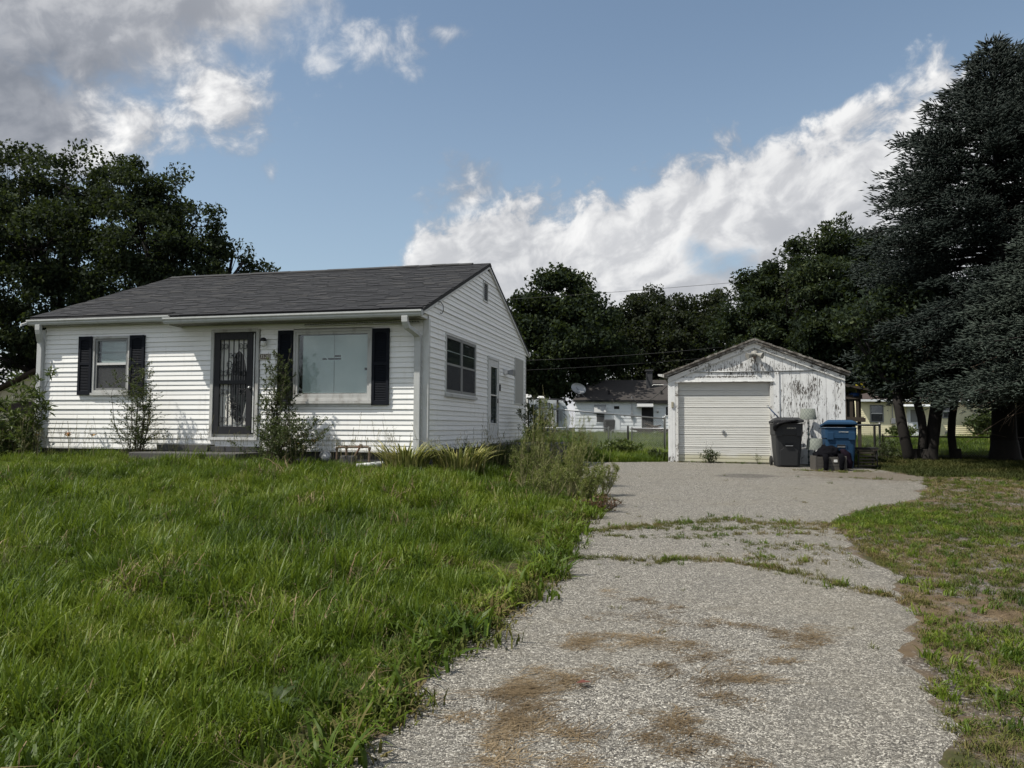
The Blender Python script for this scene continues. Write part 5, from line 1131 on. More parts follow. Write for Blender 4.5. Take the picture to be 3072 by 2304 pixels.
# ------------------------------------------------------------------ yellow house, right of the garage
M_YSID = plain('pale_yellow_siding', (0.76, 0.71, 0.48), 0.6, var=0.05)
yh = thing('neighbour_house', 'pale yellow sided house behind the spruce trees', 'house', (22.75, 50.0, 0), R(-6))
zg = 0.92
yc = MB().box(0.0, 0.05, 0.4, 13.0, 7.5, 3.45).build('wall', M_YSID, yh)
for i in range(20):
    z0 = zg + i * 0.127
    MB().hull([(0.0, 0.020, z0), (13.0, 0.020, z0), (13.0, 0.05, z0), (0.0, 0.05, z0)], [(0.0, 0.044, z0 + 0.125), (13.0, 0.044, z0 + 0.125), (13.0, 0.05, z0 + 0.125), (0.0, 0.05, z0 + 0.125)]).build('siding_board', M_YSID, yc)
M_YROOF = plain('red_brown_roof', (0.050, 0.036, 0.032), 0.95, var=0.25, scale=3)
yr = MB().hull([(-0.3, -0.35, 3.42), (13.3, -0.35, 3.42), (13.3, 3.75, 5.1), (-0.3, 3.75, 5.1)], [(-0.3, -0.35, 3.50), (13.3, -0.35, 3.50), (13.3, 3.75, 5.2), (-0.3, 3.75, 5.2)]).build('roof', M_YROOF, yh)
MB().hull([(-0.3, 7.8, 3.42), (13.3, 7.8, 3.42), (13.3, 3.76, 5.1), (-0.3, 3.76, 5.1)], [(-0.3, 7.8, 3.50), (13.3, 7.8, 3.50), (13.3, 3.76, 5.2), (-0.3, 3.76, 5.2)]).build('rear_slope', M_YROOF, yr)
MB().box(-0.3, -0.42, 3.36, 13.3, -0.355, 3.50).build('gutter', M_WSID, yh)
for x0, x1, z0, z1 in ((0.58, 1.42, 2.02, 3.16), (5.05, 5.75, 2.30, 3.20), (8.3, 9.2, 2.0, 3.15)):
    wn = frame_box(MB(), x0, x1, z0, z1, 0.07, -0.02, 0.03).build('window', M_BRONZE, yh)
    MB().box(x0 + 0.07, -0.01, (z0 + z1) / 2 - 0.02, x1 - 0.07, 0.02, (z0 + z1) / 2 + 0.03).build('meeting_rail', M_WHITEPL, wn)
    MB().box(x0 + 0.07, 0.0, (z0 + z1) / 2 + 0.03, x1 - 0.07, 0.01, z1 - 0.07).build('pane', M_GLASS, wn); MB().box(x0 + 0.07, 0.0, z0 + 0.07, x1 - 0.07, 0.01, (z0 + z1) / 2 - 0.02).build('pane', M_SCREEN, wn)
    MB().box(x0 + 0.05, 0.012, z0 + 0.05, x1 - 0.05, 0.018, z1 - 0.05).build('backing', M_DARK, wn)
yd = frame_box(MB(), 2.85, 3.85, 1.0, 3.05, 0.08, -0.03, 0.03).build('door', M_WHITEPL, yh); MB().box(2.93, -0.01, 1.08, 3.77, 0.015, 2.97).build('leaf', M_WSID, yd); MB().box(3.08, -0.02, 2.05, 3.62, -0.011, 2.85).build('pane', M_BRONZE, yd)
MB().hull([(2.5, -0.8, 3.02), (4.3, -0.8, 3.02), (4.3, 0, 3.10), (2.5, 0, 3.10)], [(2.5, -0.8, 3.10), (4.3, -0.8, 3.10), (4.3, 0, 3.22), (2.5, 0, 3.22)]).build('door_hood', M_WSID, yh)
MB().box(1.86, -0.12, 1.92, 2.12, 0.02, 2.28).build('electric_meter', M_GREY, yh, bevel=0.03)
MB().box(5.2, -0.02, 1.25, 5.40, 0.02, 1.45).build('dryer_vent', M_BRONZE, yh)
MB().tube([(1.95, -0.05, 3.4), (1.95, -0.05, 2.25)], 0.025, 6).build('conduit', M_GREY, yh)

# ------------------------------------------------------------------ cream gable, far left
cg = thing('neighbour_house', 'cream sided gable end seen past the left corner of the white bungalow', 'house', (-19.4, 34.0, 0), 0)
M_CSID = plain('cream_siding', (0.56, 0.52, 0.38), 0.6, var=0.05)
gzv_ = gz(-19.4, 34)
def rk(z): return 4.6 * (4.72 - z) / 2.3
cc = MB().hull([(-4.6, 0.05, gzv_ - 0.3), (4.6, 0.05, gzv_ - 0.3), (4.6, 0.05, 2.40), (0, 0.05, 4.67), (-4.6, 0.05, 2.40)], [(-4.6, 9, gzv_ - 0.3), (4.6, 9, gzv_ - 0.3), (4.6, 9, 2.40), (0, 9, 4.67), (-4.6, 9, 2.40)]).build('wall', M_CSID, cg)
i = 0
while gzv_ + 0.3 + i * 0.115 < 4.48:
    z0 = gzv_ + 0.3 + i * 0.115; w0 = min(4.6, rk(z0)) ; w1 = min(4.6, rk(z0 + 0.113))
    MB().hull([(-w0, 0.018, z0), (w0, 0.018, z0), (w0, 0.05, z0), (-w0, 0.05, z0)], [(-w1, 0.042, z0 + 0.113), (w1, 0.042, z0 + 0.113), (w1, 0.05, z0 + 0.113), (-w1, 0.05, z0 + 0.113)]).build('siding_board', M_CSID, cc); i += 1
for s in (-1, 1):
    MB().hull([(s * 5.0, -0.3, 2.27), (0, -0.3, 4.78), (0, 9.3, 4.78), (s * 5.0, 9.3, 2.27)], [(s * 5.0, -0.3, 2.39), (0, -0.3, 4.90), (0, 9.3, 4.90), (s * 5.0, 9.3, 2.39)]).build('roof', M_YROOF, cg)
MB().hull([(-2.7, -0.7, 2.10), (-1.3, -0.7, 2.10), (-1.3, 0.0, 2.55), (-2.7, 0.0, 2.55)], [(-2.7, -0.7, 2.16), (-1.3, -0.7, 2.16), (-1.3, 0.0, 2.61), (-2.7, 0.0, 2.61)]).build('awning', M_YROOF, cg)

# ------------------------------------------------------------------ utility pole and wires
M_WIRE = plain('black_cable', (0.02, 0.02, 0.022), 0.6)
up = thing('utility_pole', 'grey utility pole with white insulators half hidden by trees behind the garage', 'utility pole', (12.0, 40.0, gz(12, 40)), 0)
MB().tube([(0, 0, -0.2), (0, 0, 6.4)], [0.14, 0.10], 10).build('pole', M_WOOD, up, smooth=True)
MB().box(-0.55, -0.06, 6.15, 0.55, 0.04, 6.27).build('crossarm', M_GREY, up)
for x in (-0.45, -0.15, 0.2, 0.45): MB().lathe([(0.03, 0), (0.06, 0.05), (0.035, 0.1), (0.05, 0.15), (0.0, 0.18)], 8, (x, 0, 6.27)).build('insulator', M_WHITEPL, up, smooth=True)
def wire(label, a, b, sag, r=0.016):
    a, b = Vector(a), Vector(b)
    pts = [a.lerp(b, t) - Vector((0, 0, sag * 4 * t * (1 - t))) for t in np.linspace(0, 1, 17)]
    tag(MB().tube(pts, r, 5).build('overhead_wire', M_WIRE, None, smooth=True), label, 'wire')
W = [((-14, 46, 7.4), (11.55, 40, 7.36), 0.9, 'overhead wire highest against the cloud above the back yard trees', 0.014)]
wire('overhead wire crossing bright cloud just above the round tree', (-40, 60, 10.5), (30, 38, 10.9), 1.2, 0.011)
wire('overhead wire dipping across dark trees toward the garage gable', (-18, 44, 5.9), (11.7, 40, 5.9), 0.75, 0.012)
wire('lowest overhead wire above the camper trailer', (-18, 45, 4.9), (11.7, 40, 5.4), 0.55, 0.008)
wire('drooping service wire between white house mast and garage eave', (9.65, 61.9, 4.15), (4.3, 21.2, 2.75), 0.5, 0.010)
# ------------------------------------------------------------------ trees
def unit(v): return v / np.maximum(np.linalg.norm(v, axis=-1, keepdims=True), 1e-9)
def leaf_quads(cen, size, up_bias=0.35, aspect=0.55, rng=RNG, dirs=None):
    "one folded rhombic leaf per centre"
    n = len(cen); size = np.broadcast_to(size, (n,))[:, None]
    a = unit(rng.normal(size=(n, 3)) + np.array([0, 0, -0.25])) if dirs is None else unit(dirs)
    nrm = unit(rng.normal(size=(n, 3)) + np.array([0, 0, up_bias * 2])); b = unit(np.cross(a, nrm)); nn = np.cross(b, a)
    p0 = cen - a * size * 0.5; p2 = cen + a * size * 0.5
    p1 = cen + b * size * aspect * 0.5 + nn * size * 0.10; p3 = cen - b * size * aspect * 0.5 + nn * size * 0.10
    V = np.stack([p0, p1, p2, p3], 1).reshape(-1, 3); F = np.arange(n * 4).reshape(n, 4); return V, F
def limb(mb, a, b, r0, r1, bend=0.12, seg=5, n=6):
    a, b = np.array(a, float), np.array(b, float); L = np.linalg.norm(b - a); off = RNG.normal(size=3) * L * bend
    pts = [tuple(a + (b - a) * t + off * math.sin(math.pi * t) * (1 - 0.3 * t)) for t in np.linspace(0, 1, seg)]
    mb.tube(pts, [r0 + (r1 - r0) * t for t in np.linspace(0, 1, seg)], n); return pts
LEAF_DARK = leafy('dark_tree_leaf', [(0.0, (0.011, 0.017, 0.012)), (0.45, (0.019, 0.029, 0.018)), (0.75, (0.034, 0.048, 0.025)), (1.0, (0.085, 0.102, 0.046))], 0.22, 0.75, spec=0.10)
LEAF_MAPLE = leafy('maple_leaf', [(0.0, (0.011, 0.017, 0.012)), (0.5, (0.018, 0.028, 0.017)), (0.80, (0.034, 0.048, 0.022)), (1.0, (0.080, 0.094, 0.036))], 0.22, 0.75, spec=0.10)
LEAF_OLIVE = leafy('olive_tree_leaf', [(0.0, (0.012, 0.017, 0.012)), (0.5, (0.020, 0.027, 0.017)), (1.0, (0.046, 0.050, 0.028))], 0.22, 0.75, spec=0.10)
BARK = plain('dark_bark', (0.0115, 0.0098, 0.0085), 0.95, var=0.4, scale=9, bump=0.9)
def tree(name, label, base, lobes, leaf, lsize, ncl, per, group, trunk_r=0.28, spread=0.42, stems=None, fork=0.45, aspect=0.55):
    bx_, by_ = base; bz = gz(bx_, by_); t = thing(name, label, 'tree', (bx_, by_, bz), 0, group); o3 = np.array([bx_, by_, bz])
    L = np.array([l[:3] for l in lobes]) - o3; Rr = np.array([l[3] for l in lobes])
    w = Rr ** 2; w = w / w.sum(); k = RNG.choice(len(L), ncl, p=w)
    d = unit(RNG.normal(size=(ncl, 3))); rr = RNG.uniform(0.2, 1.0, ncl) ** 0.42
    cc = L[k] + d * (Rr[k] * rr)[:, None] * np.array([1, 1, 0.88])
    cc = cc + RNG.normal(size=cc.shape) * 0.10 * Rr[k][:, None] * np.array([1, 1, 0.4])
    mb = MB(); crown_c = L.mean(0)
    if stems is None: stems = [((0, 0, 0), (crown_c[0] * 0.4, crown_c[1] * 0.4, max(1.6, L[:, 2].min() * fork + 0.8)), trunk_r, trunk_r * 0.7)]
    tips = []
    for a, b, r0, r1 in stems:
        pts = limb(mb, (a[0], a[1], a[2] - 0.15), b, r0, r1, 0.04, 6, 10); tips.append((np.array(b), r1))
        mb.rings([[(a[0] + (r0 * q) * math.cos(th_) , a[1] + (r0 * q) * math.sin(th_), a[2] + zz) for th_ in np.linspace(0, 2 * math.pi, 10, endpoint=False)] for q, zz in ((1.45, -0.12), (1.22, 0.08), (1.02, 0.35))], True, False)
    ends = []
    for i in range(len(L)):
        tip, r = min(tips, key=lambda q: np.linalg.norm(q[0] - L[i])); r = max(0.03, r * 0.62)
        pts = limb(mb, tip, L[i], r, max(0.02, r * 0.35), 0.10, 6, 7); ends.append((L[i], r * 0.35, pts))
    for c_, ki in list(zip(cc, k))[: min(ncl, 260)]:
        st = ends[ki][2][RNG.integers(2, 6)]; limb(mb, st, c_, 0.028, 0.010, 0.10, 4, 4)
    trunk = mb.build('trunk', BARK, t, smooth=True)
    n = ncl * per; ci = np.repeat(np.arange(ncl), per); cs = RNG.uniform(0.6, 1.35, ncl)[ci]
    g = RNG.normal(size=(n, 3)); gl = np.linalg.norm(g, axis=1, keepdims=True); g = g / gl * np.minimum(gl, 1.9) * np.array([1, 1, 0.72]) * (spread * cs)[:, None]
    cen = cc[ci] + g; sz = lsize * RNG.uniform(0.65, 1.35, n)
    V, F = leaf_quads(cen, sz, 0.4, aspect)
    obj('crown', fast_mesh('crown', V, F), leaf, t); return t
TG = 'broadleaf trees around the yard'
LA = [(-20.11, 34.0, 12.3, 1.92), (-22.87, 35.0, 12.6, 2.13), (-24.26, 34.0, 11.06, 2.51), (-20.71, 32.5, 9.5, 2.4), (-23.12, 33.0, 7.56, 2.58), (-20.12, 35.0, 9.49, 2.28), (-20.16, 32.8, 6.47, 2.2), (-22.6, 33.4, 4.6, 1.5), (-19.14, 34.6, 6.26, 1.77)]
tree('broadleaf_tree', 'tallest dark tree behind the bungalow at the picture edge', (-20.8, 36.0), LA, LEAF_DARK, 0.19, 270, 180, TG, 0.42, 0.36)
LB = [(-16.74, 33.0, 11.7, 1.58), (-15.44, 34.0, 11.72, 1.48), (-13.93, 33.0, 10.24, 1.29), (-15.6, 32.0, 9.4, 1.95), (-14.18, 33.0, 8.63, 1.72), (-18.11, 34.0, 10.79, 1.63), (-16.49, 32.5, 7.35, 1.84), (-13.53, 33.5, 9.48, 0.87), (-15.0, 33.0, 7.02, 1.58), (-12.86, 33.0, 8.05, 0.86), (-11.71, 33.0, 8.69, 0.72), (-11.13, 33.0, 8.3, 0.6), (-12.28, 33.3, 9.2, 0.48), (-17.44, 33.4, 5.43, 1.53)]
tree('broadleaf_tree', 'dark tree rising over the bungalow ridge with one low branch reaching out', (-15.8, 34.4), LB, LEAF_DARK, 0.175, 250, 170, TG, 0.36, 0.30)
LM = [(4.42, 66.0, 12.61, 2.73), (1.82, 66.0, 10.85, 2.58), (7.12, 67.0, 11.02, 2.62), (4.57, 64.0, 9.18, 3.34), (1.23, 65.0, 7.85, 2.68), (8.17, 68.0, 7.99, 2.58), (4.26, 66.5, 6.0, 3.0), (0.69, 67.0, 5.64, 2.3), (-2.0, 68, 6.5, 2.4)]
tree('broadleaf_tree', 'round topped maple between the bungalow gable and the white house', (4.0, 72.5), LM, LEAF_MAPLE, 0.30, 290, 190, TG, 0.40, 0.62, aspect=0.8)
L1 = [(11.75, 76.0, 12.68, 2.25), (13.7, 76.0, 13.67, 1.93), (14.46, 75.0, 10.94, 2.86), (11.42, 76.0, 10.07, 2.57), (13.67, 76.0, 7.81, 2.9), (10.12, 76.0, 7.15, 2.25)]
tree('broadleaf_tree', 'thin crowned tree with sky gaps behind the white house chimney', (12.5, 78.0), L1, LEAF_OLIVE, 0.34, 180, 130, TG, 0.40, 0.55)
L2 = [(17.43, 74.0, 12.73, 2.19), (19.95, 74.0, 12.74, 2.19), (16.23, 73.0, 10.07, 2.47), (19.02, 73.0, 9.77, 2.78), (17.76, 73.0, 6.96, 3.09), (21.5, 74, 8.5, 2.6), (15, 74, 6.5, 2.4)]
tree('broadleaf_tree', 'far tree with airy crown directly behind the garage peak', (18.0, 76.0), L2, LEAF_OLIVE, 0.34, 230, 140, TG, 0.40, 0.56)
L3 = [(11.57, 36.0, 8.29, 0.94), (12.68, 36.0, 8.62, 1.1), (11.54, 35.5, 6.87, 1.37), (13.44, 36.0, 7.19, 1.57), (10.91, 36.0, 6.07, 1.1), (11.95, 35.0, 5.28, 1.65), (14.04, 36.0, 5.13, 1.72), (10.6, 36, 4.4, 1.2), (13.0, 35.4, 3.6, 1.4)]
tree('broadleaf_tree', 'dark tree with drooping pointed leaves just behind the garage roof', (12.3, 37.4), L3, LEAF_DARK, 0.20, 300, 150, TG, 0.22, 0.27, aspect=0.42)
L4 = [(12.94, 33.0, 9.06, 1.0), (14.25, 33.0, 9.51, 1.15), (15.41, 33.0, 9.22, 1.15), (13.23, 32.0, 7.71, 1.39), (14.77, 32.0, 7.29, 1.53), (13.68, 31.8, 5.81, 1.64), (16.22, 33.0, 6.31, 1.58), (13.17, 32.4, 4.46, 1.39), (14.99, 32.4, 4.33, 1.53), (17.2, 33, 7.6, 1.4), (16.6, 33, 4.2, 1.5)]
tree('broadleaf_tree', 'dense dark tree between the garage and the tall spruce', (14.6, 33.8), L4, LEAF_DARK, 0.19, 420, 160, TG, 0.26, 0.27, aspect=0.42)
L5 = [(10.72, 21.9, 3.55, 0.84), (11.75, 22.2, 3.9, 0.96), (12.03, 21.8, 3.3, 0.75), (10.55, 21.9, 3.05, 0.42), (10.85, 21.5, 2.75, 0.30), (11.36, 21.8, 2.9, 0.5), (10.3, 22.0, 4.6, 0.9), (11.5, 22.2, 5.0, 1.0)]
tree('broadleaf_tree', 'forked tree with three leaning trunks on the mown grass edge', (11.35, 21.3), L5, LEAF_DARK, 0.13, 150, 110, TG, 0.2, 0.24,
     stems=[((-0.26, 0.05, 0), (-0.62, 0.1, 1.95), 0.155, 0.12), ((-0.02, 0.12, 0), (-0.10, 0.2, 2.0), 0.12, 0.10), ((0.20, 0.0, 0), (0.55, 0.0, 2.1), 0.19, 0.155)], aspect=0.6)
L6 = [(12.9, 22.2, 4.0, 0.8), (12.5, 22.4, 5.0, 0.9), (13.3, 22.6, 4.6, 0.8)]
tree('broadleaf_tree', 'slim dark trunked tree standing between the forked tree and the spruce', (12.66, 21.9), L6, LEAF_DARK, 0.14, 70, 90, TG, 0.11, 0.26, stems=[((0, 0, 0), (0.12, 0, 2.2), 0.12, 0.09)])
for i, (x, y, s, lab) in enumerate(((31, 78, 1.0, 'far dark tree over the yellow house roof, nearest the playset'), (39.5, 77, 1.1, 'far dark tree over the middle of the yellow house roof'), (49, 78, 1.1, 'far dark tree past the end of the yellow house'), (25, 76, 0.95, 'far dark tree filling the gap behind the play tower'))):
    Lf = [(x, y, 8.6 * s, 3.4), (x - 3, y, 6.6 * s, 2.8), (x + 3, y, 6.8 * s, 2.9), (x, y - 1, 5.4 * s, 3.2), (x + 1.5, y, 10 * s, 2.2)]
    tree('broadleaf_tree', lab, (x, y + 1), Lf, LEAF_DARK, 0.60, 120, 75, TG, 0.36, 0.95)
for i, (x, y, s, lab) in enumerate(((-33, 60, 1.0, 'far dark tree past the cream gable at the picture edge'), (-24, 62, 0.9, 'far dark tree low behind the cream gable roof'))):
    Lf = [(x, y, 7.6 * s, 3.4), (x - 3, y, 5.6 * s, 2.8), (x + 3, y, 5.8 * s, 2.9), (x, y - 1, 4.4 * s, 3.2)]
    tree('broadleaf_tree', lab, (x, y + 1), Lf, LEAF_DARK, 0.60, 100, 75, TG, 0.36, 0.95)

# --- spruces: whorled limbs carrying flat sprays of bristly shoots
def spruce_leaf(name, a, b, c): return leafy(name, [(0.0, a), (0.55, b), (1.0, c)], 0.08, 0.6, spec=0.25)
DEADTW = plain('dead_brown_twig', (0.085, 0.062, 0.045), 0.9)
SPR1 = spruce_leaf('blue_spruce_shoot', (0.011, 0.018, 0.0145), (0.019, 0.029, 0.024), (0.036, 0.049, 0.041))
SPR2 = spruce_leaf('grey_green_spruce_shoot', (0.017, 0.026, 0.020), (0.031, 0.044, 0.034), (0.058, 0.074, 0.058))
def shoots_mesh(P, D, L, r):
    "spindle per shoot: base, four-point waist, four-point shoulder, tip"
    n = len(P); D = unit(D); ref = unit(RNG.normal(size=(n, 3))); x = unit(np.cross(D, ref)); y = np.cross(D, x); L = L[:, None]; r = r[:, None]
    V = np.empty((n, 6, 3)); V[:, 0] = P; V[:, 5] = P + D * L
    m = P + D * L * 0.45; V[:, 1] = m + x * r; V[:, 2] = m + y * r * 0.8; V[:, 3] = m - x * r; V[:, 4] = m - y * r * 0.8
    base = np.arange(n)[:, None] * 6
    T = np.array([(0, 2, 1), (0, 3, 2), (0, 4, 3), (0, 1, 4), (5, 1, 2), (5, 2, 3), (5, 3, 4), (5, 4, 1)])
    return V.reshape(-1, 3), (base[:, None, :] + T[None]).reshape(-1, 3)
def spruce(label, base, H, z0, prof, nbr, m, trunk_r, group, shoot=(0.17, 0.030), seed=1, azr=None, extra_top=None):
    rg = np.random.default_rng(seed); bz = gz(*base); t = thing('spruce_tree', label, 'tree', (*base, bz), 0, group)
    mb = MB(); mb.tube([(0, 0, -0.1), (0, 0, H * 0.5), (0.05, 0, H * 0.98)], [trunk_r, trunk_r * 0.55, 0.02], 12)
    mb.rings([[(trunk_r * q * math.cos(a), trunk_r * q * math.sin(a), zz) for a in np.linspace(0, 2 * math.pi, 12, endpoint=False)] for q, zz in ((1.5, -0.1), (1.2, 0.15), (1.0, 0.6))], True, False)
    P = []; D = []; L = []; Rr = []
    for i in range(nbr):
        f = (i + rg.random()) / nbr; z = z0 + (H - z0) * f ** 1.12
        ln = prof(z) * rg.uniform(0.60, 1.10)
        az = rg.uniform(0, 2 * math.pi) if azr is None else rg.uniform(*azr)
        up = 0.55 * (z / H) ** 2 - 0.10 + rg.uniform(-0.06, 0.06); hd = np.array([math.cos(az), math.sin(az), 0.0]); sd_ = np.array([-math.sin(az), math.cos(az), 0.0])
        def along(s):  # s 0..1
            return np.array([0, 0, z]) + hd * ln * s + np.array([0, 0, 1.0]) * ln * (up * s - 0.22 * s * s + 0.20 * max(0, s - 0.62) ** 1.3)
        if ln > 0.5 and i % 2 == 0: mb.tube([tuple(along(s)) for s in (0, 0.35, 0.7, 0.95)], [0.012 + 0.012 * ln, 0.01 + 0.008 * ln, 0.012, 0.006], 4)
        nsub = max(3, int(ln / 0.13)); s0 = 0.42 if ln > 1.5 else 0.15
        for j in range(nsub):
            s = s0 + (1 - s0) * (j + rg.random()) / nsub; p = along(s); tng = unit(along(min(1, s + 0.05)) - along(s - 0.05))
            for sgn in (-1, 1):
                sl = (0.20 + 0.62 * (1 - s) * min(1.0, ln / 2.5)) * rg.uniform(0.7, 1.2); dr = unit(tng * 0.75 + sd_ * sgn * 0.9 + np.array([0, 0, rg.uniform(-0.38, 0.48)]))
                ns = max(2, int(sl / 0.08))
                for q in range(ns):
                    pp_ = p + dr * sl * (q + 0.6) / ns + rg.normal(size=3) * 0.055 - np.array([0, 0, 0.10 * ((q + 1) / ns) ** 2 * sl])
                    P.append(pp_); D.append(unit(dr + sd_ * rg.uniform(-0.5, 0.5) + tng * rg.uniform(0, 0.7) + np.array([0, 0, rg.uniform(-0.25, 0.75)]))); L.append(shoot[0] * rg.uniform(0.7, 1.3)); Rr.append(shoot[1] * rg.uniform(0.75, 1.2))
        for q in range(3): P.append(along(0.97)); D.append(unit(hd + rg.normal(size=3) * 0.35 + np.array([0, 0, 0.35]))); L.append(shoot[0] * 1.3); Rr.append(shoot[1])
    for q in range(14): P.append(np.array([0.03, 0, H - 0.06 * q])); D.append(np.array([rg.normal() * 0.5, rg.normal() * 0.5, 1.2])); L.append(0.26); Rr.append(0.03)
    mb.build('trunk', BARK, t, smooth=True)
    V, F = shoots_mesh(np.array(P), np.array(D), np.array(L), np.array(Rr))
    obj('crown', fast_mesh('crown', V, F), m, t)
    dm = MB()
    for i in range(26):
        a = rg.uniform(2.4, 4.9); r0 = rg.uniform(0.5, 1.6); zz = z0 + rg.uniform(-0.5, 1.3); e = np.array([math.cos(a) * (r0 + rg.uniform(0.9, 1.8)), math.sin(a) * (r0 + rg.uniform(0.9, 1.8)), zz - rg.uniform(0.2, 0.9)]); s_ = np.array([math.cos(a) * r0, math.sin(a) * r0, zz])
        dm.tube([tuple(s_), tuple((s_ + e) / 2 + np.array([0, 0, 0.12])), tuple(e)], [0.012, 0.008, 0.004], 4)
        for q in range(6):
            p = s_ + (e - s_) * rg.uniform(0.3, 1); dm.tube([tuple(p), tuple(p + rg.normal(size=3) * 0.16 + np.array([0, 0, -0.12]))], [0.004, 0.002], 3)
    dm.build('dead_twigs', DEADTW, t); return t
SG = 'spruce trees at the lawn edge'
def prof1(z): return max(0.25, min(3.5 if z > 5.2 else 4.0, 0.12 + 0.78 * max(0.0, 12.1 - z) ** 1.05))
spruce('tall blue spruce with thick dark trunk beside the mown grass', (13.85, 21.6), 12.0, 2.6, prof1, 820, SPR1, 0.33, SG, (0.20, 0.0215), 3)
spruce('narrow second leader of blue spruce close behind the tall spruce', (15.2, 22.8), 12.5, 7.5, lambda z: max(0.2, 0.25 + 0.36 * (12.5 - z)), 150, SPR1, 0.2, SG, (0.20, 0.0215), 5)
def prof2(z): return max(0.2, min(3.6, 0.2 + 0.68 * (7.6 - z)))
spruce('grey green spruce in front of the tall blue spruce', (13.5, 17.6), 7.4, 2.05, prof2, 460, SPR2, 0.18, SG, (0.18, 0.020), 9)

# ------------------------------------------------------------------ shrubs and weeds
LEAF_SHRUB = leafy('shrub_leaf', [(0.0, (0.028, 0.044, 0.016)), (0.5, (0.052, 0.074, 0.026)), (1.0, (0.115, 0.135, 0.05))], 0.30)
LEAF_PEACH = leafy('long_bright_leaf', [(0.0, (0.028, 0.048, 0.014)), (0.5, (0.055, 0.085, 0.022)), (1.0, (0.13, 0.16, 0.045))], 0.35)
LEAF_WEED = leafy('feathery_weed_leaf', [(0.0, (0.070, 0.100, 0.018)), (0.5, (0.135, 0.170, 0.036)), (1.0, (0.25, 0.25, 0.08))], 0.35)
LEAF_IRIS = leafy('strap_leaf', [(0.0, (0.055, 0.072, 0.022)), (0.30, (0.13, 0.15, 0.04)), (0.55, (0.30, 0.29, 0.09)), (1.0, (0.62, 0.53, 0.26))], 0.25)
STEM = plain('woody_stem', (0.055, 0.045, 0.030), 0.8, var=0.3); STEMY = plain('pale_weed_stem', (0.20, 0.185, 0.09), 0.8, var=0.25)
def shrub(name, label, base, hgt, rad, nstem, leaf, lsize, aspect, nleaf, lean=(0, 0), cat='shrub', group='weeds and shrubs along the house', droop=0.0, m_stem=STEM, up=1.0, thick=0.008, twigs=7, low=0.12, cone=1.0):
    bx_, by_ = base[:2]; bz = gz(bx_, by_) if len(base) < 3 else base[2]; t = thing(name, label, cat, (bx_, by_, bz), 0, group); mb = MB(); cen = []; dirs = []
    for i in range(nstem):
        a = RNG.uniform(0, 2 * math.pi); q = RNG.uniform(0.1, 1.0); tip = np.array([math.cos(a) * rad * q * cone + lean[0], math.sin(a) * rad * q * 0.7 * cone + lean[1], hgt * RNG.uniform(0.62, 1.0) * (1 - 0.35 * q * q)])
        st = np.array([math.cos(a) * rad * 0.12, math.sin(a) * rad * 0.12, 0]); off = RNG.normal(size=3) * 0.05 * hgt
        pt = lambda s: st + (tip - st) * s + off * math.sin(math.pi * s)
        mb.tube([tuple(pt(s)) for s in (0, 0.33, 0.66, 1)], [thick, thick * 0.8, thick * 0.5, thick * 0.25], 4)
        for j in range(twigs):
            s = RNG.uniform(low, 0.95); p = pt(s); ta = RNG.uniform(0, 2 * math.pi); tl = rad * RNG.uniform(0.25, 0.75) * (1.1 - s * 0.75)
            dv = np.array([math.cos(ta), math.sin(ta) * 0.7, RNG.uniform(0.25, 0.9) * up]); dv = unit(dv); e = p + dv * tl - np.array([0, 0, droop * tl])
            mb.tube([tuple(p), tuple((p + e) / 2 + np.array([0, 0, 0.06 * tl])), tuple(e)], [thick * 0.4, thick * 0.3, thick * 0.15], 3)
            m_ = max(2, int(nleaf / nstem / twigs))
            for q in range(m_):
                f = (q + RNG.random()) / m_; c = p + (e - p) * f; sd_ = RNG.normal(size=3); cen.append(c + unit(sd_) * lsize * 0.5); dirs.append(unit(sd_ + dv * 0.8 + np.array([0, 0, 0.2 - droop])))
    mb.build('stem', m_stem, t)
    V, F = leaf_quads(np.array(cen), lsize * RNG.uniform(0.6, 1.3, len(cen)), 0.5, aspect, dirs=np.array(dirs))
    obj('foliage', fast_mesh('foliage', V, F), leaf, t); return t
def hwxy(x, y): p = hw(x, y); return (p[0], p[1])
shrub('sapling', 'narrow young shrub below the small front window', hwxy(-6.15, -0.55), 2.35, 0.95, 16, LEAF_SHRUB, 0.042, 0.42, 6000, twigs=16, cone=0.5, up=1.1)
shrub('shrub', 'tall leafy shrub covering the shutter between door and picture window', hwxy(-2.98, -0.55), 2.80, 0.62, 22, LEAF_SHRUB, 0.042, 0.42, 8200, lean=(0.08, 0), twigs=15, cone=0.6, up=1.6)
shrub('shrub', 'low bushy growth at the foot of the tall shrub by the picture window', hwxy(-2.62, -0.85), 1.10, 0.95, 26, LEAF_SHRUB, 0.052, 0.45, 5600, lean=(0.15, 0), twigs=9)
shrub('sapling', 'long leaved sapling growing against the left corner downspout', hwxy(-8.45, -0.75), 2.25, 0.60, 6, LEAF_PEACH, 0.16, 0.22, 800, droop=0.45, twigs=9, lean=(0.1, 0))
shrub('sapling', 'long leaved sapling left of the corner downspout, before the cream gable', hwxy(-8.95, -0.70), 2.0, 0.70, 7, LEAF_PEACH, 0.16, 0.22, 850, droop=0.45, twigs=9)
shrub('shrub', 'dark dense undergrowth at the picture edge before the cream gable', hwxy(-9.45, -0.4), 0.9, 0.8, 16, LEAF_SHRUB, 0.10, 0.4, 1500, droop=0.2)
shrub('shrub', 'long leaved bush at the picture edge before the cream gable', hwxy(-9.35, -1.0), 1.7, 0.6, 9, LEAF_PEACH, 0.14, 0.22, 1100, droop=0.4)
shrub('sapling', 'dark wispy sapling against the side wall below the boarded window', hwxy(0.75, 6.6), 1.95, 0.52, 15, LEAF_SHRUB, 0.075, 0.28, 2600, twigs=10)
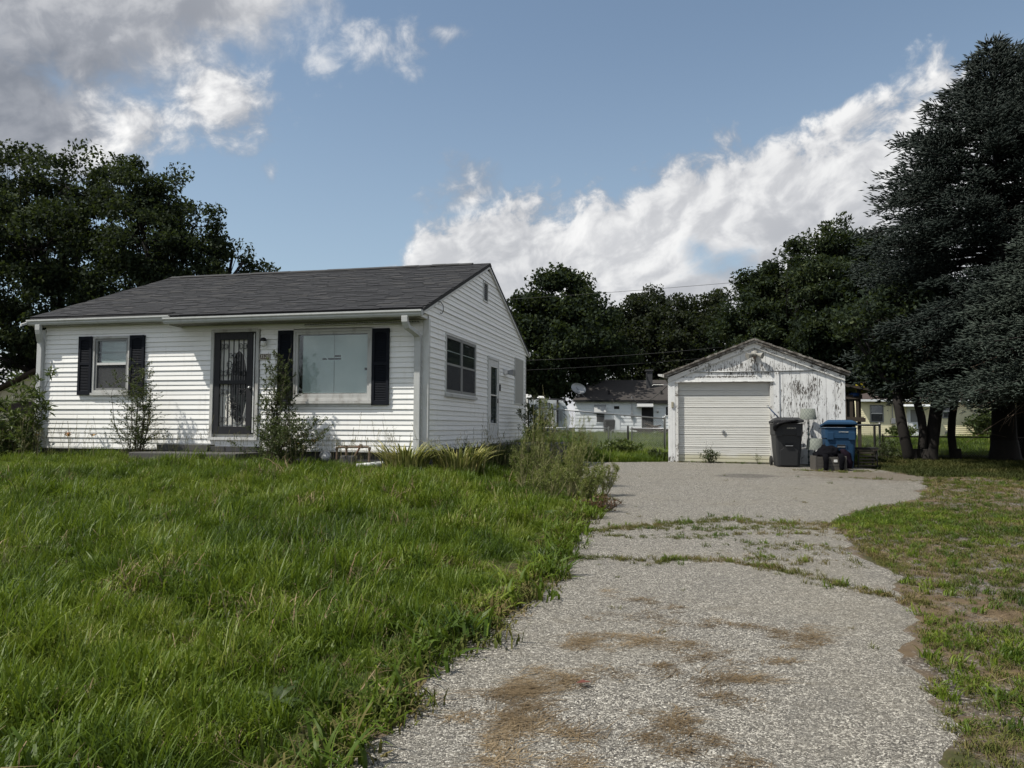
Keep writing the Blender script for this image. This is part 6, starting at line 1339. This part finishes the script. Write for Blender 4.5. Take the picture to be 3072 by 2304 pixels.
for i, (x, y, h, r, n, lab) in enumerate(((0.55, 14.6, 1.75, 0.55, 22, 'tallest feathery yellow green weed beside the house side stoop'), (1.15, 14.2, 1.35, 0.55, 18, 'feathery weed clump leaning over the drive edge behind the tallest one'), (0.25, 13.4, 1.05, 0.6, 16, 'feathery weed in front of the side stoop'), (0.95, 12.7, 0.95, 0.55, 18, 'feathery weed clump on the drive edge in front of the tallest one'), (1.15, 11.6, 0.65, 0.45, 16, 'low feathery weed nearest the camera on the drive edge'), (0.55, 12.0, 0.7, 0.55, 14, 'low feathery weed between lawn and drive edge'), (1.55, 12.9, 0.75, 0.35, 9, 'thin feathery weed sprouting out of the drive surface'))):
    shrub('feathery_weed', lab, (x, y), h * 1.1, r * 0.80, int(n * 1.5), LEAF_WEED, 0.052, 0.16, int(n * 210), cat='weed', m_stem=STEMY, up=3.0, thick=0.006, twigs=9, lean=(0.08, 0), low=0.22)
DEADW = leafy('rusty_dock_leaf', [(0.0, (0.05, 0.022, 0.012)), (1.0, (0.12, 0.06, 0.03))], 0.2)
shrub('dock_weed', 'rust brown dead weed at the edge of the drive', (1.32, 11.05), 0.28, 0.30, 14, DEADW, 0.05, 0.3, 420, cat='weed', thick=0.005)
shrub('weed', 'bushy green weed growing at the foot of the garage door', gw(1.05, -0.22)[:2], 0.42, 0.30, 12, LEAF_SHRUB, 0.055, 0.4, 520, cat='weed', thick=0.004)
shrub('weed', 'spindly weed stalk rising above the bushy weed by the garage door', gw(1.0, -0.25)[:2], 0.68, 0.32, 4, LEAF_SHRUB, 0.03, 0.3, 70, cat='weed', thick=0.003)
shrub('weed', 'spindly weed near the charcoal bin at the garage door', gw(2.25, -0.18)[:2], 0.42, 0.20, 6, LEAF_WEED, 0.04, 0.2, 110, cat='weed', thick=0.003)
shrub('weed', 'leafy green weeds along the fence foot left of the garage', (3.2, 22.6), 0.62, 0.75, 22, LEAF_PEACH, 0.10, 0.5, 1300, cat='weed', thick=0.004)
shrub('weed', 'leafy green weeds at the garage corner by the grey fence post', (3.95, 20.9), 0.35, 0.40, 14, LEAF_SHRUB, 0.07, 0.5, 600, cat='weed', thick=0.004)
shrub('weed', 'tangled weeds at the base of the fence post right of the blue bin', (10.6, 21.9), 0.75, 0.65, 16, LEAF_SHRUB, 0.07, 0.3, 900, cat='weed', thick=0.004)
# vines on the yellow house, shrubs along the right fence
shrub('shrub', 'leafy climbing growth against the yellow house wall', (29.8, 48.6), 2.3, 1.3, 22, LEAF_SHRUB, 0.22, 0.6, 1500, cat='shrub', group='weeds and shrubs along the house')
shrub('shrub', 'leafy bush by the corner of the yellow house near the playset', (24.5, 48.3), 1.1, 1.3, 18, LEAF_SHRUB, 0.18, 0.6, 1200, cat='shrub')

def strap_clump(label, base, n, hgt, rad, leaf=LEAF_IRIS, group='strap leaved clumps at the house corner'):
    bx_, by_ = base; t = thing('iris_clump', label, 'plant', (bx_, by_, gz(bx_, by_)), 0, group); V = []; F = []
    for i in range(n):
        a = RNG.uniform(0, 2 * math.pi); r = rad * math.sqrt(RNG.random()); p = np.array([math.cos(a) * r, math.sin(a) * r * 0.55, 0]); out = np.array([math.cos(a), math.sin(a), 0]) * RNG.uniform(0.35, 1.15)
        h = hgt * RNG.uniform(0.6, 1.1); w = RNG.uniform(0.010, 0.017); sd_ = np.array([-math.sin(a + RNG.normal() * 0.6), math.cos(a), 0]); k0 = len(V); bendp = RNG.uniform(0.35, 1.0)
        for s in np.linspace(0, 1, 6):
            c = p + out * h * (0.15 * s + bendp * s ** 2.5) + np.array([0, 0, h * (s - 0.45 * bendp * s ** 3)]); ww = w * (1 - s ** 3) + 0.001; V += [c - sd_ * ww, c + sd_ * ww]
        F += [(k0 + 2 * q, k0 + 2 * q + 1, k0 + 2 * q + 3, k0 + 2 * q + 2) for q in range(5)]
    obj('strap_leaves', fast_mesh('strap_leaves', np.array(V), np.array(F)), leaf, t); return t
strap_clump('yellowing iris clump right at the front corner of the bungalow', hwxy(-0.10, -0.85), 230, 0.66, 0.42)
strap_clump('pale tipped iris clump beside the side wall, next to the corner', hwxy(0.75, -0.35), 260, 0.66, 0.48)
LEAF_IRIS2 = leafy('olive_strap_leaf', [(0.0, (0.035, 0.048, 0.016)), (0.6, (0.075, 0.085, 0.028)), (1.0, (0.16, 0.15, 0.06))], 0.25)
strap_clump('olive iris clump below the twin side window', hwxy(0.75, 1.3), 240, 0.58, 0.65, LEAF_IRIS2)
strap_clump('olive iris clump between the side window and side door', hwxy(0.95, 2.6), 220, 0.58, 0.65, LEAF_IRIS2)
# lilies
M_LILY = plain('orange_yellow_petal', (0.62, 0.30, 0.015), 0.5, var=0.2)
def lily(label, base, h):
    t = thing('lily', label, 'flower', (*base, gz(*base)), 0, 'yellow lilies along the front wall'); mb = MB(); mb.tube([(0, 0, 0), (0.02, 0, h * 0.6), (0.0, -0.02, h)], [0.006, 0.005, 0.004], 5).build('stem', STEMY, t)
    V = []; F = []
    for i in range(6):
        a = i * math.pi / 3 + RNG.uniform(-0.2, 0.2); o = np.array([0, -0.02, h]); d = np.array([math.cos(a), math.sin(a), 0]); s = np.array([-math.sin(a), math.cos(a), 0]); k0 = len(V)
        V += [o, o + d * 0.045 + s * 0.018 + [0, 0, 0.05], o + d * 0.085 + [0, 0, 0.055], o + d * 0.045 - s * 0.018 + [0, 0, 0.05]]; F.append((k0, k0 + 1, k0 + 2, k0 + 3))
    obj('petals', fast_mesh('petals', np.array(V), np.array(F)), M_LILY, t)
for x, y, h, lab in ((-8.55, -0.55, 0.46, 'yellow lily nearest the left corner of the bungalow'), (-7.72, -0.6, 0.50, 'yellow lily below the left shutter, first of the close pair'), (-7.66, -0.66, 0.47, 'yellow lily below the left shutter, second of the close pair'), (-7.10, -0.6, 0.48, 'yellow lily below the small front window'), (-2.30, -0.75, 0.40, 'yellow lily just left of the gas meter'), (-2.05, -0.62, 0.45, 'yellow lily touching the gas meter')):
    lily(lab, hwxy(x, y), h)

# ------------------------------------------------------------------ grass
GRASS = leafy('long_grass_blade', [(0.0, (0.018, 0.040, 0.005)), (0.30, (0.050, 0.092, 0.008)), (0.62, (0.106, 0.162, 0.012)), (0.88, (0.180, 0.228, 0.024)), (1.0, (0.31, 0.29, 0.12))], 0.42, 0.5, 'both')
GRASS_MOWN = leafy('mown_grass_blade', [(0.0, (0.021, 0.029, 0.008)), (0.5, (0.036, 0.044, 0.011)), (0.85, (0.056, 0.056, 0.016)), (1.0, (0.09, 0.072, 0.030))], 0.16, 0.7, 'both', 0.15)  # olive blades, colour lowered further to carry the shade of the trees
GRASS_DRY = leafy('dry_verge_grass', [(0.0, (0.042, 0.060, 0.012)), (0.40, (0.074, 0.088, 0.020)), (0.70, (0.110, 0.096, 0.036)), (1.0, (0.16, 0.118, 0.056))], 0.07, 0.8, 'both', 0.1)
STRAW = leafy('dead_straw', [(0.0, (0.075, 0.054, 0.032)), (0.5, (0.165, 0.122, 0.072)), (1.0, (0.31, 0.24, 0.15))], 0.03, 0.85, 'both', 0.1)
SEED = leafy('seed_stalk', [(0.0, (0.10, 0.10, 0.04)), (1.0, (0.24, 0.21, 0.12))], 0.2, 0.8, 'both')
def blade_clump(name, n, rad, h, hv, w, lean, curl, m, flow=0.0, seg=4, flat=False, seed=0):
    rg = np.random.default_rng(seed); V = []; F = []
    for i in range(n):
        a = rg.uniform(0, 2 * math.pi); r = rad * math.sqrt(rg.random()); p = np.array([r * math.cos(a), r * math.sin(a), -0.01]); da = rg.uniform(0, 2 * math.pi)
        d = np.array([math.cos(da), math.sin(da), 0]) * rg.uniform(0.2, 1.0) * lean + np.array([flow, 0, 0]); hh = h * rg.uniform(1 - hv, 1 + hv); ww = w * rg.uniform(0.6, 1.3); s_ = np.array([-math.sin(da + rg.normal() * 0.5), math.cos(da), 0]); k0 = len(V)
        for s in np.linspace(0, 1, seg + 1):
            c = p + d * hh * (0.35 * s + 0.65 * s * s) + np.array([0, 0, hh * (s - curl * rg.uniform(0.6, 1.2) * s * s * s * 0.6)]) * (0.10 if flat else 1.0) + (np.array([0, 0, 0.012 * rg.random()]) if flat else 0)
            t_ = ww * (1 - s ** 2.2) + 0.0006; V += [c - s_ * t_, c + s_ * t_]
        F += [(k0 + 2 * q, k0 + 2 * q + 1, k0 + 2 * q + 3, k0 + 2 * q + 2) for q in range(seg)]
    me = fast_mesh(name, np.array(V), np.array(F)); me.materials.append(m); return bpy.data.objects.new(name, me)
def collection(name, objs):
    c = bpy.data.collections.new(name)
    for o in objs: c.objects.link(o)
    return c
def scatter(name, label, cat, xy, coll, nkinds, scale, rotz, tilt=0.12, zoff=0.0, kinds=None):
    n = len(xy); P = np.column_stack([xy[:, 0], xy[:, 1], ground(xy[:, 0], xy[:, 1]) + zoff]); me = bpy.data.meshes.new(name); me.vertices.add(n); me.vertices.foreach_set('co', P.astype(np.float32).ravel())
    rot = np.column_stack([RNG.normal(0, tilt, n), RNG.normal(0, tilt, n), rotz]).astype(np.float32)
    a = me.attributes.new('rot', 'FLOAT_VECTOR', 'POINT'); a.data.foreach_set('vector', rot.ravel())
    a = me.attributes.new('scl', 'FLOAT', 'POINT'); a.data.foreach_set('value', np.asarray(scale, np.float32))
    a = me.attributes.new('kind', 'INT', 'POINT'); a.data.foreach_set('value', (RNG.integers(0, nkinds, n) if kinds is None else kinds).astype(np.int32))
    o = bpy.data.objects.new(name, me); COL.objects.link(o); tag(o, label, cat, kind='stuff')
    ng = bpy.data.node_groups.new(name + '_scatter', 'GeometryNodeTree')
    ng.interface.new_socket('Geometry', in_out='INPUT', socket_type='NodeSocketGeometry'); ng.interface.new_socket('Geometry', in_out='OUTPUT', socket_type='NodeSocketGeometry')
    N = ng.nodes; Lk = ng.links; gi = N.new('NodeGroupInput'); go = N.new('NodeGroupOutput'); ip = N.new('GeometryNodeInstanceOnPoints'); ci = N.new('GeometryNodeCollectionInfo')
    ci.inputs[0].default_value = coll; ci.inputs['Separate Children'].default_value = True; ci.inputs['Reset Children'].default_value = True
    def attr(nm, dt): q = N.new('GeometryNodeInputNamedAttribute'); q.data_type = dt; q.inputs[0].default_value = nm; return q.outputs[0]
    e2r = N.new('FunctionNodeEulerToRotation'); Lk.new(attr('rot', 'FLOAT_VECTOR'), e2r.inputs[0])
    Lk.new(gi.outputs[0], ip.inputs['Points']); Lk.new(ci.outputs[0], ip.inputs['Instance']); ip.inputs['Pick Instance'].default_value = True
    Lk.new(attr('kind', 'INT'), ip.inputs['Instance Index']); Lk.new(e2r.outputs[0], ip.inputs['Rotation']); Lk.new(attr('scl', 'FLOAT'), ip.inputs['Scale']); Lk.new(ip.outputs[0], go.inputs[0])
    md = o.modifiers.new('scatter', 'NODES'); md.node_group = ng
    return o
def sample(n, x0, x1, y0, y1): return np.column_stack([RNG.uniform(x0, x1, n), RNG.uniform(y0, y1, n)])
def in_house(p, m=0.12):
    s, d = house_sd(p[:, 0], p[:, 1]); return (s > -m) & (s < 9.05 + m) & (d > -m) & (d < 8.9)
lx = np.array([q[0] for q in LEFT]); ly = np.array([q[1] for q in LEFT])
def edge_x(y): return np.interp(y, ly, lx)
def patchy(p, f, seed): return wob(p[:, 0], p[:, 1], f, seed)

# long lawn
cl_long = collection('long_grass_tufts', [blade_clump('tuft_a', 52, 0.11, 0.185, 0.5, 0.0044, 0.62, 0.6, GRASS, 0.0, seed=1), blade_clump('tuft_b', 40, 0.12, 0.23, 0.5, 0.0038, 0.5, 0.45, GRASS, 0.05, seed=2), blade_clump('tuft_c', 42, 0.12, 0.155, 0.5, 0.0062, 0.85, 0.9, GRASS, 0.0, seed=3), blade_clump('tuft_d', 46, 0.13, 0.20, 0.5, 0.0034, 0.8, 0.7, GRASS, 0.12, seed=4), blade_clump('tuft_e', 20, 0.08, 0.26, 0.35, 0.0080, 0.75, 0.9, GRASS, 0.05, 5, seed=5), blade_clump('tuft_f', 26, 0.16, 0.20, 0.5, 0.0030, 0.9, 0.6, STRAW, 0.1, seed=6)])
def view_keep(p, m=1.0): return np.abs(p[:, 0]) < 0.70 * p[:, 1] + m
pts = []
for (y0, y1, dens) in ((1.9, 5.0, 330), (5.0, 9.0, 240), (9.0, 13.5, 165), (13.5, 22.0, 115)):
    p = sample(int(dens * (y1 - y0) * 18), -16, 2, y0, y1)
    p = p[view_keep(p, 1.2)]; pts.append(p)
p = np.vstack(pts); s, d = house_sd(p[:, 0], p[:, 1])
ex = edge_x(p[:, 1]) + 0.16 * wob(p[:, 0], p[:, 1], 1.4, 0.5); depth_in = ex - p[:, 0]
stoop_m = (np.abs(s - 4.70) < 1.22) & (d > -0.95) & (d < 0)
p_ok = (depth_in > RNG.uniform(0.0, 0.40, len(p))) & ~in_house(p) & ~stoop_m & ~((s < 0.05) & (d > 4) & (s > -1.9) & (d < 7.1)) & (d < 9)
p = p[p_ok]; depth_in = depth_in[p_ok]
pn = patchy(p, 0.55, 1.0) * 0.6 + patchy(p, 1.5, 4.0) * 0.4
s, d = house_sd(p[:, 0], p[:, 1]); nearw = smooth01(1 - np.maximum(-d, 0) / 2.2) * (s > -0.5) * (s < 3.0)
sc_ = np.clip(0.40 + 0.55 * smooth01(depth_in / 1.1), 0, 1) * np.clip(0.95 + 0.70 * pn + 0.55 * patchy(p, 3.9, 8.0), 0.35, 2.1) * RNG.uniform(0.65, 1.30, len(p)) * (1 - 0.45 * nearw) * (1 - 0.28 * smooth01(1 - np.maximum(-d, 0) / 4.0))
kd = RNG.choice([0, 1, 2, 3], len(p), p=[0.32, 0.25, 0.2, 0.23]); cl_ = (patchy(p, 1.9, 7.0) > 0.55) & (RNG.random(len(p)) < 0.5); kd[cl_] = 4; kd[(patchy(p, 1.2, 3.3) > 0.3) & (RNG.random(len(p)) < 0.6)] = 2; kd[RNG.random(len(p)) < np.where(patchy(p, 0.9, 12.3) > 0.4, 0.12, 0.02)] = 5
rz = 2.2 * patchy(p, 1.6, 9.0) + RNG.uniform(-1.9, 1.9, len(p))
scatter('long_grass', 'overgrown bright green lawn before the bungalow', 'grass', p, cl_long, 6, sc_, rz, 0.16, kinds=kd)
# tall grass with seed heads along the walls
def stalk(name, h, n, seed):
    rg = np.random.default_rng(seed); V = []; F = []
    for i in range(n):
        a = rg.uniform(0, 6.28); p = np.array([rg.normal() * 0.06, rg.normal() * 0.06, 0]); d = np.array([math.cos(a), math.sin(a), 0]) * rg.uniform(0.05, 0.3); hh = h * rg.uniform(0.7, 1.1); s_ = np.array([-math.sin(a), math.cos(a), 0]); k0 = len(V)
        for s in np.linspace(0, 1, 6): c = p + d * hh * s * s + np.array([0, 0, hh * s]); t_ = 0.0016; V += [c - s_ * t_, c + s_ * t_]
        F += [(k0 + 2 * q, k0 + 2 * q + 1, k0 + 2 * q + 3, k0 + 2 * q + 2) for q in range(5)]
        for q in range(9):
            s = 0.80 + 0.2 * q / 9; c = p + d * hh * s * s + np.array([0, 0, hh * s]); e = c + np.array([rg.normal() * 0.014, rg.normal() * 0.014, 0.022]); k0 = len(V); V += [c - s_ * 0.002, c + s_ * 0.002, e + s_ * 0.003, e - s_ * 0.003]; F.append((k0, k0 + 1, k0 + 2, k0 + 3))
    me = fast_mesh(name, np.array(V), np.array(F)); me.materials.append(SEED); return bpy.data.objects.new(name, me)
cl_seed = collection('seed_stalks', [stalk('stalk_a', 0.75, 3, 1), stalk('stalk_b', 0.60, 4, 2), stalk('stalk_c', 0.9, 2, 3)])
pw = np.array([hwxy(RNG.uniform(-9.5, 0.2), -RNG.uniform(0.15, 1.6) ** 1.3) for _ in range(150)] + [hwxy(RNG.uniform(0.3, 1.6), RNG.uniform(-0.8, 4.0)) for _ in range(60)])
p2 = sample(500, -9, 1, 3.2, 13); p2 = p2[(p2[:, 0] < edge_x(p2[:, 1]) - 0.3) & view_keep(p2)]; p2 = p2[:130]
pp = np.vstack([pw, p2]); scatter('seed_head_grass', 'tall thin grass stalks with seed heads along the bungalow wall', 'grass', pp, cl_seed, 3, np.r_[RNG.uniform(0.6, 1.15, len(pw)), RNG.uniform(0.35, 0.7, len(p2))], RNG.uniform(0, 6.28, len(pp)), 0.12)
# broad leaved lawn weeds (docks, plantain)
def broad(name, n, L, w, seed):
    rg = np.random.default_rng(seed); V = []; F = []
    for i in range(n):
        a = i * 2.4 + rg.normal() * 0.3; d = np.array([math.cos(a), math.sin(a), 0]); s_ = np.array([-math.sin(a), math.cos(a), 0]); ll = L * rg.uniform(0.6, 1.1); k0 = len(V); el = rg.uniform(0.5, 1.4)
        for s in np.linspace(0, 1, 6): c = d * ll * s + np.array([0, 0, ll * (el * s - el * 0.7 * s * s)]); t_ = w * math.sin(math.pi * (0.08 + 0.92 * s)) + 0.001; V += [c - s_ * t_ + [0, 0, 0.3 * t_], c + s_ * t_ + [0, 0, 0.3 * t_]]
        F += [(k0 + 2 * q, k0 + 2 * q + 1, k0 + 2 * q + 3, k0 + 2 * q + 2) for q in range(5)]
    me = fast_mesh(name, np.array(V), np.array(F)); me.materials.append(LEAF_PEACH); return bpy.data.objects.new(name, me)
cl_broad = collection('broad_weeds', [broad('dock_a', 9, 0.20, 0.022, 1), broad('dock_b', 7, 0.14, 0.018, 2), broad('dock_c', 11, 0.10, 0.018, 3)])
pb = sample(900, -7, 1, 3.0, 11); pb = pb[(pb[:, 0] < edge_x(pb[:, 1]) - 0.1) & view_keep(pb) & (patchy(pb, 1.1, 5.0) > 0.1)][:170]
scatter('lawn_weeds', 'broad leaved weeds scattered through the long lawn', 'weeds', pb, cl_broad, 3, RNG.uniform(0.35, 0.75, len(pb)), RNG.uniform(0, 6.28, len(pb)), 0.25, 0.05)

# back yard grass, taller and darker, seen through the fence
pts = [];
for (x0, x1, y0, y1, dens, mn) in ((-2, 9.5, 20.2, 27, 55, 0), (-4, 14, 27, 40, 22, 0), (-4, 40, 40, 62, 5, 1), (8.6, 22, 24, 40, 14, 0)):
    q = sample(int(dens * (x1 - x0) * (y1 - y0)), x0, x1, y0, y1); pts.append(q)
p = np.vstack(pts); gl_x = (p[:, 0] - GX) * UX + (p[:, 1] - GY) * UY; gl_y = (p[:, 0] - GX) * VX + (p[:, 1] - GY) * VY
ok = ~((gl_x > -0.1) & (gl_x < GW + 0.1) & (gl_y > -0.3) & (gl_y < GD + 0.2)) & ~in_house(p, 0.1) & ~inside(DRIVE, p[:, 0], p[:, 1])
p = p[ok]; scale = np.where(p[:, 1] > 27, 1.5, 1.15) * RNG.uniform(0.7, 1.2, len(p)) * np.where(p[:, 1] > 40, 1.7, 1); scale = scale * np.where(p[:, 1] > 30, 0.75, 1)
scatter('back_yard_grass', 'uncut dark green grass of the back yard behind the fence', 'grass', p, cl_long, 4, scale, RNG.uniform(0, 6.28, len(p)), 0.15)
# mown lawn under and before the spruces
cl_mown = collection('mown_grass_tufts', [blade_clump('mown_a', 60, 0.20, 0.055, 0.4, 0.0042, 0.8, 0.5, GRASS_MOWN, seg=2, seed=11), blade_clump('mown_b', 60, 0.20, 0.075, 0.5, 0.0040, 0.9, 0.6, GRASS_MOWN, seg=2, seed=12)])
q = sample(26000, 4.5, 20, 9, 27); inv = inside(VERGE, q[:, 0] + 0.25 * wob(q[:, 0], q[:, 1]), q[:, 1]); ok = ~inv & ~inside(DRIVE, q[:, 0], q[:, 1]) & (q[:, 0] > 8.9 - 0.0 * q[:, 1]) | (~inv & ~inside(DRIVE, q[:, 0], q[:, 1]) & (q[:, 0] > 7.2) & (q[:, 1] < 16.5))
ok = ok & view_keep(q, 1.5) & ~((q[:, 1] > 23) & (q[:, 0] < 9.5)); q = q[ok]
scatter('mown_grass', 'short mown grass under the spruce trees', 'grass', q, cl_mown, 2, RNG.uniform(0.8, 1.5, len(q)), RNG.uniform(0, 6.28, len(q)), 0.1)
# dry verge: patches of low grass over gravel
cl_dry = collection('verge_grass_tufts', [blade_clump('verge_a', 26, 0.10, 0.10, 0.5, 0.0045, 1.1, 0.7, GRASS_DRY, seg=3, seed=21), blade_clump('verge_b', 22, 0.09, 0.075, 0.5, 0.0040, 1.5, 0.9, GRASS_DRY, seg=3, seed=22), blade_clump('verge_c', 24, 0.10, 0.15, 0.4, 0.0060, 0.95, 0.8, GRASS, 0.2, seg=4, seed=23), blade_clump('verge_d', 26, 0.12, 0.10, 0.5, 0.0018, 1.6, 0.9, STRAW, seg=3, flat=True, seed=24)])
q = sample(64000, 1.4, 11, 2.0, 17.5); iv = inside(VERGE, q[:, 0], q[:, 1]) & view_keep(q, 0.8); q = q[iv]
f1 = patchy(q, 1.0, 2.2) * 0.55 + patchy(q, 2.7, 6.1) * 0.45; far = smooth01((q[:, 1] - 4) / 8)
green_c = np.exp(-(((q[:, 0] - 5.0) / 1.3) ** 2 + ((q[:, 1] - 10.6) / 1.2) ** 2)) + np.exp(-(((q[:, 0] - 3.0) / 0.35) ** 2 + ((q[:, 1] - 5.0) / 0.5) ** 2)) + 0.9 * np.exp(-(((q[:, 0] - 2.75) / 0.3) ** 2 + ((q[:, 1] - 4.0) / 0.5) ** 2)) + 0.8 * np.exp(-(((q[:, 0] - 3.6) / 0.5) ** 2 + ((q[:, 1] - 4.9) / 0.6) ** 2))
keep = RNG.random(len(q)) < np.clip(0.62 + 0.62 * f1 + 0.45 * green_c + 0.20 * far, 0.06, 1.0) * 0.92
q = q[keep]; gcx = green_c[keep]; kd = RNG.choice([0, 1, 2, 3], len(q), p=[0.38, 0.30, 0.08, 0.24]); kd[(RNG.random(len(q)) < gcx * 0.40)] = 2
far2 = smooth01((q[:, 1] - 10.5) / 2.0) * smooth01((q[:, 0] - 5.6) / 1.2); kd[RNG.random(len(q)) < far2 * 0.35] = 3; keep2 = RNG.random(len(q)) > far2 * 0.30; q = q[keep2]; kd = kd[keep2]
brown = np.exp(-(((q[:, 0] - 3.6) / 0.55) ** 2 + ((q[:, 1] - 5.9) / 0.55) ** 2)); kd[RNG.random(len(q)) < brown * 0.8] = 3
scatter('verge_grass', 'sparse dry grass and straw over gravel along the drive', 'grass', q, cl_dry, 4, RNG.uniform(0.25, 0.62, len(q)), RNG.uniform(0, 6.28, len(q)), 0.2, 0.006, kinds=kd)
# grass in the drive's cracks
def along(poly, n, w):
    poly = np.array(poly); seg = np.linalg.norm(np.diff(poly, axis=0), axis=1); cum = np.r_[0, np.cumsum(seg)]; t = RNG.uniform(0, cum[-1], n); i = np.clip(np.searchsorted(cum, t) - 1, 0, len(seg) - 1); f = (t - cum[i]) / seg[i]
    return poly[i] + (poly[i + 1] - poly[i]) * f[:, None] + RNG.normal(size=(n, 2)) * w
CR1 = [(0.35, 7.62), (0.9, 7.87), (1.44, 7.65), (1.77, 7.81), (2.2, 7.67), (2.56, 7.31), (2.82, 6.79), (3.07, 6.4), (3.3, 6.15)]
CR2 = [(0.59, 9.33), (1.31, 9.59), (1.77, 9.85), (2.47, 10.14), (2.91, 10.43), (3.31, 10.03), (4.19, 10.06)]
CR3 = [(1.0, 9.1), (1.9, 9.0), (2.9, 9.25), (3.9, 9.3)]; CR4 = [(1.2, 9.75), (2.2, 9.55), (3.2, 9.7), (4.0, 9.6)]; CR5 = [(6.6, 17.9), (7.4, 17.5), (8.4, 17.75)]; CR6 = [(6.9, 16.2), (7.6, 15.9), (8.2, 15.6)]
q = np.vstack([along(CR1, 230, 0.035), along(CR2, 300, 0.07), along(CR3, 110, 0.09), along(CR4, 150, 0.08), along(CR5, 120, 0.12), along(CR6, 40, 0.08), along([(2.2, 8.0), (3.4, 7.6)], 70, 0.16), along([(2.6, 8.6), (3.7, 8.3)], 90, 0.16), along([gw(0.2, -0.12)[:2], gw(2.6, -0.12)[:2]], 90, 0.04), sample(60, 0.4, 6.5, 5, 17), along(CR1, 160, 0.10), along(CR2, 160, 0.16)])
kd = RNG.choice([0, 1, 2, 3], len(q), p=[0.42, 0.30, 0.08, 0.20])
scatter('crack_grass', 'low grass growing in cracks across the drive', 'grass', q, cl_dry, 4, RNG.uniform(0.22, 0.62, len(q)), RNG.uniform(0, 6.28, len(q)), 0.15, 0.012, kinds=kd)
# matted dead clippings washed across the drive
cl_straw = collection('straw_mats', [blade_clump('mat_a', 26, 0.085, 0.11, 0.5, 0.0020, 1.2, 0.9, STRAW, seg=2, flat=True, seed=31), blade_clump('mat_b', 24, 0.075, 0.09, 0.5, 0.0022, 1.2, 0.9, STRAW, 0.7, seg=2, flat=True, seed=32), blade_clump('mat_c', 22, 0.09, 0.14, 0.4, 0.0018, 0.8, 0.9, STRAW, 0.9, seg=2, flat=True, seed=33)])
BL = [([(0.66, 6.36), (0.8, 6.42), (0.95, 6.32), (1.21, 6.06), (1.31, 5.9)], 46, 0.045), ([(0.83, 5.84), (1.0, 5.82), (1.24, 5.52)], 18, 0.03), ([(0.40, 5.02), (0.5, 5.2), (0.66, 5.28), (0.86, 5.2), (0.97, 5.16)], 120, 0.06), ([(0.45, 5.05), (0.7, 5.1), (0.9, 5.12)], 60, 0.05), ([(1.02, 5.11), (1.23, 5.13)], 14, 0.02), ([(1.05, 4.98), (1.22, 4.88), (1.31, 4.78)], 26, 0.04),
      ([(1.29, 5.51), (1.53, 5.62), (1.73, 5.5), (1.94, 5.32)], 60, 0.04), ([(2.03, 5.5), (2.1, 5.35), (2.03, 5.18), (1.88, 5.08), (1.65, 5.0)], 70, 0.045), ([(1.75, 5.3), (1.95, 5.2)], 24, 0.05), ([(1.54, 4.72), (1.76, 4.82)], 12, 0.03), ([(1.08, 4.42), (1.2, 4.46), (1.32, 4.5), (1.42, 4.45)], 70, 0.045), ([(1.06, 4.22), (1.24, 4.13)], 22, 0.04),
      ([(-0.10, 4.19), (0.13, 4.40), (0.29, 4.50), (0.51, 4.52), (0.67, 4.52)], 170, 0.055), ([(0.02, 4.25), (0.2, 4.32), (0.35, 4.40)], 80, 0.05), ([(0.1, 4.25), (0.08, 4.05), (0.05, 3.88)], 80, 0.045), ([(-0.22, 3.94), (-0.1, 3.88), (0.11, 3.85), (0.24, 3.74), (0.38, 3.70)], 110, 0.04), ([(0.02, 3.85), (-0.04, 3.65), (0.0, 3.45), (0.05, 3.40)], 100, 0.05), ([(0.70, 3.83), (0.84, 3.88), (0.78, 3.80)], 46, 0.04), ([(0.63, 3.72), (0.8, 3.54)], 40, 0.045), ([(0.93, 3.73), (1.0, 3.66)], 14, 0.03), ([(0.95, 3.44), (1.07, 3.46)], 20, 0.03), ([(0.28, 3.5), (0.35, 3.40)], 22, 0.035), ([(0.86, 4.69), (1.03, 4.58)], 24, 0.03), ([(0.75, 5.9), (1.15, 5.4)], 16, 0.12), ([(0.9, 4.6), (1.4, 4.9)], 20, 0.14), ([(0.3, 4.0), (1.0, 4.0)], 16, 0.2)]
q = np.vstack([along(b[0], int(b[1] * 0.28) + 2, b[2] * 1.0) for b in BL])
scatter('straw_mat', 'matted brown dead grass washed across the drive', 'straw', q, cl_straw, 3, RNG.uniform(0.55, 1.05, len(q)), RNG.uniform(-0.6, 0.9, len(q)) + np.where(RNG.random(len(q)) < 0.5, 0, math.pi), 0.04, 0.016)
# dry fringe where lawn meets drive
ye = RNG.uniform(2.6, 12.5, 520); xe = edge_x(ye) + RNG.normal(0.02, 0.10, len(ye)); q = np.column_stack([xe, ye]); kd = RNG.choice([0, 1, 2, 3], len(q), p=[0.38, 0.24, 0.24, 0.14])
scatter('drive_edge_grass', 'dry brownish grass fringe where the lawn meets the drive', 'grass', q, cl_dry, 4, RNG.uniform(0.8, 1.6, len(q)), RNG.uniform(0, 6.28, len(q)), 0.2, 0.01, kinds=kd)
# a fallen leaf on the drive
lf_ = MB().add([(0.36, 4.335, 0), (0.40, 4.36, 0.012), (0.45, 4.345, 0.004), (0.41, 4.315, 0.010)], [(0, 1, 2, 3)]).build('fallen_leaf', plain('red_brown_leaf', (0.10, 0.03, 0.02), 0.7), None)
lf_.location.z = gz(0.4, 4.33) + 0.035
tag(lf_, 'single red brown leaf lying on the matted straw', 'leaf')
